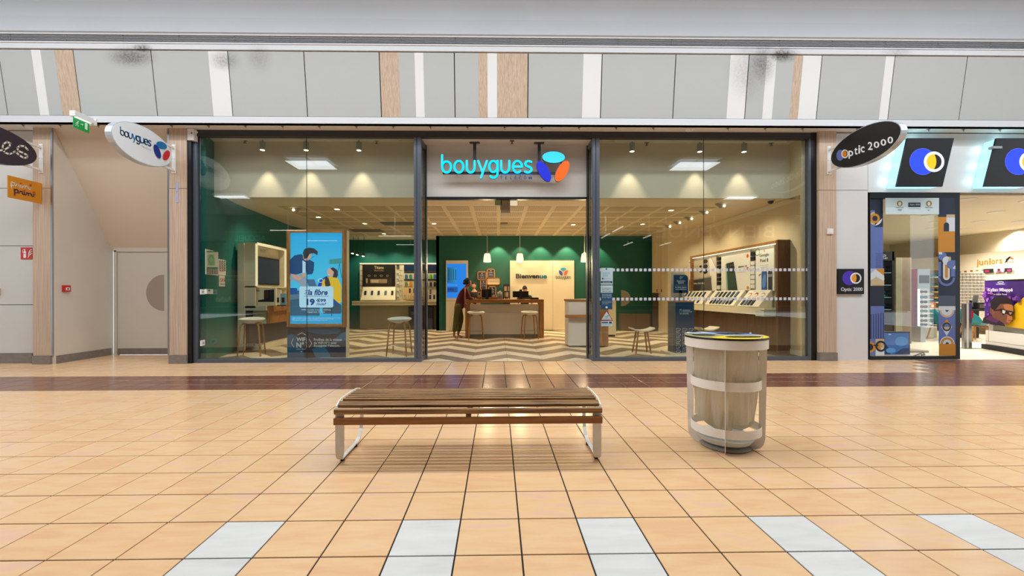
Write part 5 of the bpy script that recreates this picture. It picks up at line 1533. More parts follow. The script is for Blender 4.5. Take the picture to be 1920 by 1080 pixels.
# ---------------------------------------------------------------- green back wall: kiosk, framed notices, welcome panel
YK = YGW-.02
Ak = lambda u, v: at(u, v, YK-.1)
kk = thing('screen_kiosk', 'cream wall kiosk with tall blue screen on the green wall', 'screen', (Ak(857, 600).x, YK, 0))
q0, q1 = Ak(836.3, 620.5), Ak(877.5, 488.4)
p = MB(M_cw); p.box(q0.x, q1.x, YK-.1, YK+.01, 0.01, q1.z); p.build('body', kk)
q0, q1 = Ak(838, 558.8), Ak(874.3, 494.6); p = MB(glow((20, 128, 226), 1.0)); p.box(q0.x, q1.x, YK-.106, YK-.1, q0.z, q1.z); p.build('screen', kk)
a = Art(lambda u, v: at(u, v, YK-.106), (0, -1, 0), .001, .0006)
for i in range(6): a.rect(839+i*2.9, 501.5, 841.4+i*2.9, 530, glow((20+4*i, 104+10*i, 120+20*i), .8))
for i in range(4): a.rect(841+i*4.4, 505, 842+i*4.4, 525, glow((20, 70, 70), .6))
a.rect(838.8, 538.5, 858, 548, glow((20, 84, 160), .9)); 
for i in range(3): a.rect(839.5+i*4, 541, 842.5+i*4, 545, glow((18, 60, 120), .8))
a.rect(838.4, 534, 858, 535, glow((110, 180, 230), .8)); a.build('screen_picture', kk)
p = MB(mat('gap_line', (150, 136, 110), .5)); q0, q1 = Ak(836.3, 564.6), Ak(877.5, 563.8); p.box(q0.x, q1.x, YK-.103, YK-.1, q0.z, q1.z); p.build('panel_joint', kk)
NV, OF = mat('notice_navy', (22, 36, 82), .4), mat('frame_orange', (196, 132, 46), .4)
for k, (u0, v0, u1, v1, wh, lb) in enumerate([(895.2, 509, 912.3, 524.9, 0, 'wide navy framed notice, leftmost of the cluster on the green wall'), (912.8, 503.9, 928, 522.1, 0, 'navy framed notice at the top of the cluster on the green wall'),
        (912.8, 521.2, 937.8, 534.4, 1, 'white wide notice in orange frame on the green wall'), (900.2, 524.2, 912.6, 543.5, 0, 'tall navy framed notice below the leftmost one'), (915.4, 536.4, 930.3, 556, 0, 'navy framed notice low behind the left monitor')]):
    q0, q1 = at(u0, v1, YK), at(u1, v0, YK)
    n_ = thing('framed_notice', lb, 'notice', ((q0.x+q1.x)/2, YK, q0.z), 'framed notices on the green wall')
    p = MB(OF); b_ = .032
    for x0_, x1_, z0_, z1_ in ((q0.x, q1.x, q1.z-b_, q1.z), (q0.x, q1.x, q0.z, q0.z+b_), (q0.x, q0.x+b_, q0.z, q1.z), (q1.x-b_, q1.x, q0.z, q1.z)): p.box(x0_, x1_, YK-.045, YK, z0_, z1_)
    p.build('frame', n_)
    p = MB(M_cream if wh else NV); p.box(q0.x+.02, q1.x-.02, YK-.02, YK, q0.z+.02, q1.z-.02); p.build('sheet', n_)
    a = Art(lambda u, v: at(u, v, YK-.02), (0, -1, 0), .001); uc = (u0+u1)/2; m = ink((150, 130, 100)) if wh else ink((206, 206, 204))
    if wh: a.text('Bienvenue en boutique', u0+5, 526.8, u1-5, 528.6, m)
    else:
        a.ell(uc, v0+4, 1.1, 1.2, m); a.text('Bouygues', uc-4, v0+6, uc+4, v0+7.8, m, .03); a.text('Telecom', uc-3.4, v0+9.4, uc+3.4, v0+10.8, m); a.text('boutique', uc-4.4, v0+11.8, uc+4.4, v0+13, m)
    a.build('print', n_)
YP = YK-.06
pn = thing('welcome_backdrop', 'warm white wall panel with welcome lettering and petal emblem', 'panel', (at(1016, 600, YP).x, YP, 0))
for u0, u1 in ((956.5, 1036.2), (1036.7, 1076.5)):
    q0, q1 = at(u0, 600, YP), at(u1, 488.6, YP); p = MB(M_cream); p.box(q0.x, q1.x, YP, YP+.06, .02, q1.z); p.build('board', pn)
a = MB(mat('letter_black', (30, 30, 36), .4)); tv_, tf_ = text_mesh('Bienvenue', .03)
ul, ur = 967.2, 1025.3
def bl(x, y, d): return at(ul+(ur-ul)*x, 522.2-9.0*y, YP) + Vector((0, -d, 0))
m1_, m2_ = mat('letter_black', (30, 30, 36), .4), mat('letter_teal', (14, 116, 136), .4)
for f in tf_:
    cx_ = sum(tv_[i][0] for i in f)/len(f); a.face([bl(*tv_[i], .03) for i in f], m2_ if cx_ > .77 else m1_)
es_ = {}
for f in tf_:
    for i, j in zip(f, f[1:]+f[:1]): es_[(min(i, j), max(i, j))] = es_.get((min(i, j), max(i, j)), 0)+1
for (i, j), c in es_.items():
    if c == 1: a.face([bl(*tv_[i], .03), bl(*tv_[j], .03), bl(*tv_[j], 0), bl(*tv_[i], 0)], m1_)
a.build('lettering', pn)
a = Art(lambda u, v: at(u, v, YP-.02), (0, -1, 0), .0)
a.ell(1056.2, 504.7, 5.6, 3.0, mat('petal_teal', (10, 150, 190), .4)); a.ell(1051.3, 511.8, 2.7, 5.6, mat('petal_blue', (14, 50, 150), .4), -.5); a.ell(1061.2, 511.8, 2.7, 5.6, mat('petal_orange', (226, 80, 30), .4), .5); a.build('emblem', pn)
a = Art(lambda u, v: at(u, v, YP), (0, -1, 0), .004); TE = mat('letter_teal2', (60, 130, 120), .4)
letters_on(a, TE, .75, 1042.3, 1070, 522.6, 522.6, 4.3, 4.3, [(b0/.8, b1/.8) for b0, b1 in [(0, .09), (.11, .2), (.22, .3), (.31, .41), (.42, .51), (.53, .61), (.63, .72), (.74, .8)]]); a.build('small_lettering', pn)

# ---------------------------------------------------------------- things on the counter
zc_ = zt = at(945, 561.5, YC).z
def monitor(u0, v0, u1, v1, Y, label):
    q0, q1 = at(u0, v1, Y), at(u1, v0, Y); t = thing('monitor', label, 'monitor', ((q0.x+q1.x)/2, Y, zc_))
    p = MB(M_black); p.box(q0.x, q1.x, Y-.02, Y+.02, zc_+.06, q1.z); p.build('screen', t, bevel=.006)
    xm_ = (q0.x+q1.x)/2; p = MB(mat('monitor_grey', (44, 44, 48), .4)); p.box(xm_-.04, xm_+.04, Y-.06, Y-.02, zc_+.01, zc_+.3); p.box(xm_-.12, xm_+.12, Y-.12, Y+.06, zc_, zc_+.015); p.build('stand', t)
monitor(903.5, 542, 922, 561, YC+.35, 'black monitor seen from behind at the left of the counter')
monitor(961.3, 546, 991, 561.3, YC+.35, 'wide black monitor seen from behind in front of the seated man')
bx_ = thing('card_box', 'brown wooden card box with a picture on the counter beside the customer', 'box', (at(899, 560, YC+.2).x, YC+.2, zc_))
q0, q1 = at(894.8, 561, YC+.2), at(903, 543.5, YC+.2); p = MB(M_oakz); p.box(q0.x, q1.x, YC+.2, YC+.35, zc_, q1.z); p.build('case', bx_)
a = Art(lambda u, v: at(u, v, YC+.2), (0, -1, 0), .001); a.rect(895.8, 547, 901.8, 557, ink((190, 180, 160))); a.rect(897.5, 549.5, 900, 553, M_blk2); a.build('picture', bx_)
q0, q1 = at(917.5, 561.3, YC+.1), at(933, 557, YC+.1)
p = MB(mat('card_tray', (150, 108, 80), .5)); p.box(q0.x, q1.x, YC+.1, YC+.28, zc_, q1.z); p.build('leaflet_tray', label='low brown leaflet tray on the counter right of the monitor', cat='tray')
q0, q1 = at(925, 557, YC+.15), at(931.6, 552.4, YC+.15)
p = MB(M_white); p.box(q0.x, q1.x, YC+.15, YC+.17, q0.z, q1.z); p.box(q0.x+.03, q1.x-.03, YC+.147, YC+.15, q0.z+.02, q0.z+.05, M_blk2); p.build('price_card', label='small white card standing on the brown leaflet tray', cat='card')
q0, q1 = at(932.4, 560.8, YC+.12), at(942.5, 552, YC+.12); lh = thing('leaflet_holder', 'clear leaflet holder with white cards fanned above on the counter', 'holder', ((q0.x+q1.x)/2, YC+.12, zc_))
p = MB(mat('acrylic', (196, 200, 196), .2)); p.box(q0.x, q1.x, YC+.12, YC+.2, zc_, q1.z); p.build('box', lh)
p = MB(mat('leaf_grey', (130, 130, 134), .5)); p.box(q0.x+.02, q1.x-.02, YC+.116, YC+.12, zc_+.03, q1.z-.03); p.build('leaflet', lh)
for i, (u, v) in enumerate(((934.5, 549), (937.5, 547), (940, 549.4))):
    q = at(u, v, YC+.16); p = MB(M_white); p.ball(q, .035, 8, sc=(1, .3, 1)); p.cyl(q, (q.x, q.y, zc_+.1), .004, n=5); p.build('card', lh)
q0, q1 = at(943.5, 561, 14.3), at(956, 532.8, 14.3); br = thing('brochure_rack', 'black brochure rack with rows of pale leaflets left of the welcome panel', 'rack', ((q0.x+q1.x)/2, 14.3, 0))
p = MB(M_blk2); p.box(q0.x, q1.x, 14.3, 14.5, .9, q1.z); p.box((q0.x+q1.x)/2-.04, (q0.x+q1.x)/2+.04, 14.36, 14.44, 0, .9); p.box(q0.x, q1.x, 14.3, 14.6, 0, .03); p.build('frame', br)
for i in range(4):
    for j in range(3): 
        x = q0.x+.03+i*(q1.x-q0.x-.04)/4; z = 1.0+j*.2; p = MB(mat('leaf_%d' % ((i+j) % 3), ((196, 180, 150), (90, 84, 74), (176, 130, 96))[(i+j) % 3], .5)); p.box(x, x+.035, 14.28, 14.3, z, z+.16); p.build('leaflet', br)
q0, q1 = at(995.5, 561.2, YC+.1), at(1010, 558.6, YC+.1); p = MB(M_black); p.box(q0.x, q1.x, YC+.1, YC+.3, zc_, q1.z); p.box(q0.x+.02, q1.x-.02, YC+.12, YC+.28, q1.z, q1.z+.01); p.build('card_terminal', label='flat black printer tray at the right end of the counter top', cat='printer')

# ---------------------------------------------------------------- right of the back wall: shapes, cabinets
a = Art(lambda u, v: at(u, v, YGW), (0, -1, 0), .003)
a.ell(1164.5, 559, 18, 15.2, mat('wall_disc', (150, 136, 112), .5), a0=-90, a1=90); o = a.build('wall_disc', label='beige half disc painted on the deep green wall by the notices', cat='decal')
lc = thing('low_cabinet', 'low brown cabinet against the deep green wall behind the saddle stool', 'cabinet', (at(1192, 600, YGW-.3).x, YGW-.3, 0))
q0, q1 = at(1165, 619, YGW-.3), at(1219, 589, YGW-.3); p = MB(mat('cabinet_brown', (104, 84, 66), .5)); p.box(q0.x, q1.x, YGW-.3, YGW, .02, q1.z); p.build('body', lc)
p = MB(mat('cabinet_gap', (60, 48, 38), .6)); xm_ = (q0.x+q1.x)/2; p.box(xm_-.004, xm_+.004, YGW-.303, YGW-.3, .06, q1.z-.04); p.build('door_gap', lc)
YD = 14.2
dc = thing('tall_cabinet', 'tall cream corner cabinet beyond the blue pedestal', 'cabinet', (at(1246, 600, YD).x, YD, 0))
q0, q1 = at(1230, 620, YD), at(1256, 500, YD); zmid = at(1240, 549, YD).z
p = MB(M_rbeige); p.box(q0.x, q1.x, YD, YD+.35, zmid, ZI-.01); p.box(at(1244, 600, YD).x, q1.x, YD, YD+.35, .02, zmid); p.build('case', dc)
p = MB(mat('recess_dark', (78, 64, 50), .6)); p.box(q0.x, at(1244, 600, YD).x, YD+.3, YD+.35, .02, zmid); p.build('recess', dc)
for u in (1231.5, 1240):
    q = at(u, 545.5, YD); p = MB(mat('red_handle', (150, 50, 40), .4)); p.box(q.x-.015, q.x+.015, YD-.02, YD, q.z-.04, q.z+.06); p.build('handle', dc)

# ---------------------------------------------------------------- right display wall
RN, RFp = (6.19, 8.95), (6.12, 12.85)
du = Vector((RFp[0]-RN[0], RFp[1]-RN[1], 0)).normalized(); nn_ = Vector((-du.y, du.x, 0))      # nn_ points into the shop
Dr = lambda u, v, off=0.0: at_line(u, v, (RN[0]+nn_.x*off, RN[1]+nn_.y*off), (RFp[0]+nn_.x*off, RFp[1]+nn_.y*off))
dw = thing('display_wall', 'oak framed phone display wall along the right side of the shop', 'display', (5.9, 11, 0))
Rr = lambda s, off, z: Vector((RN[0], RN[1], 0)) + du*s + nn_*off + Vector((0, 0, z))
LEN = (Vector(RFp)-Vector(RN)).length
ZT_ = 2.46
def slab(name, s0, s1, o0, o1, z0, z1, m, par, bev=0.0):
    p = MB(m); p.prism([Rr(s0, o0, z0), Rr(s1, o0, z0), Rr(s1, o1, z0), Rr(s0, o1, z0)], (0, 0, z1-z0)); return p.build(name, par, bevel=bev)
M_oakd = wood('oak_dark', (84, 54, 34), (118, 80, 52), 'z', .45)
slab('end_panel', -.06, 0, -.12, .16, 0, ZT_, M_oakd, dw)
slab('top_rail', 0, LEN, -.1, .12, ZT_-.06, ZT_, M_oak, dw)
slab('back_board', 0, LEN, -.1, -.02, .9, ZT_-.06, M_cream, dw)
slab('lower_panel', 0, LEN, -.1, -.04, .0, .9, M_oakd, dw)
slab('far_panel', LEN, LEN+.06, -.1, .12, 0, ZT_, M_oak, dw)
slab('light_strip', 0, LEN, .06, .08, ZT_-.075, ZT_-.062, glow((255, 244, 214), 3.0), dw)
slab('grey_end', 0, .10, -.02, 0.0, .94, ZT_-.06, mat('pale_grey_end', (196, 206, 196), .4), dw)
slab('counter', .0, LEN, -.02, .42, .93, .98, M_cream, dw)
slab('counter_front', .12, LEN, .36, .42, .83, .93, M_cream, dw)
slab('counter_inset', -.0, .3, .0, .425, .80, .92, mat('pale_grey_end', (196, 206, 196), .4), dw)
for s_ in (.5, 1.4, 2.3, 3.2): lamp('SPOT', Rr(s_, .9, ZI-.15), 60, WARM2, (0, math.radians(24), 0), angle=math.radians(90), blend=.7, radius=.05)
p = MB(M_rbeige)
def rposter(name, label, u0, u1, vt, vb, m, draw):
    s0 = (Dr(u1, 500)-Rr(0, 0, 0)); s1 = (Dr(u0, 500)-Rr(0, 0, 0)); sa = s0.x*du.x+s0.y*du.y; sb = s1.x*du.x+s1.y*du.y
    z0, z1 = vb, vt
    t = thing(name, label, 'poster', Rr((sa+sb)/2, 0, z0))
    p = MB(m); p.prism([Rr(sa, 0, z0), Rr(sb, 0, z0), Rr(sb, 0, z1), Rr(sa, 0, z1)], nn_*.03); p.build('board', t)
    # local frame: (0..1, 0..1), left to right as seen from the shop, top down
    a = Art(lambda x, y: Rr(sb+(sa-sb)*x, .03, z1+(z0-z1)*y), nn_, .0015, .0007); draw(a); a.build('print', t)
BK, GY = ink((24, 24, 26)), ink((130, 128, 124))
def pd1(a):
    a.rect(0, 0, 1, 1, ink((232, 226, 214))); a.text('SAMSUNG', .04, .06, .2, .095, BK, .02)
    a.poly([(.2, 1), (.22, .02), (.78, .02), (.84, 1)], ink((196, 184, 160))); a.poly([(.12, .62), (.86, .56), (.86, 1), (.12, 1)], ink((170, 160, 140))); a.poly([(.13, .66), (.84, .6), (.88, .98), (.14, 1)], ink((92, 86, 80))); a.poly([(.3, .68), (.62, .64), (.5, .98), (.3, 1)], ink((60, 56, 54)))
    for y in (.12, .27, .42): 
        a.ell(.68, y, .07, .065, BK); a.ell(.68, y, .04, .037, ink((70, 66, 62)))
    for y in (.25, .40): a.ell(.53, y, .035, .034, BK)
    a.text('Galaxy S24 Ultra', .3, .74, .66, .80, ink((226, 220, 208)), .02); a.poly([(.86, .03), (1, .03), (1, .36)], ink((206, 190, 170))); a.line([(.86, .03), (.99, .34)], .006, ink((110, 50, 90)), False)
rposter('phone_poster', 'bone white poster of a silver phone with ring lenses, farthest along right wall', 1287, 1345.5, 2.36, 1.38, M_cream, pd1)
def pd2(a):
    a.rect(0, 0, 1, 1, ink((234, 230, 220))); a.ell(.92, .14, .035, .05, ink((226, 80, 40)))
    a.poly([(.16, .30), (.2, .26), (.46, .24), (.6, 1), (.22, 1)], ink((52, 74, 62))); a.poly([(.16, .30), (.2, .29), (.26, 1), (.2, 1)], ink((150, 170, 156))); a.poly([(.3, .27), (.46, .25), (.5, .50), (.34, .52)], ink((30, 34, 32)))
    for x, y in ((.36, .33), (.43, .32), (.38, .43), (.45, .42)): a.ell(x, y, .03, .035, ink((70, 74, 76)))
    a.text('xiaomi 14', .62, .36, .9, .41, BK, .02); a.rect(.9, .42, .95, .49, ink((220, 84, 46)), .01); a.text('La photographie', .56, .52, .86, .55, GY); a.rect(.9, .90, .96, .97, ink((226, 130, 50))); a.text('Offre soumise', .04, .95, .2, .97, GY)
rposter('phone_poster', 'white poster of a dark green phone with square camera block', 1354.5, 1409, 2.36, 1.38, M_cream, pd2)
def pd3(a):
    a.rect(0, 0, 1, 1, ink((238, 238, 232))); a.ring(.10, .10, .13, .09, .02, ink((90, 150, 90))); a.text('G', .46, .07, .53, .12, ink((206, 120, 70)), .03)
    a.text('Google', .22, .15, .74, .24, BK, .01); a.text('Pixel 8', .26, .27, .70, .35, BK, .01); a.text('Le premier smartphone', .26, .41, .7, .435, GY); a.text("concu autour de l'IA", .3, .45, .64, .475, GY)
    a.rect(.34, .56, .64, 1.0, ink((30, 32, 40)), .03); a.rect(.36, .575, .62, .985, ink((46, 90, 176)), .03); a.ell(.49, .78, .1, .16, ink((96, 142, 214)), .3)
    a.rect(.70, .56, .92, 1.0, ink((50, 52, 58)), .04); a.rect(.70, .63, .92, .69, ink((150, 150, 154)), .02); a.line([(.2, .64), (.3, .61)], .02, GY)
rposter('phone_poster', 'white poster of a blue phone pair with large black heading, nearest the glass', 1419.5, 1454, 2.38, 1.36, M_cream, pd3)
# strips of accessories between the posters
for j, (u, n_) in enumerate(((1284, 8), (1350, 9), (1414.5, 8))):
    s_ = Dr(u, 500)-Rr(0, 0, 0); s_ = s_.x*du.x+s_.y*du.y
    for k in range(n_):
        z = 2.3-.112*k; p = MB(M_blk2 if k < (2 if j == 2 else 9) and not (j == 1 and k % 4 == 3) else M_white)
        p.prism([Rr(s_-.07, 0, z-.09), Rr(s_+.07, 0, z-.09), Rr(s_+.07, 0, z), Rr(s_-.07, 0, z)], nn_*.05); p.build('accessory_box', label='accessory pack on the %s strip between right wall posters, %s from top' % (('far', 'middle', 'near')[j], ORD[k]), cat='box', group='accessory packs on the right wall strips')
# sloping phone shelves
def rshelf(label, u0, u1, name='sloping_shelf'):
    sa = Dr(u1, 540)-Rr(0, 0, 0); sb = Dr(u0, 540)-Rr(0, 0, 0); sa = sa.x*du.x+sa.y*du.y; sb = sb.x*du.x+sb.y*du.y
    t = thing(name, label, 'shelf', Rr((sa+sb)/2, .2, .98))
    p = MB(mat('shelf_white', (230, 222, 204), .45)); p.prism([Rr(sa, .36, .985), Rr(sb, .36, .985), Rr(sb, .06, 1.36), Rr(sa, .06, 1.36)], nn_*.02+Vector((0, 0, .02))); p.build('board', t)
    p = MB(M_cream); p.prism([Rr(sa, .36, .985), Rr(sa, .06, 1.36), Rr(sa, .06, .985)], du*.02); p.build('cheek', t)
    return sa, sb, t
tilt_ = math.atan2(.30, .375); rz_ = math.atan2(du.y, du.x) - PI      # phones lean back on the slope
ANG = math.atan2(-du.x*-1, du.y)
def rphone(sa, sb, f, h, k, label, group, s=1.0):
    s_ = sb+(sa-sb)*f; o_ = .36-.30*h+.03; z = .985+.375*h+.03
    o = phone_mesh(PHS[k % 5]).build('smartphone', org=(0, 0, 0))
    # local x runs left to right seen from the shop, local -y faces the shop
    ex = -du; up = (nn_*(-.30)+Vector((0, 0, .375))).normalized(); ey = up.cross(ex)
    M_ = Matrix((ex, ey, up)).transposed().to_4x4(); M_.translation = Rr(s_, o_, z) 
    o.matrix_world = M_ @ Matrix.Scale(s, 4); tag(o, label, 'phone', group)
for j, (u0, u1, lab, rows) in enumerate([(1281, 1340, 'cream sloping shelf of phones under the bone white poster', (7, 6)), (1346, 1403, 'cream sloping shelf of phones under the green phone poster', (6, 7)), (1411, 1453, 'cream sloping shelf with four phones under the poster nearest the glass', (0, 4))]):
    sa, sb, t = rshelf(lab, u0, u1)
    nm = ('bone white', 'green phone', 'nearest')[j]
    for r, cnt in enumerate(rows):
        for k in range(cnt):
            f = (.14+.78*(k+.5)/cnt) if j < 2 else (.10+.62*(k+.5)/cnt)
            rphone(sa, sb, f, (.54, .06)[r], j*3+k+r, 'smartphone in %s row under the %s poster, %s from left' % (('upper', 'lower')[r], nm, ORD[k]), 'phones on the right wall shelves', 1.12 if j < 2 else 1.0)
    if j == 2:
        a = Art(lambda x, y: Rr(sb+(sa-sb)*x, .36-.30*(1-y)+.022, .985+.375*(1-y)+.022), nn_*.375+Vector((0, 0, .3)), .003)
        for x, c in ((.2, (206, 140, 110)), (.5, (150, 70, 40)), (.8, (190, 150, 130))): a.ell(x, .26, .08, .09, ink(c)); a.ell(x, .33, .09, .07, ink((236, 220, 200)))
        a.ell(.56, .56, .08, .09, ink((232, 160, 30))); a.text('Offres du moment', .25, .06, .78, .1, GY); a.build('print', t)
q = Rr(1.42, .30, .99); p = MB(mat('acrylic', (196, 200, 196), .2)); p.prism([q, q+du*.12, q+du*.12+Vector((0, 0, .22)), q+Vector((0, 0, .22))], nn_*.02); p.build('price_holder', label='clear price holder between two sloping shelves on the right wall', cat='holder')

# ---------------------------------------------------------------- blue pedestal and its sign
YB_ = 8.84
pe = thing('repair_pedestal', 'dark blue pedestal with white line pattern and oak top', 'pedestal', (at(1284, 600, YB_).x, YB_, 0))
x0, x1 = at(1266.5, 600, YB_).x, at(1301.5, 600, YB_).x; zp = at(1285, 566.5, YB_).z
p = MB(mat('pedestal_blue', (14, 58, 92), .35)); p.box(x0, x1, YB_, YB_+.40, .03, zp); p.build('body', pe)
p = MB(M_oak); p.box(x0-.003, x1+.003, YB_-.003, YB_+.403, zp, zp+.022); p.build('top', pe)
p = MB(mat('pedestal_mat', (222, 210, 182), .5)); p.box(x0-.12, x1+.09, YB_-.05, YB_+.5, .001, .03); p.build('base_plate', pe)
a = Art(lambda u, v: at(u, v, YB_), (0, -1, 0), .001); LP = ink((196, 206, 214)); AP = lambda: None
def squiggle(a, P, s, m, w):
    a.line([P(-.45, .1), P(-.45, -.3), P(.25, -.3), P(.45, -.15), P(.25, .05), P(-.1, .05), P(-.45, .3), P(-.3, .5), P(.3, .5)], w, m, False)
    a.line([P(-.45, .3), P(-.45, .62)], w, m, False); a.line([P(-.2, .5), P(.25, .05)], w, m, False)
for i in range(3):
    for j in range(5):
        cu, cv = 1272.3+i*11.6, 618.5+j*10.4; squiggle(a, lambda x, y: (cu+x*9.5, cv+y*9.5), 9, LP, .55)
a.ring(1275, 584.5, 2.9, 4.2, .8, ink((90, 190, 170)), n=4); a.line([(1273, 580.5), (1277, 580.5)], .8, LP); a.line([(1273.4, 588.5), (1277.6, 588.5)], .8, LP)
for k, s in enumerate(('solutions', 'smartphone', 'durable')): a.text(s, 1279, 580+k*3.2, (1292.5, 1296.5, 1290)[k], 582.7+k*3.2, LP, .02)
a.build('print', pe)
a = Art(lambda u, v: at_x(u, v, x0), (-1, 0, 0), .001)
for i in range(3):
    for j in range(5):
        cu, cv = 1254.6+i*4.2, 617+j*10; squiggle(a, lambda x, y: (cu+x*3.6, cv+y*9), 9, ink((120, 130, 140)), .4)
a.build('side_print', pe)
YS_ = YB_+.15
sg = thing('repair_sign', 'navy repair sign with rounded corner standing on the blue pedestal', 'sign', (at(1277, 530, YS_).x, YS_, zp+.022))
q = lambda u, v: at(u, v, YS_)
p = MB(mat('sign_navy', (16, 56, 92), .4)); pts = [(1263.2, 549.3), (1263.2, 515.2), (1283, 515.2), (1287, 516.2), (1289.5, 519), (1290.3, 523), (1290.3, 549.3)]
p.prism([q(u, v) for u, v in pts], (0, .02, 0)); p.build('plate', sg)
p = MB(M_steel); p.box(q(1276, 549).x-.03, q(1276, 549).x+.03, YS_, YS_+.03, zp+.022, q(1276, 549).z+.05); p.box(q(1268, 549).x, q(1285, 549).x, YS_-.03, YS_+.06, zp+.022, zp+.034); p.build('foot', sg)
a = Art(q, (0, -1, 0), .001)
a.ring(1276.5, 520.8, 2.6, 3.6, .6, ink((200, 220, 220)), n=4); a.line([(1276, 521), (1281.5, 518)], .8, ink((100, 200, 160)))
for s, u0, v0, u1, v1 in (('Réparation', 1269, 525.6, 1284.5, 528.8), ('express', 1271, 529.4, 1282, 532.4), ('Ici, faites réparer', 1266, 537.2, 1287.8, 540.4), ('votre téléphone.', 1266, 541, 1287.8, 544)): a.text(s, u0, v0, u1, v1, LP, .03)
a.rect(1266, 534.6, 1287.5, 534.9, LP); a.build('print', sg)
pb_ = thing('peg_board', 'small perforated cream board behind the navy repair sign', 'board', (at(1264, 530, YS_+.2).x, YS_+.2, zp))
q0, q1 = at(1257.5, 551, YS_+.2), at(1283, 510.5, YS_+.2); p = MB(M_cream); p.box(q0.x, q1.x, YS_+.2, YS_+.215, zp+.022, q1.z); p.build('board', pb_)
a = Art(lambda u, v: at(u, v, YS_+.2), (0, -1, 0), .001)
for i in range(12):
    for j in range(18):
        u, v = 1258.6+i*2.1, 511.6+j*2.15
        if u < 1262.5 or v < 515: a.rect(u, v, u+.9, v+.9, ink((120, 108, 86)))
a.build('holes', pb_)

# ---------------------------------------------------------------- notices stuck on the right window, near the door
GN = G-.008
def gnote(label, name, u0, v0, u1, v1, m, draw, shape=None):
    q0, q1 = at(u0, v1, GN), at(u1, v0, GN); t = thing(name, label, 'notice', ((q0.x+q1.x)/2, GN, q0.z), 'notices on the right window')
    p = MB(m); p.prism([at(u, v, GN) for u, v in (shape or [(u0, v0), (u1, v0), (u1, v1), (u0, v1)])], (0, -.003, 0)); p.build('sheet', t)
    a = Art(lambda u, v: at(u, v, GN-.003), (0, -1, 0), .0006, .0004); draw(a); a.build('print', t)
DKN = ink((18, 62, 96)); PLB = mat('notice_pale', (178, 200, 206), .5); MID = ink((70, 110, 130))
def g1(a):
    a.rect(1127, 527, 1148, 531, DKN); a.text('Nos horaires', 1130, 527.6, 1145, 530.3, LP); a.ell(1137, 504.5, 1.5, 1.6, DKN); a.rect(1128.6, 521, 1131.5, 524, DKN); a.text('Bouygues Telecom', 1133, 521.5, 1146, 523.4, MID)
    for i in range(7): a.rect(1130+(i % 4)*3.6, 510+(i//4)*5, 1132+(i % 4)*3.6, 513.6+(i//4)*5, ink((130, 180, 190)))
gnote('pale opening hours notice, topmost on the right window by the door', 'hours_notice', 1126.2, 502.3, 1149, 533.5, PLB, g1)
def g2(a):
    for k, s in enumerate(('Ici, vous pouvez', 'faire recycler et', 'réparer vos mobiles')): a.text(s, 1129, 539+k*3.2, 1146.5, 541.6+k*3.2, DKN, .01)
gnote('pale text notice between the hours notice and the dark blue one', 'text_notice', 1126.2, 535, 1149, 549, PLB, g2)
def g3(a):
    for k, s in enumerate(('Nous sommes à votre', 'écoute en boutique', 'et en ligne.')): a.text(s, 1129, 551+k*2.9, 1146.5, 553.4+k*2.9, LP)
    a.rect(1129, 564.4, 1146.5, 564.7, LP); a.text('Retrouvez vos conseillers du', 1129, 566, 1146, 567.6, LP); a.text('lundi au samedi', 1129, 568.6, 1140, 570.2, LP); a.ell(1137.3, 576.2, 2.2, 2, LP)
gnote('dark blue notice, lowest rectangle above the warning triangle', 'blue_notice', 1126.8, 549.4, 1148, 580, mat('notice_blue', (20, 72, 108), .5), g3)
def g4(a):
    a.poly([(1137.3, 584), (1147, 599.6), (1127.6, 599.6)], PLB); a.ring(1137, 594.2, 3, 2.6, .5, MID, n=12); a.ell(1137, 594.2, 1, .9, MID); a.rect(1139, 590.8, 1141, 593, MID); a.text('site sous vidéo', 1131, 597, 1144, 599, MID)
gnote('red bordered warning triangle on the right window', 'warning_triangle', 1125.8, 581, 1149, 601.2, mat('warn_red', (140, 36, 44), .5), g4, [(1137.3, 581), (1149, 601.2), (1125.8, 601.2)])
def g5(a): a.rect(1128, 603.8, 1140, 606, DKN); a.rect(1142, 603, 1147, 606.5, ink((40, 40, 90))); a.text('Pour toute demande', 1128, 607.4, 1146, 609, MID)
gnote('pale strip notice below the red warning triangle', 'strip_notice', 1126.8, 602, 1148.4, 611.6, PLB, g5)

# ================================================================ optician
ZO = at(1700, 362, G-.02).z            # head of the openings and ceiling
xw0, xw1 = P3[1], at(1627.5, 500, 7.98).x
M_ow = mat('optician_white_panel', (214, 213, 212), .45, noise=.02, scale=2)
p = MB(mat('wall_backing', (120, 118, 114), .7)); p.box(xw0, xw1, 8.0, 8.14, 0, ZO); p.box(xw0, 16, 8.0, 8.14, ZO, 4.425)
wr = p.build('wall_right', kind='structure', org=(8, 8, 0))
zj = at(1600, 356.5, 7.98).z
for x0, x1, z0, z1 in ((xw0, xw1-.004, .0, zj-.005), (xw0, xw1-.004, zj+.005, 4.40), (xw1+.004, 10.9, ZO, 4.40), (10.908, 13.8, ZO, 4.40), (13.808, 16, ZO, 4.40)):
    p = MB(M_ow); p.box(x0, x1, 7.98, 8.0, z0, z1); p.build('panel', wr)
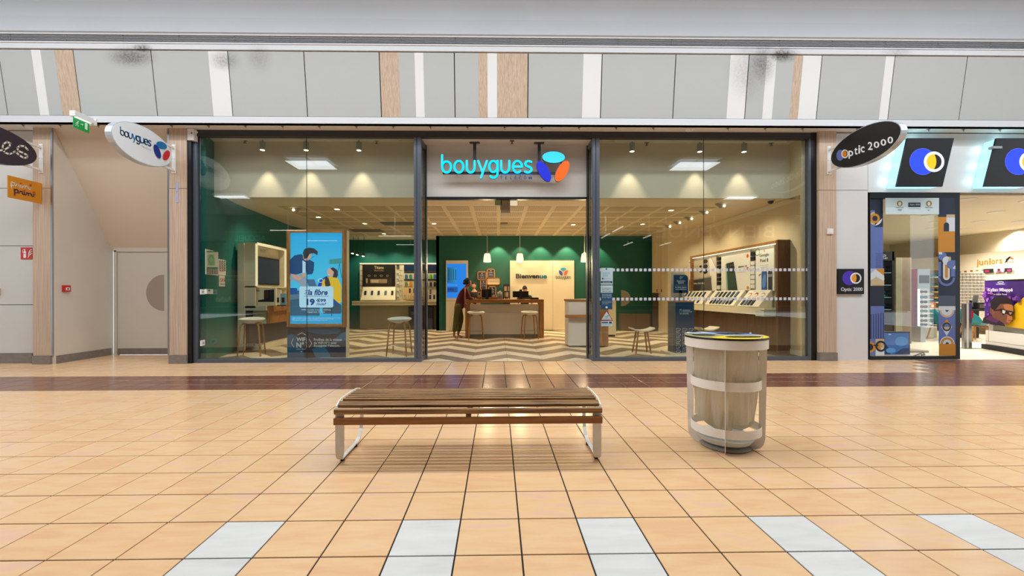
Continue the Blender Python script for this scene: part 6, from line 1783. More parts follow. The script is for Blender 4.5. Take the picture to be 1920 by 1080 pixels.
# window with black frame
ow = thing('window_3', None, None, (8.5, 8.03, 0)); tag(ow, kind='structure')
XW = lambda u: at(u, 500, 8.03).x
ZW = lambda v: at(1710, v, 8.03).z
for x0, x1, z0, z1 in ((XW(1628), XW(1797), ZW(372.5), ZO), (XW(1628), XW(1797), .01, ZW(667.5)), (XW(1628), XW(1630), ZW(667.5), ZW(372.5)), (XW(1786.5), XW(1797), ZW(667.5), ZW(372.5))):
    p = MB(M_black); p.box(x0, x1, 8.0, 8.06, z0, z1); p.build('frame', ow, bevel=.004)
p = MB(M_glass); p.box(XW(1630), XW(1786.5), 8.03, 8.042, ZW(667.5), ZW(372.5)); p.build('pane', ow)
NAV, PER, CRM, GOL, TAN, PBL = ink((22, 34, 54)), ink((92, 112, 172)), ink((206, 212, 216)), ink((196, 132, 30)), ink((190, 172, 136)), ink((164, 178, 206))
GLW = lambda u, v: at(u, v, 8.03)
a = Art(GLW, (0, -1, 0), .001, .0004)
S5 = 3.272; U = lambda c: 1560+c/S5; V = lambda c: 360+c/S5
def R_(c0, d0, c1, d1, m): a.rect(U(c0), V(d0), U(c1), V(d1), m)
def E_l(c, d, rc, m, a0=0, a1=360): a.ell(U(c), V(d), rc/S5, rc/S5, m, a0=a0, a1=a1)
def Rg(c, d, rc, t, m, a0=0, a1=360): a.ring(U(c), V(d), rc/S5, rc/S5, t/S5, m, a0, a1)
R_(224, 40, 312, 112, NAV); R_(224, 112, 312, 215, PER); R_(262, 112, 312, 215, NAV); E_l(262, 162, 40, TAN, 90, 270); E_l(262, 162, 44, CRM, 0, 90); Rg(262, 162, 30, 13, GOL); E_l(262, 162, 16, NAV)
R_(224, 215, 312, 470, PER)
for i in range(6):
    for j in range(9): R_(268+i*8, 375+j*11, 271+i*8, 379+j*11, NAV)
R_(224, 470, 312, 576, PBL); a.poly([(U(c), V(d)) for c, d in ((262, 472), (312, 472), (312, 576), (240, 576))], GOL); a.poly([(U(c), V(d)) for c, d in ((224, 505), (264, 472), (264, 520), (224, 545))], CRM); a.poly([(U(c), V(d)) for c, d in ((224, 545), (264, 520), (312, 548), (312, 572), (224, 572))], TAN); a.poly([(U(c), V(d)) for c, d in ((264, 478), (312, 515), (312, 548), (264, 520))], CRM)
R_(224, 576, 312, 700, NAV); R_(224, 700, 312, 900, PER)
for i in range(6): R_(228+i*15, 750-i*2, 235+i*15, 900, ink((50, 66, 112)))
R_(224, 900, 312, 1003, PER); R_(258, 900, 312, 955, TAN); R_(258, 955, 312, 1003, CRM); Rg(224, 950, 34, 14, GOL, -90, 90); E_l(224, 950, 20, NAV, -90, 90); Rg(290, 945, 34, 12, NAV); E_l(290, 945, 22, GOL, 90, 270); R_(246, 936, 276, 944, NAV)
# right band
R_(640, 40, 742, 155, NAV); R_(640, 155, 742, 370, GOL); R_(690, 155, 742, 243, CRM); R_(690, 140, 742, 158, TAN); R_(674, 205, 706, 243, NAV); E_l(690, 205, 16, NAV, 180, 360)
R_(640, 370, 742, 700, NAV); R_(640, 430, 742, 520, PER); E_l(690, 525, 52, PER, 0, 180); R_(656, 430, 724, 525, NAV); E_l(690, 525, 38, NAV, 0, 180); R_(668, 440, 710, 520, CRM); E_l(689, 520, 21, CRM, 0, 180); R_(680, 430, 698, 520, GOL); E_l(689, 520, 9, GOL, 0, 180); R_(716, 420, 742, 520, PER)
E_l(664, 395, 26, PER); E_l(690, 422, 26, CRM); E_l(716, 446, 26, PER); E_l(702, 408, 14, TAN, -60, 120); R_(640, 370, 662, 384, CRM); a.poly([(U(c), V(d)) for c, d in ((724, 470), (742, 450), (742, 474))], CRM)
R_(640, 636, 742, 700, ink((70, 80, 98))); R_(640, 700, 742, 930, PER); R_(640, 700, 742, 724, CRM); E_l(690, 724, 46, TAN, 0, 180); E_l(690, 724, 34, CRM, 0, 180); E_l(690, 724, 10, NAV, 0, 180)
a.poly([(U(c), V(d)) for c, d in ((688, 778), (722, 825), (654, 825))], GOL); a.poly([(U(c), V(d)) for c, d in ((654, 825), (722, 825), (688, 882))], CRM); E_l(688, 826, 27, NAV); E_l(688, 826, 18, TAN); E_l(688, 826, 18, PER, 180, 360)
R_(640, 930, 742, 1002, GOL); E_l(690, 930, 46, CRM, 180, 360); E_l(690, 930, 40, GOL, 180, 360); E_l(690, 930, 26, CRM, 180, 360); E_l(690, 930, 10, NAV, 180, 360)
# header
R_(313, 40, 640, 140, ink((198, 212, 214))); R_(452, 68, 527, 96, NAV); a.text('Optic 2000', U(462), V(76), U(522), V(88), CRM)
for c in (400, 578): E_l(c, 74, 18, ink((150, 124, 60))); a.ell(U(c), V(76), 8/S5, 12/S5, CRM); a.text('PARIS 2024', U(c-24), V(95), U(c+24), V(102), NAV)
for k in range(5): Rg(390+k*5, 111+(k % 2)*4, 4, 1, NAV)
Rg(576, 112, 6, 2, NAV, 0, 200); a.text('LUNETTERIE OFFICIELLE', U(454), V(103), U(526), V(107), NAV); a.build('window_print', ow)

# lit parallelogram signs
def slant_sign(pts, label, clip=None):
    Yf, Yb = 7.72, 7.93
    f = [at(u, v, Yf) for u, v in pts]; c_ = sum((q for q in f), Vector())/4
    t = thing('lit_sign', label, 'sign', (c_.x, Yf, f[2].z))
    p = MB(M_black); p.prism(f, (0, .03, 0)); p.build('face', t)
    ins = [q + (c_-q)*.03 + Vector((0, .032, 0)) for q in f]
    p = MB(glow((176, 238, 255), 1.3)); p.prism(ins, (0, Yb-Yf-.032, 0)); p.build('light_box', t)
    for du_, dv in ((-.37, .30), (-.45, 0), (-.53, -.30), (0, .46)):
        lamp('POINT', (c_.x+du_, 7.9, c_.z+dv), .9, (.55, .9, 1), radius=.05, name='halo_light')
    return t, c_


t1, c1 = slant_sign([(1701.4, 259), (1789, 259), (1767.3, 349.7), (1681, 349.7)], 'lit black parallelogram sign with two overlapping discs above the optician window')
t2, c2 = slant_sign([(1868.7, 259), (1956, 259), (1933, 349.7), (1845.5, 349.7)], 'lit black parallelogram sign with two overlapping discs, cut by the right edge')
BLU, WHT, YEL = glow((32, 76, 255), 1.0), glow((255, 255, 255), 1.3), glow((255, 214, 0), 1.0)
def discs(t, du):
    a = Art(lambda u, v: at(u+du, v, 7.72), (0, -1, 0), .001, .0008)
    a.ell(1730, 303, 25.2, 25.2, BLU, .25); a.ring(1730, 303, 25, 25, .5, glow((120, 130, 255), 1)); a.ell(1750.9, 303.4, 16, 16, M_black)
    q = [(1750.9+16*math.cos(math.radians(b)), 303.4+16*math.sin(math.radians(b))) for b in range(100, 282, 8)]
    q += [(1730+25.2*math.cos(math.radians(b)), 303+25.2*math.sin(math.radians(b))) for b in range(-28, 40, 6)]
    a.poly(q, YEL); a.ring(1750.9, 303.4, 19.2, 19.2, 5, WHT); a.build('emblem', t)
discs(t1, 0); discs(t2, 179)
q0, q1 = at(1860, 279, 7.66), at(1877, 274.5, 7.66); p = MB(M_steel); p.box(q0.x, q1.x, 7.64, 7.72, q0.z, q1.z); p.build('sign_clip', t2)
# small square sign on the white wall
YQ = 7.98
q0, q1 = at(1571.3, 551.5, YQ-.04), at(1620.3, 504, YQ-.04)
sq = thing('square_sign', 'small black square sign with purple disc and white name on white panel', 'sign', ((q0.x+q1.x)/2, YQ, q0.z))
p = MB(M_black); p.box(q0.x, q1.x, YQ-.04, YQ, q0.z, q1.z); p.build('plate', sq, bevel=.004)
a = Art(lambda u, v: at(u, v, YQ-.04), (0, -1, 0), .001, .0006); a.ell(1592.5, 521.4, 13.4, 13.4, ink((72, 44, 176))); a.ell(1604.4, 521.6, 8.5, 8.5, M_black)
q = [(1604.4+8.5*math.cos(math.radians(b)), 521.6+8.5*math.sin(math.radians(b))) for b in range(100, 282, 10)] + [(1592.5+13.4*math.cos(math.radians(b)), 521.4+13.4*math.sin(math.radians(b))) for b in range(-26, 40, 8)]
a.poly(q, ink((224, 152, 30))); a.ring(1604.4, 521.6, 10.5, 10.5, 2.5, ink((226, 226, 228))); a.text('Optic 2000', 1576.5, 539, 1617, 547.6, ink((228, 228, 230)), .008); a.build('print', sq)

# room shell of the optician
p = MB(mat('optician_floor', (206, 194, 172), .35, noise=.08, scale=4)); p.box(6.3, 17, 8.0, 16.6, -.1, 0.002); p.build('floor_optician', kind='structure')
p = MB(mat('optician_ceiling', (222, 212, 188), .6)); p.box(6.3, 17, 8.14, 16.6, ZO-.02, ZO+.08); p.build('ceiling_optician', kind='structure')
M_oc = mat('optician_cream_wall', (222, 210, 184), .55)
p = MB(M_oc); p.box(6.3, 17, 16.5, 16.6, 0, ZO); p.box(6.5, 6.6, 8.2, 16.5, 0, ZO); p.build('wall_optician_back', kind='structure')
XJ = 15.2
p = MB(mat('optician_grey_wall', (196, 186, 162), .6)); p.box(15.75, 15.9, 8.2, 16.5, 0, ZO); p.build('wall_optician_right', kind='structure')
for i, (px, py, r) in enumerate([(1811, 373.5, .15), (1868, 397.3, .13), (1836, 415, .13), (1811, 429.2, .12), (1912, 415.2, .13), (1902, 429.3, .12), (1932, 376, .15), (1741, 403.5, .13), (1753, 415.5, .1), (1747, 428, .12)]):
    q = at_z(px, py, ZO-.02)
    t = thing('round_ceiling_light', 'bright round ceiling light of the optician, %s' % ['nearest the black window frame', 'second row over the entrance', 'third row beside the far pair', 'farthest, left of the far pair', 'third row toward the right edge', 'farthest, toward the right edge', 'nearest, cut by the right edge', 'nearest behind the printed window', 'second behind the printed window', 'third behind the printed window'][i], 'ceiling light', (q.x, q.y, ZO-.02), 'round ceiling lights of the optician')
    p = MB(M_white); p.lathe([(r, 0), (r+.02, 0), (r+.015, -.012), (r, -.012)], (q.x, q.y, ZO-.021), 20); p.build('trim_ring', t)
    p = MB(glow((255, 244, 220), 5.0)); p.cyl((q.x, q.y, ZO-.03), (q.x, q.y, ZO-.024), r, n=20); p.build('diffuser', t)
    if i in (0, 1, 3, 4, 5, 7, 9): lamp('SPOT', (q.x, q.y, ZO-.06), 420, (1.0, .95, .88), (0, 0, 0), angle=math.radians(140), blend=.8, radius=.12)
# glasses wall
jw = thing('rack_wall', 'white lightbox rack wall with gold script word and bird', 'display', (XJ, 13, 0))
p = MB(M_oc); ztp = at_x(1850, 474, XJ).z; p.box(XJ, XJ+.5, 11.2, 15.2, .3, ztp); p.build('board', jw)
J = lambda u, v: at_x(u, v, XJ)
a = Art(J, (-1, 0, 0), .004); GO = ink((196, 136, 44))
word_run(a, 'juniors', 1831, 498.6, 1881, 494.0, 8.6, 8.4, GO, [6, 12, 11, 5.5, 10, 8, 8.5], .03)
a.poly([(1884, 493.5), (1887, 487), (1891, 482), (1896, 480.6), (1895, 483), (1890, 488), (1889, 491), (1886, 492)], BK); a.line([(1886, 486), (1892, 484)], .8, BK); a.poly([(1894.5, 482.8), (1899, 483), (1901.5, 486), (1896, 485.6)], ink((226, 92, 24)))
for u in (1889.5, 1894.5, 1899.5): a.ell(u, 491.3-.2*(u-1889)/5, 1.3, 1.0, GO)
for u in (1829, 1899): a.line([(u, 475), (u, 502)], .25, ink((190, 176, 146)), False)
a.build('lettering', jw)
p = MB(M_white)
for k in range(8):
    q = at_x(1799+k*7.0, 508, XJ); p.box(XJ-.04, XJ, q.y-.006, q.y+.006, .62, at_x(1799, 512, XJ).z)
p.build('rails', jw)
a = Art(J, (-1, 0, 0), .006)
for u in (1797, 1808, 1819.5, 1830, 1841): a.rect(u, 508.6-.08*(u-1797), u+5, 511.4-.08*(u-1797), ink((170, 60, 50)) if u in (1808, 1819.5) else ink((150, 146, 136)))
a.build('brand_tags', jw)
a = Art(J, (-1, 0, 0), .05)
a.poly([(1847, 504.6), (1866, 503.6), (1865, 511), (1847, 511.6)], ink((40, 36, 40))); a.rect(1849, 507, 1858, 509.5, ink((190, 50, 80))); a.poly([(1867, 503.6), (1885, 503), (1885, 510), (1867, 511)], ink((206, 196, 190))); a.ell(1876, 506, 3, 2.4, ink((80, 50, 40))); a.rect(1872, 508.2, 1881, 510.3, ink((206, 60, 120))); a.poly([(1886.5, 503), (1901, 502.4), (1901, 509.6), (1886.5, 510.2)], ink((40, 34, 44))); a.rect(1892, 505, 1899, 508.6, ink((206, 50, 110))); a.build('picture_strip', jw)
# one pair of spectacles, copied along the rails
gm = MB(mat('spectacle_frame', (66, 52, 44), .35))
for s in (-1, 1):
    gm.tube([(s*.034+.024*math.cos(2*PI*k/8), 0, .02*math.sin(2*PI*k/8)) for k in range(8)], .0042, 4, closed=True)
    gm.tube([(s*.058, 0, .012), (s*.062, .06, .012)], .003, 4)
gm.tube([(-.012, 0, .006), (.012, 0, .006)], .0035, 4)
ORD13 = ORD+['twelfth', 'thirteenth']
g0 = gm.build('spectacles', org=(0, 0, 0)); first = True
for r in range(13):
    for c_ in range(8):
        q = at_x(1798+c_*7.0+(r % 2)*.6, 514+r*5.6, XJ)
        if q.z < .66: continue
        o = g0 if first else g0.copy()
        if not first: COL.objects.link(o)
        first = False; o.location = (XJ-.075, q.y, q.z); o.rotation_euler = (0, 0, -PI/2); o.scale = (1.15, 1, 1.1)
        tag(o, 'thin dark spectacles on the rail wall, %s row down, %s from left' % (ORD13[r], ORD13[c_]), 'spectacles', 'spectacles on the rail wall')
# things seen through the printed window
YO1 = 9.6
oc = thing('sunglasses_cabinet', 'black glass cabinet of sunglasses with lit shelves behind printed window', 'cabinet', (at(1660, 600, YO1).x, YO1, 0))
x0, x1 = at(1632, 600, YO1).x, at(1677, 600, YO1).x; z0, z1 = at(1660, 607, YO1).z, at(1660, 471.5, YO1).z
p = MB(M_blk2); p.box(x0, x1, YO1+.3, YO1+.35, 0, z1); p.box(x0, x0+.04, YO1, YO1+.3, 0, z1); p.box(x1-.05, x1, YO1, YO1+.3, 0, z1); p.box(x0, x1, YO1, YO1+.3, 0.01, z0); p.box(x0, x1, YO1, YO1+.3, at(1660, 488.5, YO1).z, z1); p.build('case', oc)
p = MB(glow((232, 240, 236), .55)); p.box(x0+.04, x1-.05, YO1+.28, YO1+.3, z0, at(1660, 489, YO1).z); p.build('lit_back', oc)
a = Art(lambda u, v: at(u, v, YO1), (0, -1, 0), .001); a.ring(1657.5, 479.3, 4, 2.0, 1.1, LP); a.text('OAKLEY', 1645, 482.8, 1665, 485.6, LP, .04); a.build('lettering', oc)
for k, v in enumerate((512, 535, 558, 581)):
    z = at(1660, v, YO1).z; p = MB(mat('glass_shelf', (150, 190, 196), .15)); p.box(x0+.04, x1-.05, YO1+.02, YO1+.28, z, z+.012); p.build('shelf', oc)
def sunglass(q, col, label, group, s=1.0, rz=0.0):
    p = MB(mat('sunglass_dark', (30, 28, 30), .25)); lens = mat('sunglass_lens_%d' % col[0], col, .12)
    for sx in (-1, 1):
        n = 10; ring = [(sx*.034+.03*math.cos(2*PI*k/n), 0, .021*math.sin(2*PI*k/n)) for k in range(n)]
        p.prism(ring, (0, .006, 0), lens); p.tube(ring, .004, 4, closed=True)
        p.tube([(sx*.064, .004, .012), (sx*.066, .12, .004)], .004, 4)
    p.tube([(-.01, 0, .01), (.01, 0, .01)], .004, 4)
    o = p.build('sunglasses', org=(0, 0, 0)); o.location = q; o.scale = (s, s, s); o.rotation_euler = (0, 0, rz); tag(o, label, 'sunglasses', group)
LC = [(40, 36, 40), (60, 40, 60), (150, 84, 30), (120, 60, 30), (26, 120, 140), (60, 140, 150), (34, 90, 110), (36, 40, 46)]
for k, v in enumerate((501, 508, 523, 530, 547, 554, 571, 577.5)):
    q = at(1661, v, YO1+.12); sunglass(q, LC[k], 'sunglasses on a lit shelf of the black cabinet, %s from top' % ORD[k], 'sunglasses in the black cabinet', 1.25)
    q = at(1671, v+1, YO1+.12); p = MB(M_white); p.box(q.x-.03, q.x+.03, q.y, q.y+.01, q.z-.03, q.z+.03); p.build('price_tag', label='small white price tag beside the sunglasses in the black cabinet, %s from top' % ORD[k], cat='tag', group='price tags in the black cabinet')
tvx0, tvx1, YV = at(1654, 600, 8.7).x, at(1706.5, 600, 8.7).x, 8.7
tv2 = thing('shop_television', 'black television with blue picture standing low in the printed window', 'television', ((tvx0+tvx1)/2, YV, 0))
z0, z1 = at(1680, 667.5, YV).z, at(1680, 621.5, YV).z
p = MB(M_black); p.box(tvx0, tvx1, YV, YV+.06, z0, z1); p.build('case', tv2, bevel=.006)
p = MB(glow((38, 108, 178), .85)); p.box(at(1655.5, 600, YV).x, at(1704, 600, YV).x, YV-.004, YV, at(1680, 664.5, YV).z, at(1680, 624, YV).z); p.build('screen', tv2)
a = Art(lambda u, v: at(u, v, YV-.004), (0, -1, 0), .001); a.poly([(1655.6, 630), (1660, 634), (1658, 642), (1668, 655), (1670, 664), (1655.6, 664)], glow((16, 46, 96), .8)); a.ell(1690, 640, 12, 9, glow((76, 150, 214), .8)); a.ell(1670, 657, 9, 5, glow((90, 170, 230), .7)); a.poly([(1676, 664), (1690, 654), (1704, 652), (1704, 664)], glow((20, 56, 110), .8)); a.ring(1668, 627, 2.4, 1.2, .6, glow((230, 240, 255), 1)); a.build('screen_picture', tv2)
p = MB(mat('stand_grey', (110, 104, 96), .5)); p.box(tvx0+.1, tvx1-.1, YV+.06, YV+.2, 0.003, z0+.1); p.build('foot', tv2)
q0, q1 = at(1706, 662, 8.95), at(1741.5, 657.5, 8.95); p = MB(mat('plinth_beige', (150, 138, 116), .5)); p.box(q0.x-.5, q1.x, 8.95, 9.4, q0.z, q1.z); p.box(q0.x-.4, q1.x-.1, 9.0, 9.35, .003, q0.z); p.build('window_plinth', label='low grey beige plinth on the floor right of the low television', cat='plinth')
p = MB(M_blk2); p.tube([at_z(u, v, .03) for u, v in ((1712, 668), (1722, 664), (1730, 661), (1734, 664), (1728, 666))], .012, 6); p.build('cable', label='black cable lying on the window floor by the low television', cat='cable')
xc0, xc1 = at(1678.5, 600, 10.6).x, at(1709, 600, 10.6).x
cl = thing('stone_column', 'grey brown stone-look pier behind the printed window', 'pier', ((xc0+xc1)/2, 10.6, 0))
p = MB(mat('pier_brown', (118, 100, 84), .6, noise=.12, scale=6)); p.box(at(1691, 600, 10.6).x, xc1, 10.6, 11.0, .003, at(1690, 483, 10.6).z); p.build('brown_panel', cl)
p = MB(mat('pier_olive', (136, 128, 104), .6, noise=.12, scale=6)); p.box(xc0, at(1691, 600, 10.6).x-.005, 10.58, 11.0, .003, at(1690, 483, 10.6).z); p.build('olive_panel', cl)
YB2 = 10.9
bu = thing('sunglasses_stand', 'burgundy stand with lit shelf column of sunglasses behind printed window', 'stand', (at(1725, 600, YB2).x, YB2, 0))
xs0, xs1, xs2 = at(1710, 600, YB2).x, at(1720.5, 600, YB2).x, at(1744, 600, YB2).x; z0, z1 = at(1730, 612, YB2).z, at(1730, 504.5, YB2).z
p = MB(mat('burgundy', (112, 22, 40), .4)); p.prism([(xs0, YB2+.5, z0), (xs1, YB2, z0), (xs1, YB2, z1), (xs0, YB2+.5, z1)], (.03, .05, 0)); p.build('side_panel', bu)
p = MB(M_steel); p.box(xs1, xs2, YB2, YB2+.1, z0, z1); p.box(xs1+.1, xs2-.1, YB2+.02, YB2+.3, 0.003, z0); p.build('case', bu)
p = MB(M_blk2); p.box(at(1724, 600, YB2).x, at(1742, 600, YB2).x, YB2-.01, YB2, at(1730, 531, YB2).z, at(1730, 516, YB2).z); p.build('screen', bu)
p = MB(glow((236, 232, 222), .7)); p.box(at(1723, 600, YB2).x, at(1741, 600, YB2).x, YB2-.008, YB2, at(1730, 611, YB2).z, at(1730, 541, YB2).z); p.build('lit_back', bu)
p = MB(glow((255, 250, 236), 3)); p.box(xs1, at(1722.5, 600, YB2).x, YB2-.03, YB2, at(1730, 611, YB2).z, at(1730, 542, YB2).z); p.build('light_strip', bu)
for k, v in enumerate((548, 558, 567, 576, 584, 593, 602, 609)):
    z = at(1730, v, YB2).z; p = MB(M_white); p.box(at(1722.5, 600, YB2).x, at(1741.5, 600, YB2).x, YB2-.12, YB2-.01, z-.05, z-.04); p.build('shelf', bu)
    q = at(1732, v-.8, YB2-.08); sunglass(q, LC[(k*3+1) % 8], 'sunglasses on the lit column of the burgundy stand, %s from top' % ORD[k], 'sunglasses on the burgundy stand', 1.5)
YW2 = 11.8
wc = thing('display_cabinet', 'low white cabinet with open shelves above behind the burgundy stand', 'cabinet', (at(1738, 600, YW2).x, YW2, 0))
x0, x1 = at(1720, 600, YW2).x, at(1757, 600, YW2).x; z1 = at(1740, 578, YW2).z
p = MB(mat('cabinet_white', (222, 214, 196), .5)); p.box(x0, x1, YW2, YW2+.5, .02, z1); p.build('body', wc)
p = MB(M_blk2); q = at(1741, 597, YW2); p.box(q.x-.03, q.x+.03, YW2-.02, YW2, q.z-.03, q.z+.03); p.build('handle', wc)
p = MB(mat('shelf_back', (84, 76, 66), .6)); p.box(at(1743, 600, YW2+.4).x, at(1760, 600, YW2+.4).x, YW2+.4, YW2+.45, z1, at(1740, 507, YW2+.4).z); p.build('shelf_back', wc)
for k, v in enumerate((519, 536, 546.5, 557, 566)):
    z = at(1750, v, YW2+.3).z; p = MB(mat('shelf_yellow', (206, 186, 90), .5) if 0 < k < 4 else M_white); p.box(at(1743, 600, YW2+.3).x, at(1759, 600, YW2+.3).x, YW2+.15, YW2+.4, z-.03, z); p.build('shelf', wc)
    q = at(1750, v-2.4, YW2+.22); sunglass(q, LC[(k*2+4) % 8], 'sunglasses on an open shelf above the white cabinet, %s from top' % ORD[k], 'sunglasses above the white cabinet', 1.9)
q0, q1 = at(1743, 577, YW2+.1), at(1755, 566.5, YW2+.1); p = MB(mat('orange_case', (206, 108, 60), .5)); p.box(q0.x, q1.x, YW2+.1, YW2+.3, z1, q1.z); p.box(q0.x+.05, q0.x+.12, YW2+.09, YW2+.1, z1+.03, z1+.09, M_white); p.build('orange_box', label='orange box standing on the white cabinet behind the printed window', cat='box')
# bollard, desk, chairs, monitor
q = at_z(1815.5, 654, 0); bo = thing('security_bollard', 'steel security gate post at the optician entrance', 'bollard', (q.x, q.y, 0))
zt3 = at(1815, 567.5, q.y).z; p = MB(M_steel); w = .09
p.box(q.x-w, q.x-.035, q.y, q.y+.06, .012, zt3-.02); p.box(q.x+.02, q.x+w, q.y, q.y+.06, .012, zt3); p.box(q.x-.035, q.x+.02, q.y+.01, q.y+.05, .012, zt3-.01, mat('post_light', (206, 200, 186), .4)); p.build('post', bo)
p = MB(mat('base_grey', (120, 116, 108), .4, metal=.5)); p.box(q.x-w-.01, q.x+.28, q.y-.03, q.y+.09, .003, .014); p.build('base_plate', bo)
p = MB(mat('red_tag', (196, 30, 36), .4)); p.box(q.x+w-.012, q.x+w+.03, q.y-.004, q.y+.05, at(1815, 596, q.y).z, at(1815, 583.5, q.y).z); p.build('red_tag', bo)
YDk = 11.55
dk = thing('fitting_desk', 'black fitting desk behind the steel post at the optician', 'desk', (at(1840, 600, YDk).x, YDk, 0))
x0, x1 = at(1822, 600, YDk).x, at(1862, 600, YDk).x; z1 = at(1840, 580.5, YDk).z
p = MB(M_blk2); p.box(x0, x1, YDk, YDk+.8, z1-.04, z1); p.build('top', dk); p = MB(M_blk2); p.box(x0+.05, x1-.05, YDk+.3, YDk+.7, .01, z1-.04); p.build('body', dk)
mo = thing('monitor', 'slim tilted monitor on the black fitting desk behind the steel post', 'monitor', (at(1828, 600, YDk).x, YDk+.2, z1))
p = MB(mat('monitor_grey', (84, 84, 84), .4)); q = [at(1822, 576, YDk+.2), at(1830.5, 576, YDk+.2), at(1835.5, 553.5, YDk+.2), at(1827.5, 553.5, YDk+.2)]; p.prism(q, (0, .03, 0)); p.build('screen', mo)
p = MB(M_black); p.box(q[0].x+.02, q[0].x+.07, YDk+.24, YDk+.28, z1, q[2].z-.15); p.box(q[0].x-.06, q[0].x+.14, YDk+.18, YDk+.36, z1, z1+.015); p.build('stand', mo)
q0, q1 = at(1833, 581, YDk+.1), at(1848, 567, YDk+.1); pr_ = thing('card_reader', 'black desk printer with grey buttons on the fitting desk', 'printer', (q0.x, YDk+.1, z1))
p = MB(M_black); p.box(q0.x, q1.x, YDk+.1, YDk+.4, z1, q1.z); p.build('body', pr_, bevel=.01)
p = MB(mat('button_grey', (130, 130, 130), .4))
for i in range(3):
    for j in range(3): p.box(q0.x+.06+i*.05, q0.x+.09+i*.05, YDk+.094, YDk+.1, z1+.05+j*.035, z1+.07+j*.035)
p.build('buttons', pr_)
def tub_chair(loc, rot, label):
    t = bpy.data.objects.new('tub_chair', None); COL.objects.link(t); ORG[t] = Vector((0, 0, 0)); tag(t, label, 'chair', 'teal tub chairs at the fitting desk')
    m = mat('teal_shell', (18, 108, 112), .45); vs = []; fs = []; N1, N2 = 8, 20
    for i in range(N1+1):
        f = i/N1
        for j in range(N2):
            a_ = 2*PI*j/N2; bk_ = max(0, math.cos(a_))      # back toward +x
            vs.append((.27*min(1, f*1.5)*math.cos(a_)*(1+.12*bk_*f), .27*min(1, f*1.5)*math.sin(a_), .42+.02*f+(.40*bk_**.8+.10)*max(0, f-.5)**1.2*2.0))
    for i in range(N1):
        for j in range(N2): fs.append((i*N2+j, i*N2+(j+1) % N2, (i+1)*N2+(j+1) % N2, (i+1)*N2+j))
    p = MB(m); p.add(vs, fs); o = p.build('shell', t, smooth=True); md = o.modifiers.new('thick', 'SOLIDIFY'); md.thickness = .018
    for sx in (-1, 1):
        for sy in (-1, 1): p = MB(M_oakz); p.tube([(.15*sx, .15*sy, .41), (.22*sx, .22*sy, .003)], [.022, .015], 8); p.build('leg', t)
    p = MB(M_oakz)
    for sx in (-1, 1): p.tube([(.155*sx, -.155, .39), (.155*sx, .155, .39)], .016, 6)
    p.build('rail', t); t.location = loc; t.rotation_euler = (0, 0, rot)
q = at_z(1798, 638, 0); tub_chair((q.x-.35, q.y+.1, 0), PI, 'teal tub chair left of the steel post, partly behind the black frame')
q = at_z(1838, 640, 0); tub_chair((q.x, q.y+.15, 0), PI*.95, 'teal tub chair between the steel post and the sunglasses poster stand')
# poster stand
PA, PB_ = (11.391, 9.563), (10.85, 8.14)
pu = Vector((PB_[0]-PA[0], PB_[1]-PA[1], 0)); PL = pu.length; pu.normalize(); pn_ = Vector((pu.y, -pu.x, 0))
if pn_.x > 0: pn_ = -pn_
Dp = lambda u, v: at_line(u, v, PA, PB_)
st = thing('poster_stand', 'white curved stand carrying a purple and yellow sunglasses poster', 'stand', ((PA[0]+PB_[0])/2, (PA[1]+PB_[1])/2, 0))
def pl(s, z, off=0.0): return Vector((PA[0], PA[1], 0))+pu*s+pn_*off+Vector((0, 0, z))
zt4, zb4 = Dp(1848, 526).z, Dp(1847, 607).z
arch = [(s, zt4+.02+.10*math.sin(PI*min(max((s+.02)/.5, 0), 1)*.5)) for s in [PL*i/12 for i in range(13)]]
M_st = mat('stand_white', (226, 222, 212), .4)
p = MB(M_st); p.prism([pl(.06, .10, -.06), pl(PL, .10, -.06), pl(PL, zt4+.12, -.06)]+[pl(s, z, -.06) for s, z in arch[::-1]][1:-1]+[pl(.06, zt4, -.06)], pn_*.04); p.build('board', st)
p = MB(M_st); p.prism([pl(.05, .12, .0), pl(PL, .12, .0), pl(PL, .44, .0), pl(.05, .44, .0)], pn_*.03); p.build('lower_panel', st)
p = MB(mat('panel_gap', (150, 148, 138), .5)); p.prism([pl(.22, .455, -.018), pl(PL*.9, .455, -.018), pl(PL*.9, .60, -.018), pl(.22, .60, -.018)], pn_*.01); p.build('recess', st)
p = MB(mat('panel_joint', (170, 164, 150), .5)); p.prism([pl(.14, .2, .031), pl(.15, .2, .031), pl(.15, .44, .031), pl(.14, .44, .031)], pn_*.002); p.prism([pl(.05, .19, .031), pl(PL, .19, .031), pl(PL, .20, .031), pl(.05, .20, .031)], pn_*.002); p.build('joint', st)
p = MB(M_blk2); p.prism([pl(-.03, .003, -.25), pl(PL+.1, .003, -.25), pl(PL+.1, .003, .09), pl(-.03, .003, .06)], (0, 0, .11)); p.build('foot', st)
p = MB(M_black); p.prism([pl(0, zb4, -.015), pl(PL, zb4-.04, -.015), pl(PL, zt4, -.015), pl(0, zt4, -.015)], pn_*.03)
po = p.build('poster', st)
a = Art(Dp, pn_, .0165, .0007)
for i in range(16):       # printed colour field from violet to yellow
    f0_, f1_ = i/16, (i+1)/16
    u0, u1 = 1848+78*f0_, 1848+78*f1_
    cpt = lambda f: (int(66+40*f), int(28+20*f), int(120-30*f)) if f < .5 else (int(86+170*(f-.5)*2), int(38+150*(f-.5)*2), int(105-90*(f-.5)*2))
    a.poly([(u0, 527), (u1, 527), (u1, 607+10*f1_), (u0, 607+10*f0_)], ink((58, 30, 100) if f0_ > .5 else (72, 34, 130)))
    if f0_ >= .28: a.poly([(u0, 600-44*(f0_-.28)/.72), (u1, 600-44*(f1_-.28)/.72), (u1, 607+10*f1_), (u0, 607+10*f0_)], ink((228, 178, 20)))
R2 = random.Random(4)
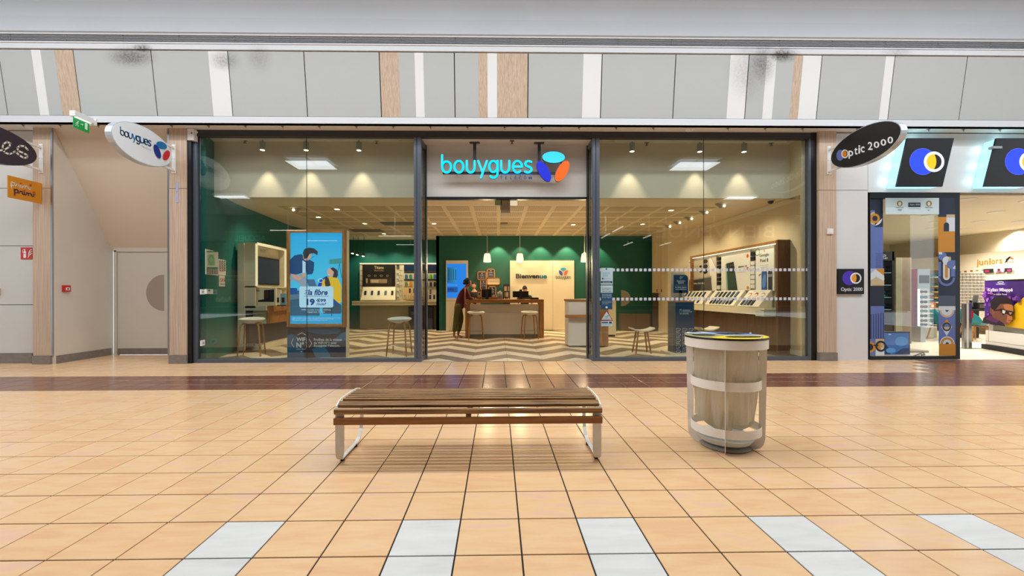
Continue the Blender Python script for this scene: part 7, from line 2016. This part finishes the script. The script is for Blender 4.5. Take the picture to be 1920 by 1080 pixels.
for k in range(46):
    u, v = 1850+R2.random()*34, 540+R2.random()*50; a.ell(u, v, 1.5+R2.random()*3, 1.2+R2.random()*2.6, ink([(150, 70, 190), (110, 50, 170), (190, 110, 210), (54, 26, 96)][k % 4]), n=10)
for k in range(12): u, v = 1898+R2.random()*24, 552+R2.random()*16; a.ell(u, v, 3, 3, ink((70, 34, 110) if k % 2 else (120, 60, 150)), n=10)
a.poly([(1850, 606), (1852, 596), (1862, 591), (1876, 594), (1890, 602), (1894, 612)], ink((34, 20, 40))); a.poly([(1856, 598), (1866, 592), (1882, 600), (1878, 606)], ink((88, 30, 90)))
a.poly([(1866, 572), (1872, 563), (1888, 560), (1905, 566), (1909, 574), (1909, 584), (1906, 590), (1908, 598), (1903, 606), (1896, 609), (1884, 602), (1871, 596), (1864, 584)], ink((112, 66, 50)))
a.poly([(1890, 572), (1905, 568), (1909, 576), (1909, 584), (1906, 590), (1908, 598), (1902, 606), (1896, 604), (1898, 592)], ink((168, 104, 60)))
a.poly([(1866, 576), (1866, 564), (1873, 557), (1886, 555.5), (1900, 558), (1907, 565), (1908, 572), (1896, 569), (1884, 570), (1876, 580), (1871, 582)], ink((28, 20, 28))); a.ell(1871, 585, 3, 5, ink((128, 76, 60)))
a.poly([(1884, 579), (1888, 578.6), (1898, 582), (1911, 584), (1910, 590), (1904, 593), (1896, 588), (1890, 591), (1886, 586)], ink((20, 18, 22))); a.poly([(1889, 581), (1895, 583), (1893, 588.5), (1888.5, 587)], ink((206, 198, 186))); a.poly([(1901, 585), (1908, 586), (1904, 591)], ink((170, 120, 70))); a.line([(1872, 582), (1886, 581)], 1.6, BK); a.line([(1900, 600.6), (1906.5, 601)], 1.2, ink((120, 50, 46)))
a.ring(1886, 529.6, 6, 2.2, 1.2, LP); a.text('OAKLEY', 1877, 532, 1895, 533.8, LP, .04); a.text('Kylian Mbappé', 1862, 540, 1909, 548.4, ink((236, 230, 236)), .015); a.text('in Latch Panel', 1872.5, 550.2, 1898, 553.2, ink((220, 214, 224))); 
for k in range(2): a.text('Lunettes de soleil, voir en magasin', 1848.4, 606+k*1.6, 1866, 607.2+k*1.7, ink((190, 180, 196)))
a.build('poster_print', po)

# ================================================================ people
def skin_mesh(name, verts, edges, m, parent=None, sub=2, root=0, org=(0, 0, 0)):
    """one continuous surface grown over a jointed skeleton"""
    me = bpy.data.meshes.new(name); g = ORG[parent] if parent else Vector(org)
    me.from_pydata([tuple(Vector(p)-g) for p, r in verts], edges, [])
    o = bpy.data.objects.new(name, me); COL.objects.link(o)
    md = o.modifiers.new('skin', 'SKIN'); md.use_smooth_shade = True
    if not me.skin_vertices: me.skin_vertices.new()
    for i, (p, r) in enumerate(verts):
        rr = r if isinstance(r, tuple) else (r, r); me.skin_vertices[0].data[i].radius = rr; me.skin_vertices[0].data[i].use_root = (i == root)
    s = o.modifiers.new('sub', 'SUBSURF'); s.levels = sub; s.render_levels = sub
    dg = bpy.context.evaluated_depsgraph_get(); nm = bpy.data.meshes.new_from_object(o.evaluated_get(dg))
    o.modifiers.clear(); o.data = nm; bpy.data.meshes.remove(me); nm.name = name
    nm.materials.clear(); nm.materials.append(m); nm.polygons.foreach_set('use_smooth', [True]*len(nm.polygons))
    if parent: o.parent = parent; ORG[o] = g
    else: o.location = g; ORG[o] = Vector(g)
    return o


def chain(verts, edges, start, pts):
    k = start
    for p, r in pts:
        verts.append((Vector(p), r)); edges.append((k, len(verts)-1)); k = len(verts)-1
    return k


def hand(o_name, wrist, dirv, side, m, parent, s=1.0, curl=.5):
    """palm with five bent fingers"""
    d = Vector(dirv).normalized(); sd = Vector(side).normalized(); dn = d.cross(sd).normalized()
    if dn.z > 0: dn = -dn
    V_ = []; E_e = []
    V_.append((Vector(wrist), .020*s)); V_.append((Vector(wrist)+d*.05*s, (.030*s, .014*s))); E_e.append((0, 1)); V_.append((Vector(wrist)+d*.085*s, (.034*s, .012*s))); E_e.append((1, 2))
    o = skin_mesh(o_name, V_, E_e, m, parent, 1)
    for k, (off, L) in enumerate(((-.030, .062), (-.010, .072), (.010, .068), (.029, .052))):
        b = Vector(wrist)+d*.08*s+sd*off*s; v = [(b, .0085*s), (b+d*L*.42*s+dn*.010*s*curl, .008*s), (b+d*L*.75*s+dn*.03*s*curl, .0075*s), (b+d*L*.95*s+dn*.055*s*curl, .006*s)]
        skin_mesh('finger', v, [(0, 1), (1, 2), (2, 3)], m, o, 1)
    b = Vector(wrist)+d*.03*s-sd*.02*s; v = [(b, .010*s), (b-sd*.03*s+d*.02*s, .009*s), (b-sd*.045*s+d*.05*s+dn*.01*s, .007*s)]
    skin_mesh('finger', v, [(0, 1), (1, 2)], m, o, 1)
    return o


def head(root, c, face, m_skin, m_hair, hair_kind, sk=1.0):
    """egg-shaped head with eyes, nose, mouth, ears; face: unit vector the person looks along"""
    f = Vector(face).normalized(); up0 = Vector((0, 0, 1)); sd = f.cross(up0).normalized(); up = sd.cross(f).normalized()
    def L(x, y, z): return Vector(c)+sd*x*sk+f*y*sk+up*z*sk
    mb = MB(m_skin); n, k = 20, 14; vs = []; fs = []
    for i in range(k+1):
        t = PI*i/k; z = -math.cos(t)
        for j in range(n):
            a = 2*PI*j/n; x = math.sin(t)*math.cos(a); y = math.sin(t)*math.sin(a)
            w = .074 - (.022*max(0, -z)**1.3); dpt = .095 - .018*max(0, -z)
            yy = y*dpt + (.012 if z < -.3 and y > 0 else 0) * (1)
            vs.append(L(x*w, yy, z*.115))
    for i in range(k):
        for j in range(n): fs.append((i*n+j, i*n+(j+1) % n, (i+1)*n+(j+1) % n, (i+1)*n+j))
    mb.add(vs, fs)
    nose = [L(-.012, .084, -.025), L(.012, .084, -.025), L(0, .112, -.03), L(0, .090, .02)]
    mb.add(nose, [(0, 2, 1), (0, 3, 2), (1, 2, 3)])
    for s in (-1, 1):
        mb.ball(L(s*.073, -.005, -.01), .022, 8, sc=(.5, .7, 1.2))
    h = mb.build('head', root, smooth=True)
    for s in (-1, 1):
        e = MB(mat('eye_white', (230, 226, 220), .3)); e.ball(L(s*.03, .078, .008), .012, 8); e.ball(L(s*.03, .088, .008), .006, 8, m=M_black); e.build('eye', h, smooth=True)
    e = MB(mat('lips', (150, 84, 76), .5)); e.ball(L(0, .083, -.062), .018, 8, sc=(1, .5, .35)); e.build('mouth', h, smooth=True)
    hm = MB(m_hair)
    if hair_kind == 'curly':
        hm.ball(L(0, -.028, .035), .105, 14, sc=(.95, .95, 1.0)); R3 = random.Random(3)
        for q in range(70):
            a, b = R3.uniform(0, 2*PI), R3.uniform(-.5, 1.4); hm.ball(L(.1*math.cos(a)*math.cos(b), -.03+.1*math.sin(a)*math.cos(b)*(.75 if math.sin(a) > 0 else 1), .035+.1*math.sin(b)), R3.uniform(.018, .03), 6)
        hm.ball(L(0, -.11, -.02), .05, 10)
    else:
        vs = []; fs = []
        for i in range(8):
            t = PI*.5*i/7
            for j in range(20):
                a = 2*PI*j/20; drop = .045*(1 if math.sin(a) < .2 else .0)
                vs.append(L(.079*math.cos(a)*math.cos(PI/2-t) if i else 0, .1*math.sin(a)*math.sin(t)-.004, .012+.112*math.cos(t)-(drop if i == 7 else drop*.5 if i == 6 else 0) + (.03 if math.sin(a) > .5 and i > 5 else 0)))
        for i in range(7):
            for j in range(20): fs.append((i*20+j, i*20+(j+1) % 20, (i+1)*20+(j+1) % 20, (i+1)*20+j))
        hm.add(vs, fs)
    hm.build('hair', root, smooth=True)
    return L


SK1, SK2 = mat('skin_brown', (150, 98, 76), .55), mat('skin_light', (196, 146, 118), .55)
# customer leaning on the left end of the counter
YP1 = YC+.06
P = lambda u, v, dy=0.0: at(u, v, YP1) + Vector((0, dy, 0))
wm = thing('person', 'person in maroon jumper and olive trousers leaning on the counter', 'person', (P(857, 632).x, YP1, 0))
hipc = P(861.5, 571.5)
V_ = [(hipc, .08)]; E_ = []
sp_ = chain(V_, E_, 0, [(P(864, 562), .095), (P(868.5, 551), .10), (P(872.5, 543), .095)])
nk = chain(V_, E_, sp_, [(P(875, 538.5), .05), (P(876, 534), .048)])
elbL, elbR = P(880.5, 559.5, -.10), P(880, 559.5, .22)
wrL, wrR = P(888.5, 559.8, -.02), P(888, 559.8, .20)
for sh, el, wr in ((P(873, 543.5, -.17), elbL, wrL), (P(873.5, 543.5, .17), elbR, wrR)):
    k = chain(V_, E_, sp_, [(sh, .062)]); chain(V_, E_, k, [((sh+el)/2, .05), (el, .042), ((el+wr)/2, .036), (wr, .026)])
legs = []
for dy, kn, an, toe in ((-.09, P(855.5, 599, -.09), P(852, 624.5, -.10), (0, 0)), (.09, P(864.5, 598, .09), P(858.5, 625.5, .08), (0, 0))):
    k = chain(V_, E_, 0, [(P(859.5, 577, dy), .065)]); k = chain(V_, E_, k, [(kn, .056), ((kn*.45+an*.55), .056), (an, .036)])
    hl = Vector((an.x-.02, an.y, .045)); k = chain(V_, E_, k, [(Vector((an.x, an.y, .06)), .038), (Vector((an.x+.07, an.y-.05, .035)), (.036, .026)), (Vector((an.x+.13, an.y-.09, .02)), (.036, .016))]); legs.append((kn, an))
body = skin_mesh('body', V_, E_, SK1, wm, 2)
hd = P(877.8, 531.5); head(wm, hd+Vector((0, 0, .01)), (.93, .3, -.18), SK1, mat('hair_black', (26, 20, 20), .6), 'curly', 1.0)
MR = mat('maroon_knit', (82, 14, 28), .85, noise=.15, scale=30)
V_ = [(P(860.6, 579.5), (.156, .15))]; E_ = []
sp_ = chain(V_, E_, 0, [(P(862, 571.5), .156), (P(864, 562.5), .145), (P(868.5, 551.5), .15), (P(872.3, 543), .135), (P(874.5, 539.5), .07)]); sp_ -= 1
for sh, el, wr in ((P(873, 543.5, -.17), elbL, wrL), (P(873.5, 543.5, .17), elbR, wrR)):
    k = chain(V_, E_, sp_, [(sh, .082)]); chain(V_, E_, k, [((sh+el)/2, .068), (el, .058), ((el+wr)/2, .05), (el*.25+wr*.75, .042)])
skin_mesh('jumper', V_, E_, MR, wm, 2)
OL = mat('olive_trousers', (84, 82, 36), .85, noise=.12, scale=20)
V_ = [(P(862.6, 566), (.135, .13))]; E_ = []; chain(V_, E_, 0, [(P(860.5, 576), (.142, .14))])
for dy, (kn, an) in zip((-.09, .09), legs):
    k = chain(V_, E_, 1, [(P(859.3, 580, dy), .115)]); chain(V_, E_, k, [((P(859.3, 579, dy)+kn)/2, .098), (kn, .082), ((kn*.45+an*.55), .074), (kn*.08+an*.92, .064)])
skin_mesh('trousers', V_, E_, OL, wm, 2)
hand('hand', wrL, (1, .25, 0), (.2, -1, 0), SK1, wm, .95); hand('hand', wrR, (1, -.2, 0), (-.2, -1, 0), SK1, wm, .95)
bg_ = thing('shoulder_bag', 'small brown shoulder bag with pink strap on the leaning person', 'bag', P(873.5, 577.5, -.26))
p = MB(mat('strap_pink', (176, 110, 96), .5)); p.tube([P(873, 539, -.215), P(873.2, 548, -.275), P(873, 560, -.275), P(873.2, 568, -.26)], .016, 6); p.build('strap', bg_)
p = MB(mat('bag_brown', (110, 58, 42), .5)); b0 = P(874.5, 573, -.25); p.ball(b0, .075, 12, sc=(.85, .6, 1.05)); p.tube([b0+Vector((-.05, -.045, .03)), b0+Vector((0, -.055, .0)), b0+Vector((.05, -.045, .03))], .006, 5); p.build('pouch', bg_, smooth=True)


def assistant(label, u, vhead, Y, lean, face, arms, hair_c):
    q = at(u, vhead, Y); t = thing('person', label, 'person', (q.x, Y, 0)); hz = q.z
    V_ = []; E_ = []; hip = Vector((q.x-lean.x*.8, Y-lean.y*.8, hz*.545)); V_.append((hip, .125))
    ch = Vector((q.x-lean.x*.25, Y-lean.y*.25, hz*.80)); s = chain(V_, E_, 0, [((hip+ch)/2, .12), (ch, .13)]); chain(V_, E_, s, [(Vector((q.x-lean.x*.1, Y-lean.y*.1, hz*.885)), .052), (Vector((q.x, Y, hz*.93)), .05)])
    A_ = []
    for sx in (-1, 1):
        sh = ch+Vector((.18*sx, 0, .03)); el, wr = arms[sx]; el, wr = ch+Vector(el), ch+Vector(wr)
        k = chain(V_, E_, s, [(sh, .058)]); chain(V_, E_, k, [((sh+el)/2, .048), (el, .04), ((el+wr)/2, .035), (wr, .026)]); A_.append((sh, el, wr))
    Lg = []
    for sx in (-1, 1):
        kn, an = Vector((hip.x+.1*sx, hip.y, hip.z*.53)), Vector((hip.x+.11*sx, hip.y+.02, .08)); k = chain(V_, E_, 0, [(hip+Vector((.09*sx, 0, -.07)), .1), (kn, .06), (an, .04)]); chain(V_, E_, k, [(Vector((an.x, an.y-.1, .03)), (.04, .026)), (Vector((an.x, an.y-.17, .022)), (.036, .018))]); Lg.append((kn, an))
    skin_mesh('body', V_, E_, SK2, t, 2)
    TB_ = mat('black_shirt', (20, 20, 24), .8); V_ = [(hip, .145)]; E_ = []; s = chain(V_, E_, 0, [((hip+ch)/2, .142), (ch, .15), (ch+Vector((lean.x*.15, lean.y*.15, hz*.06)), .075)])-1
    for sh, el, wr in A_: k = chain(V_, E_, s, [(sh, .078)]); chain(V_, E_, k, [((sh+el)/2, .068), (el*.8+sh*.2, .06)])
    skin_mesh('shirt', V_, E_, TB_, t, 2)
    TR_ = mat('navy_trousers', (26, 30, 44), .8); V_ = [(hip+Vector((0, 0, -.01)), .15)]; E_ = []
    for sx, (kn, an) in zip((-1, 1), Lg): k = chain(V_, E_, 0, [(hip+Vector((.09*sx, 0, -.09)), .122)]); chain(V_, E_, k, [(kn, .085), (an, .062)])
    skin_mesh('trousers', V_, E_, TR_, t, 2)
    for sx, (kn, an) in zip((-1, 1), Lg):
        sh_ = [(Vector((an.x, an.y+.06, .045)), .048), (Vector((an.x, an.y-.06, .04)), .05), (Vector((an.x, an.y-.19, .03)), (.048, .03))]; skin_mesh('shoe', sh_, [(0, 1), (1, 2)], M_blk2, t, 1)
    head(t, q, face, SK2, mat('hair_brown', hair_c, .7), 'short')
    for sh, el, wr in A_: hand('hand', wr, (wr-el), (1, 0, 0), SK2, t, .95)


assistant('person in black shirt with short hair standing behind the counter facing the customer', 888.8, 534.5, 13.45, Vector((-.06, -.1, 0)), (-.55, -.8, -.1), {-1: ((-.26, -.08, -.22), (-.12, -.26, -.30)), 1: ((.26, -.06, -.22), (.22, -.28, -.22))}, (44, 34, 30))
assistant('person in dark shirt with bowed head behind the wide black monitor', 984, 542.2, 13.7, Vector((.0, -.12, 0)), (-.25, -.85, -.5), {-1: ((-.27, -.1, -.24), (-.14, -.34, -.26)), 1: ((.27, -.1, -.24), (.14, -.34, -.26))}, (40, 30, 28))
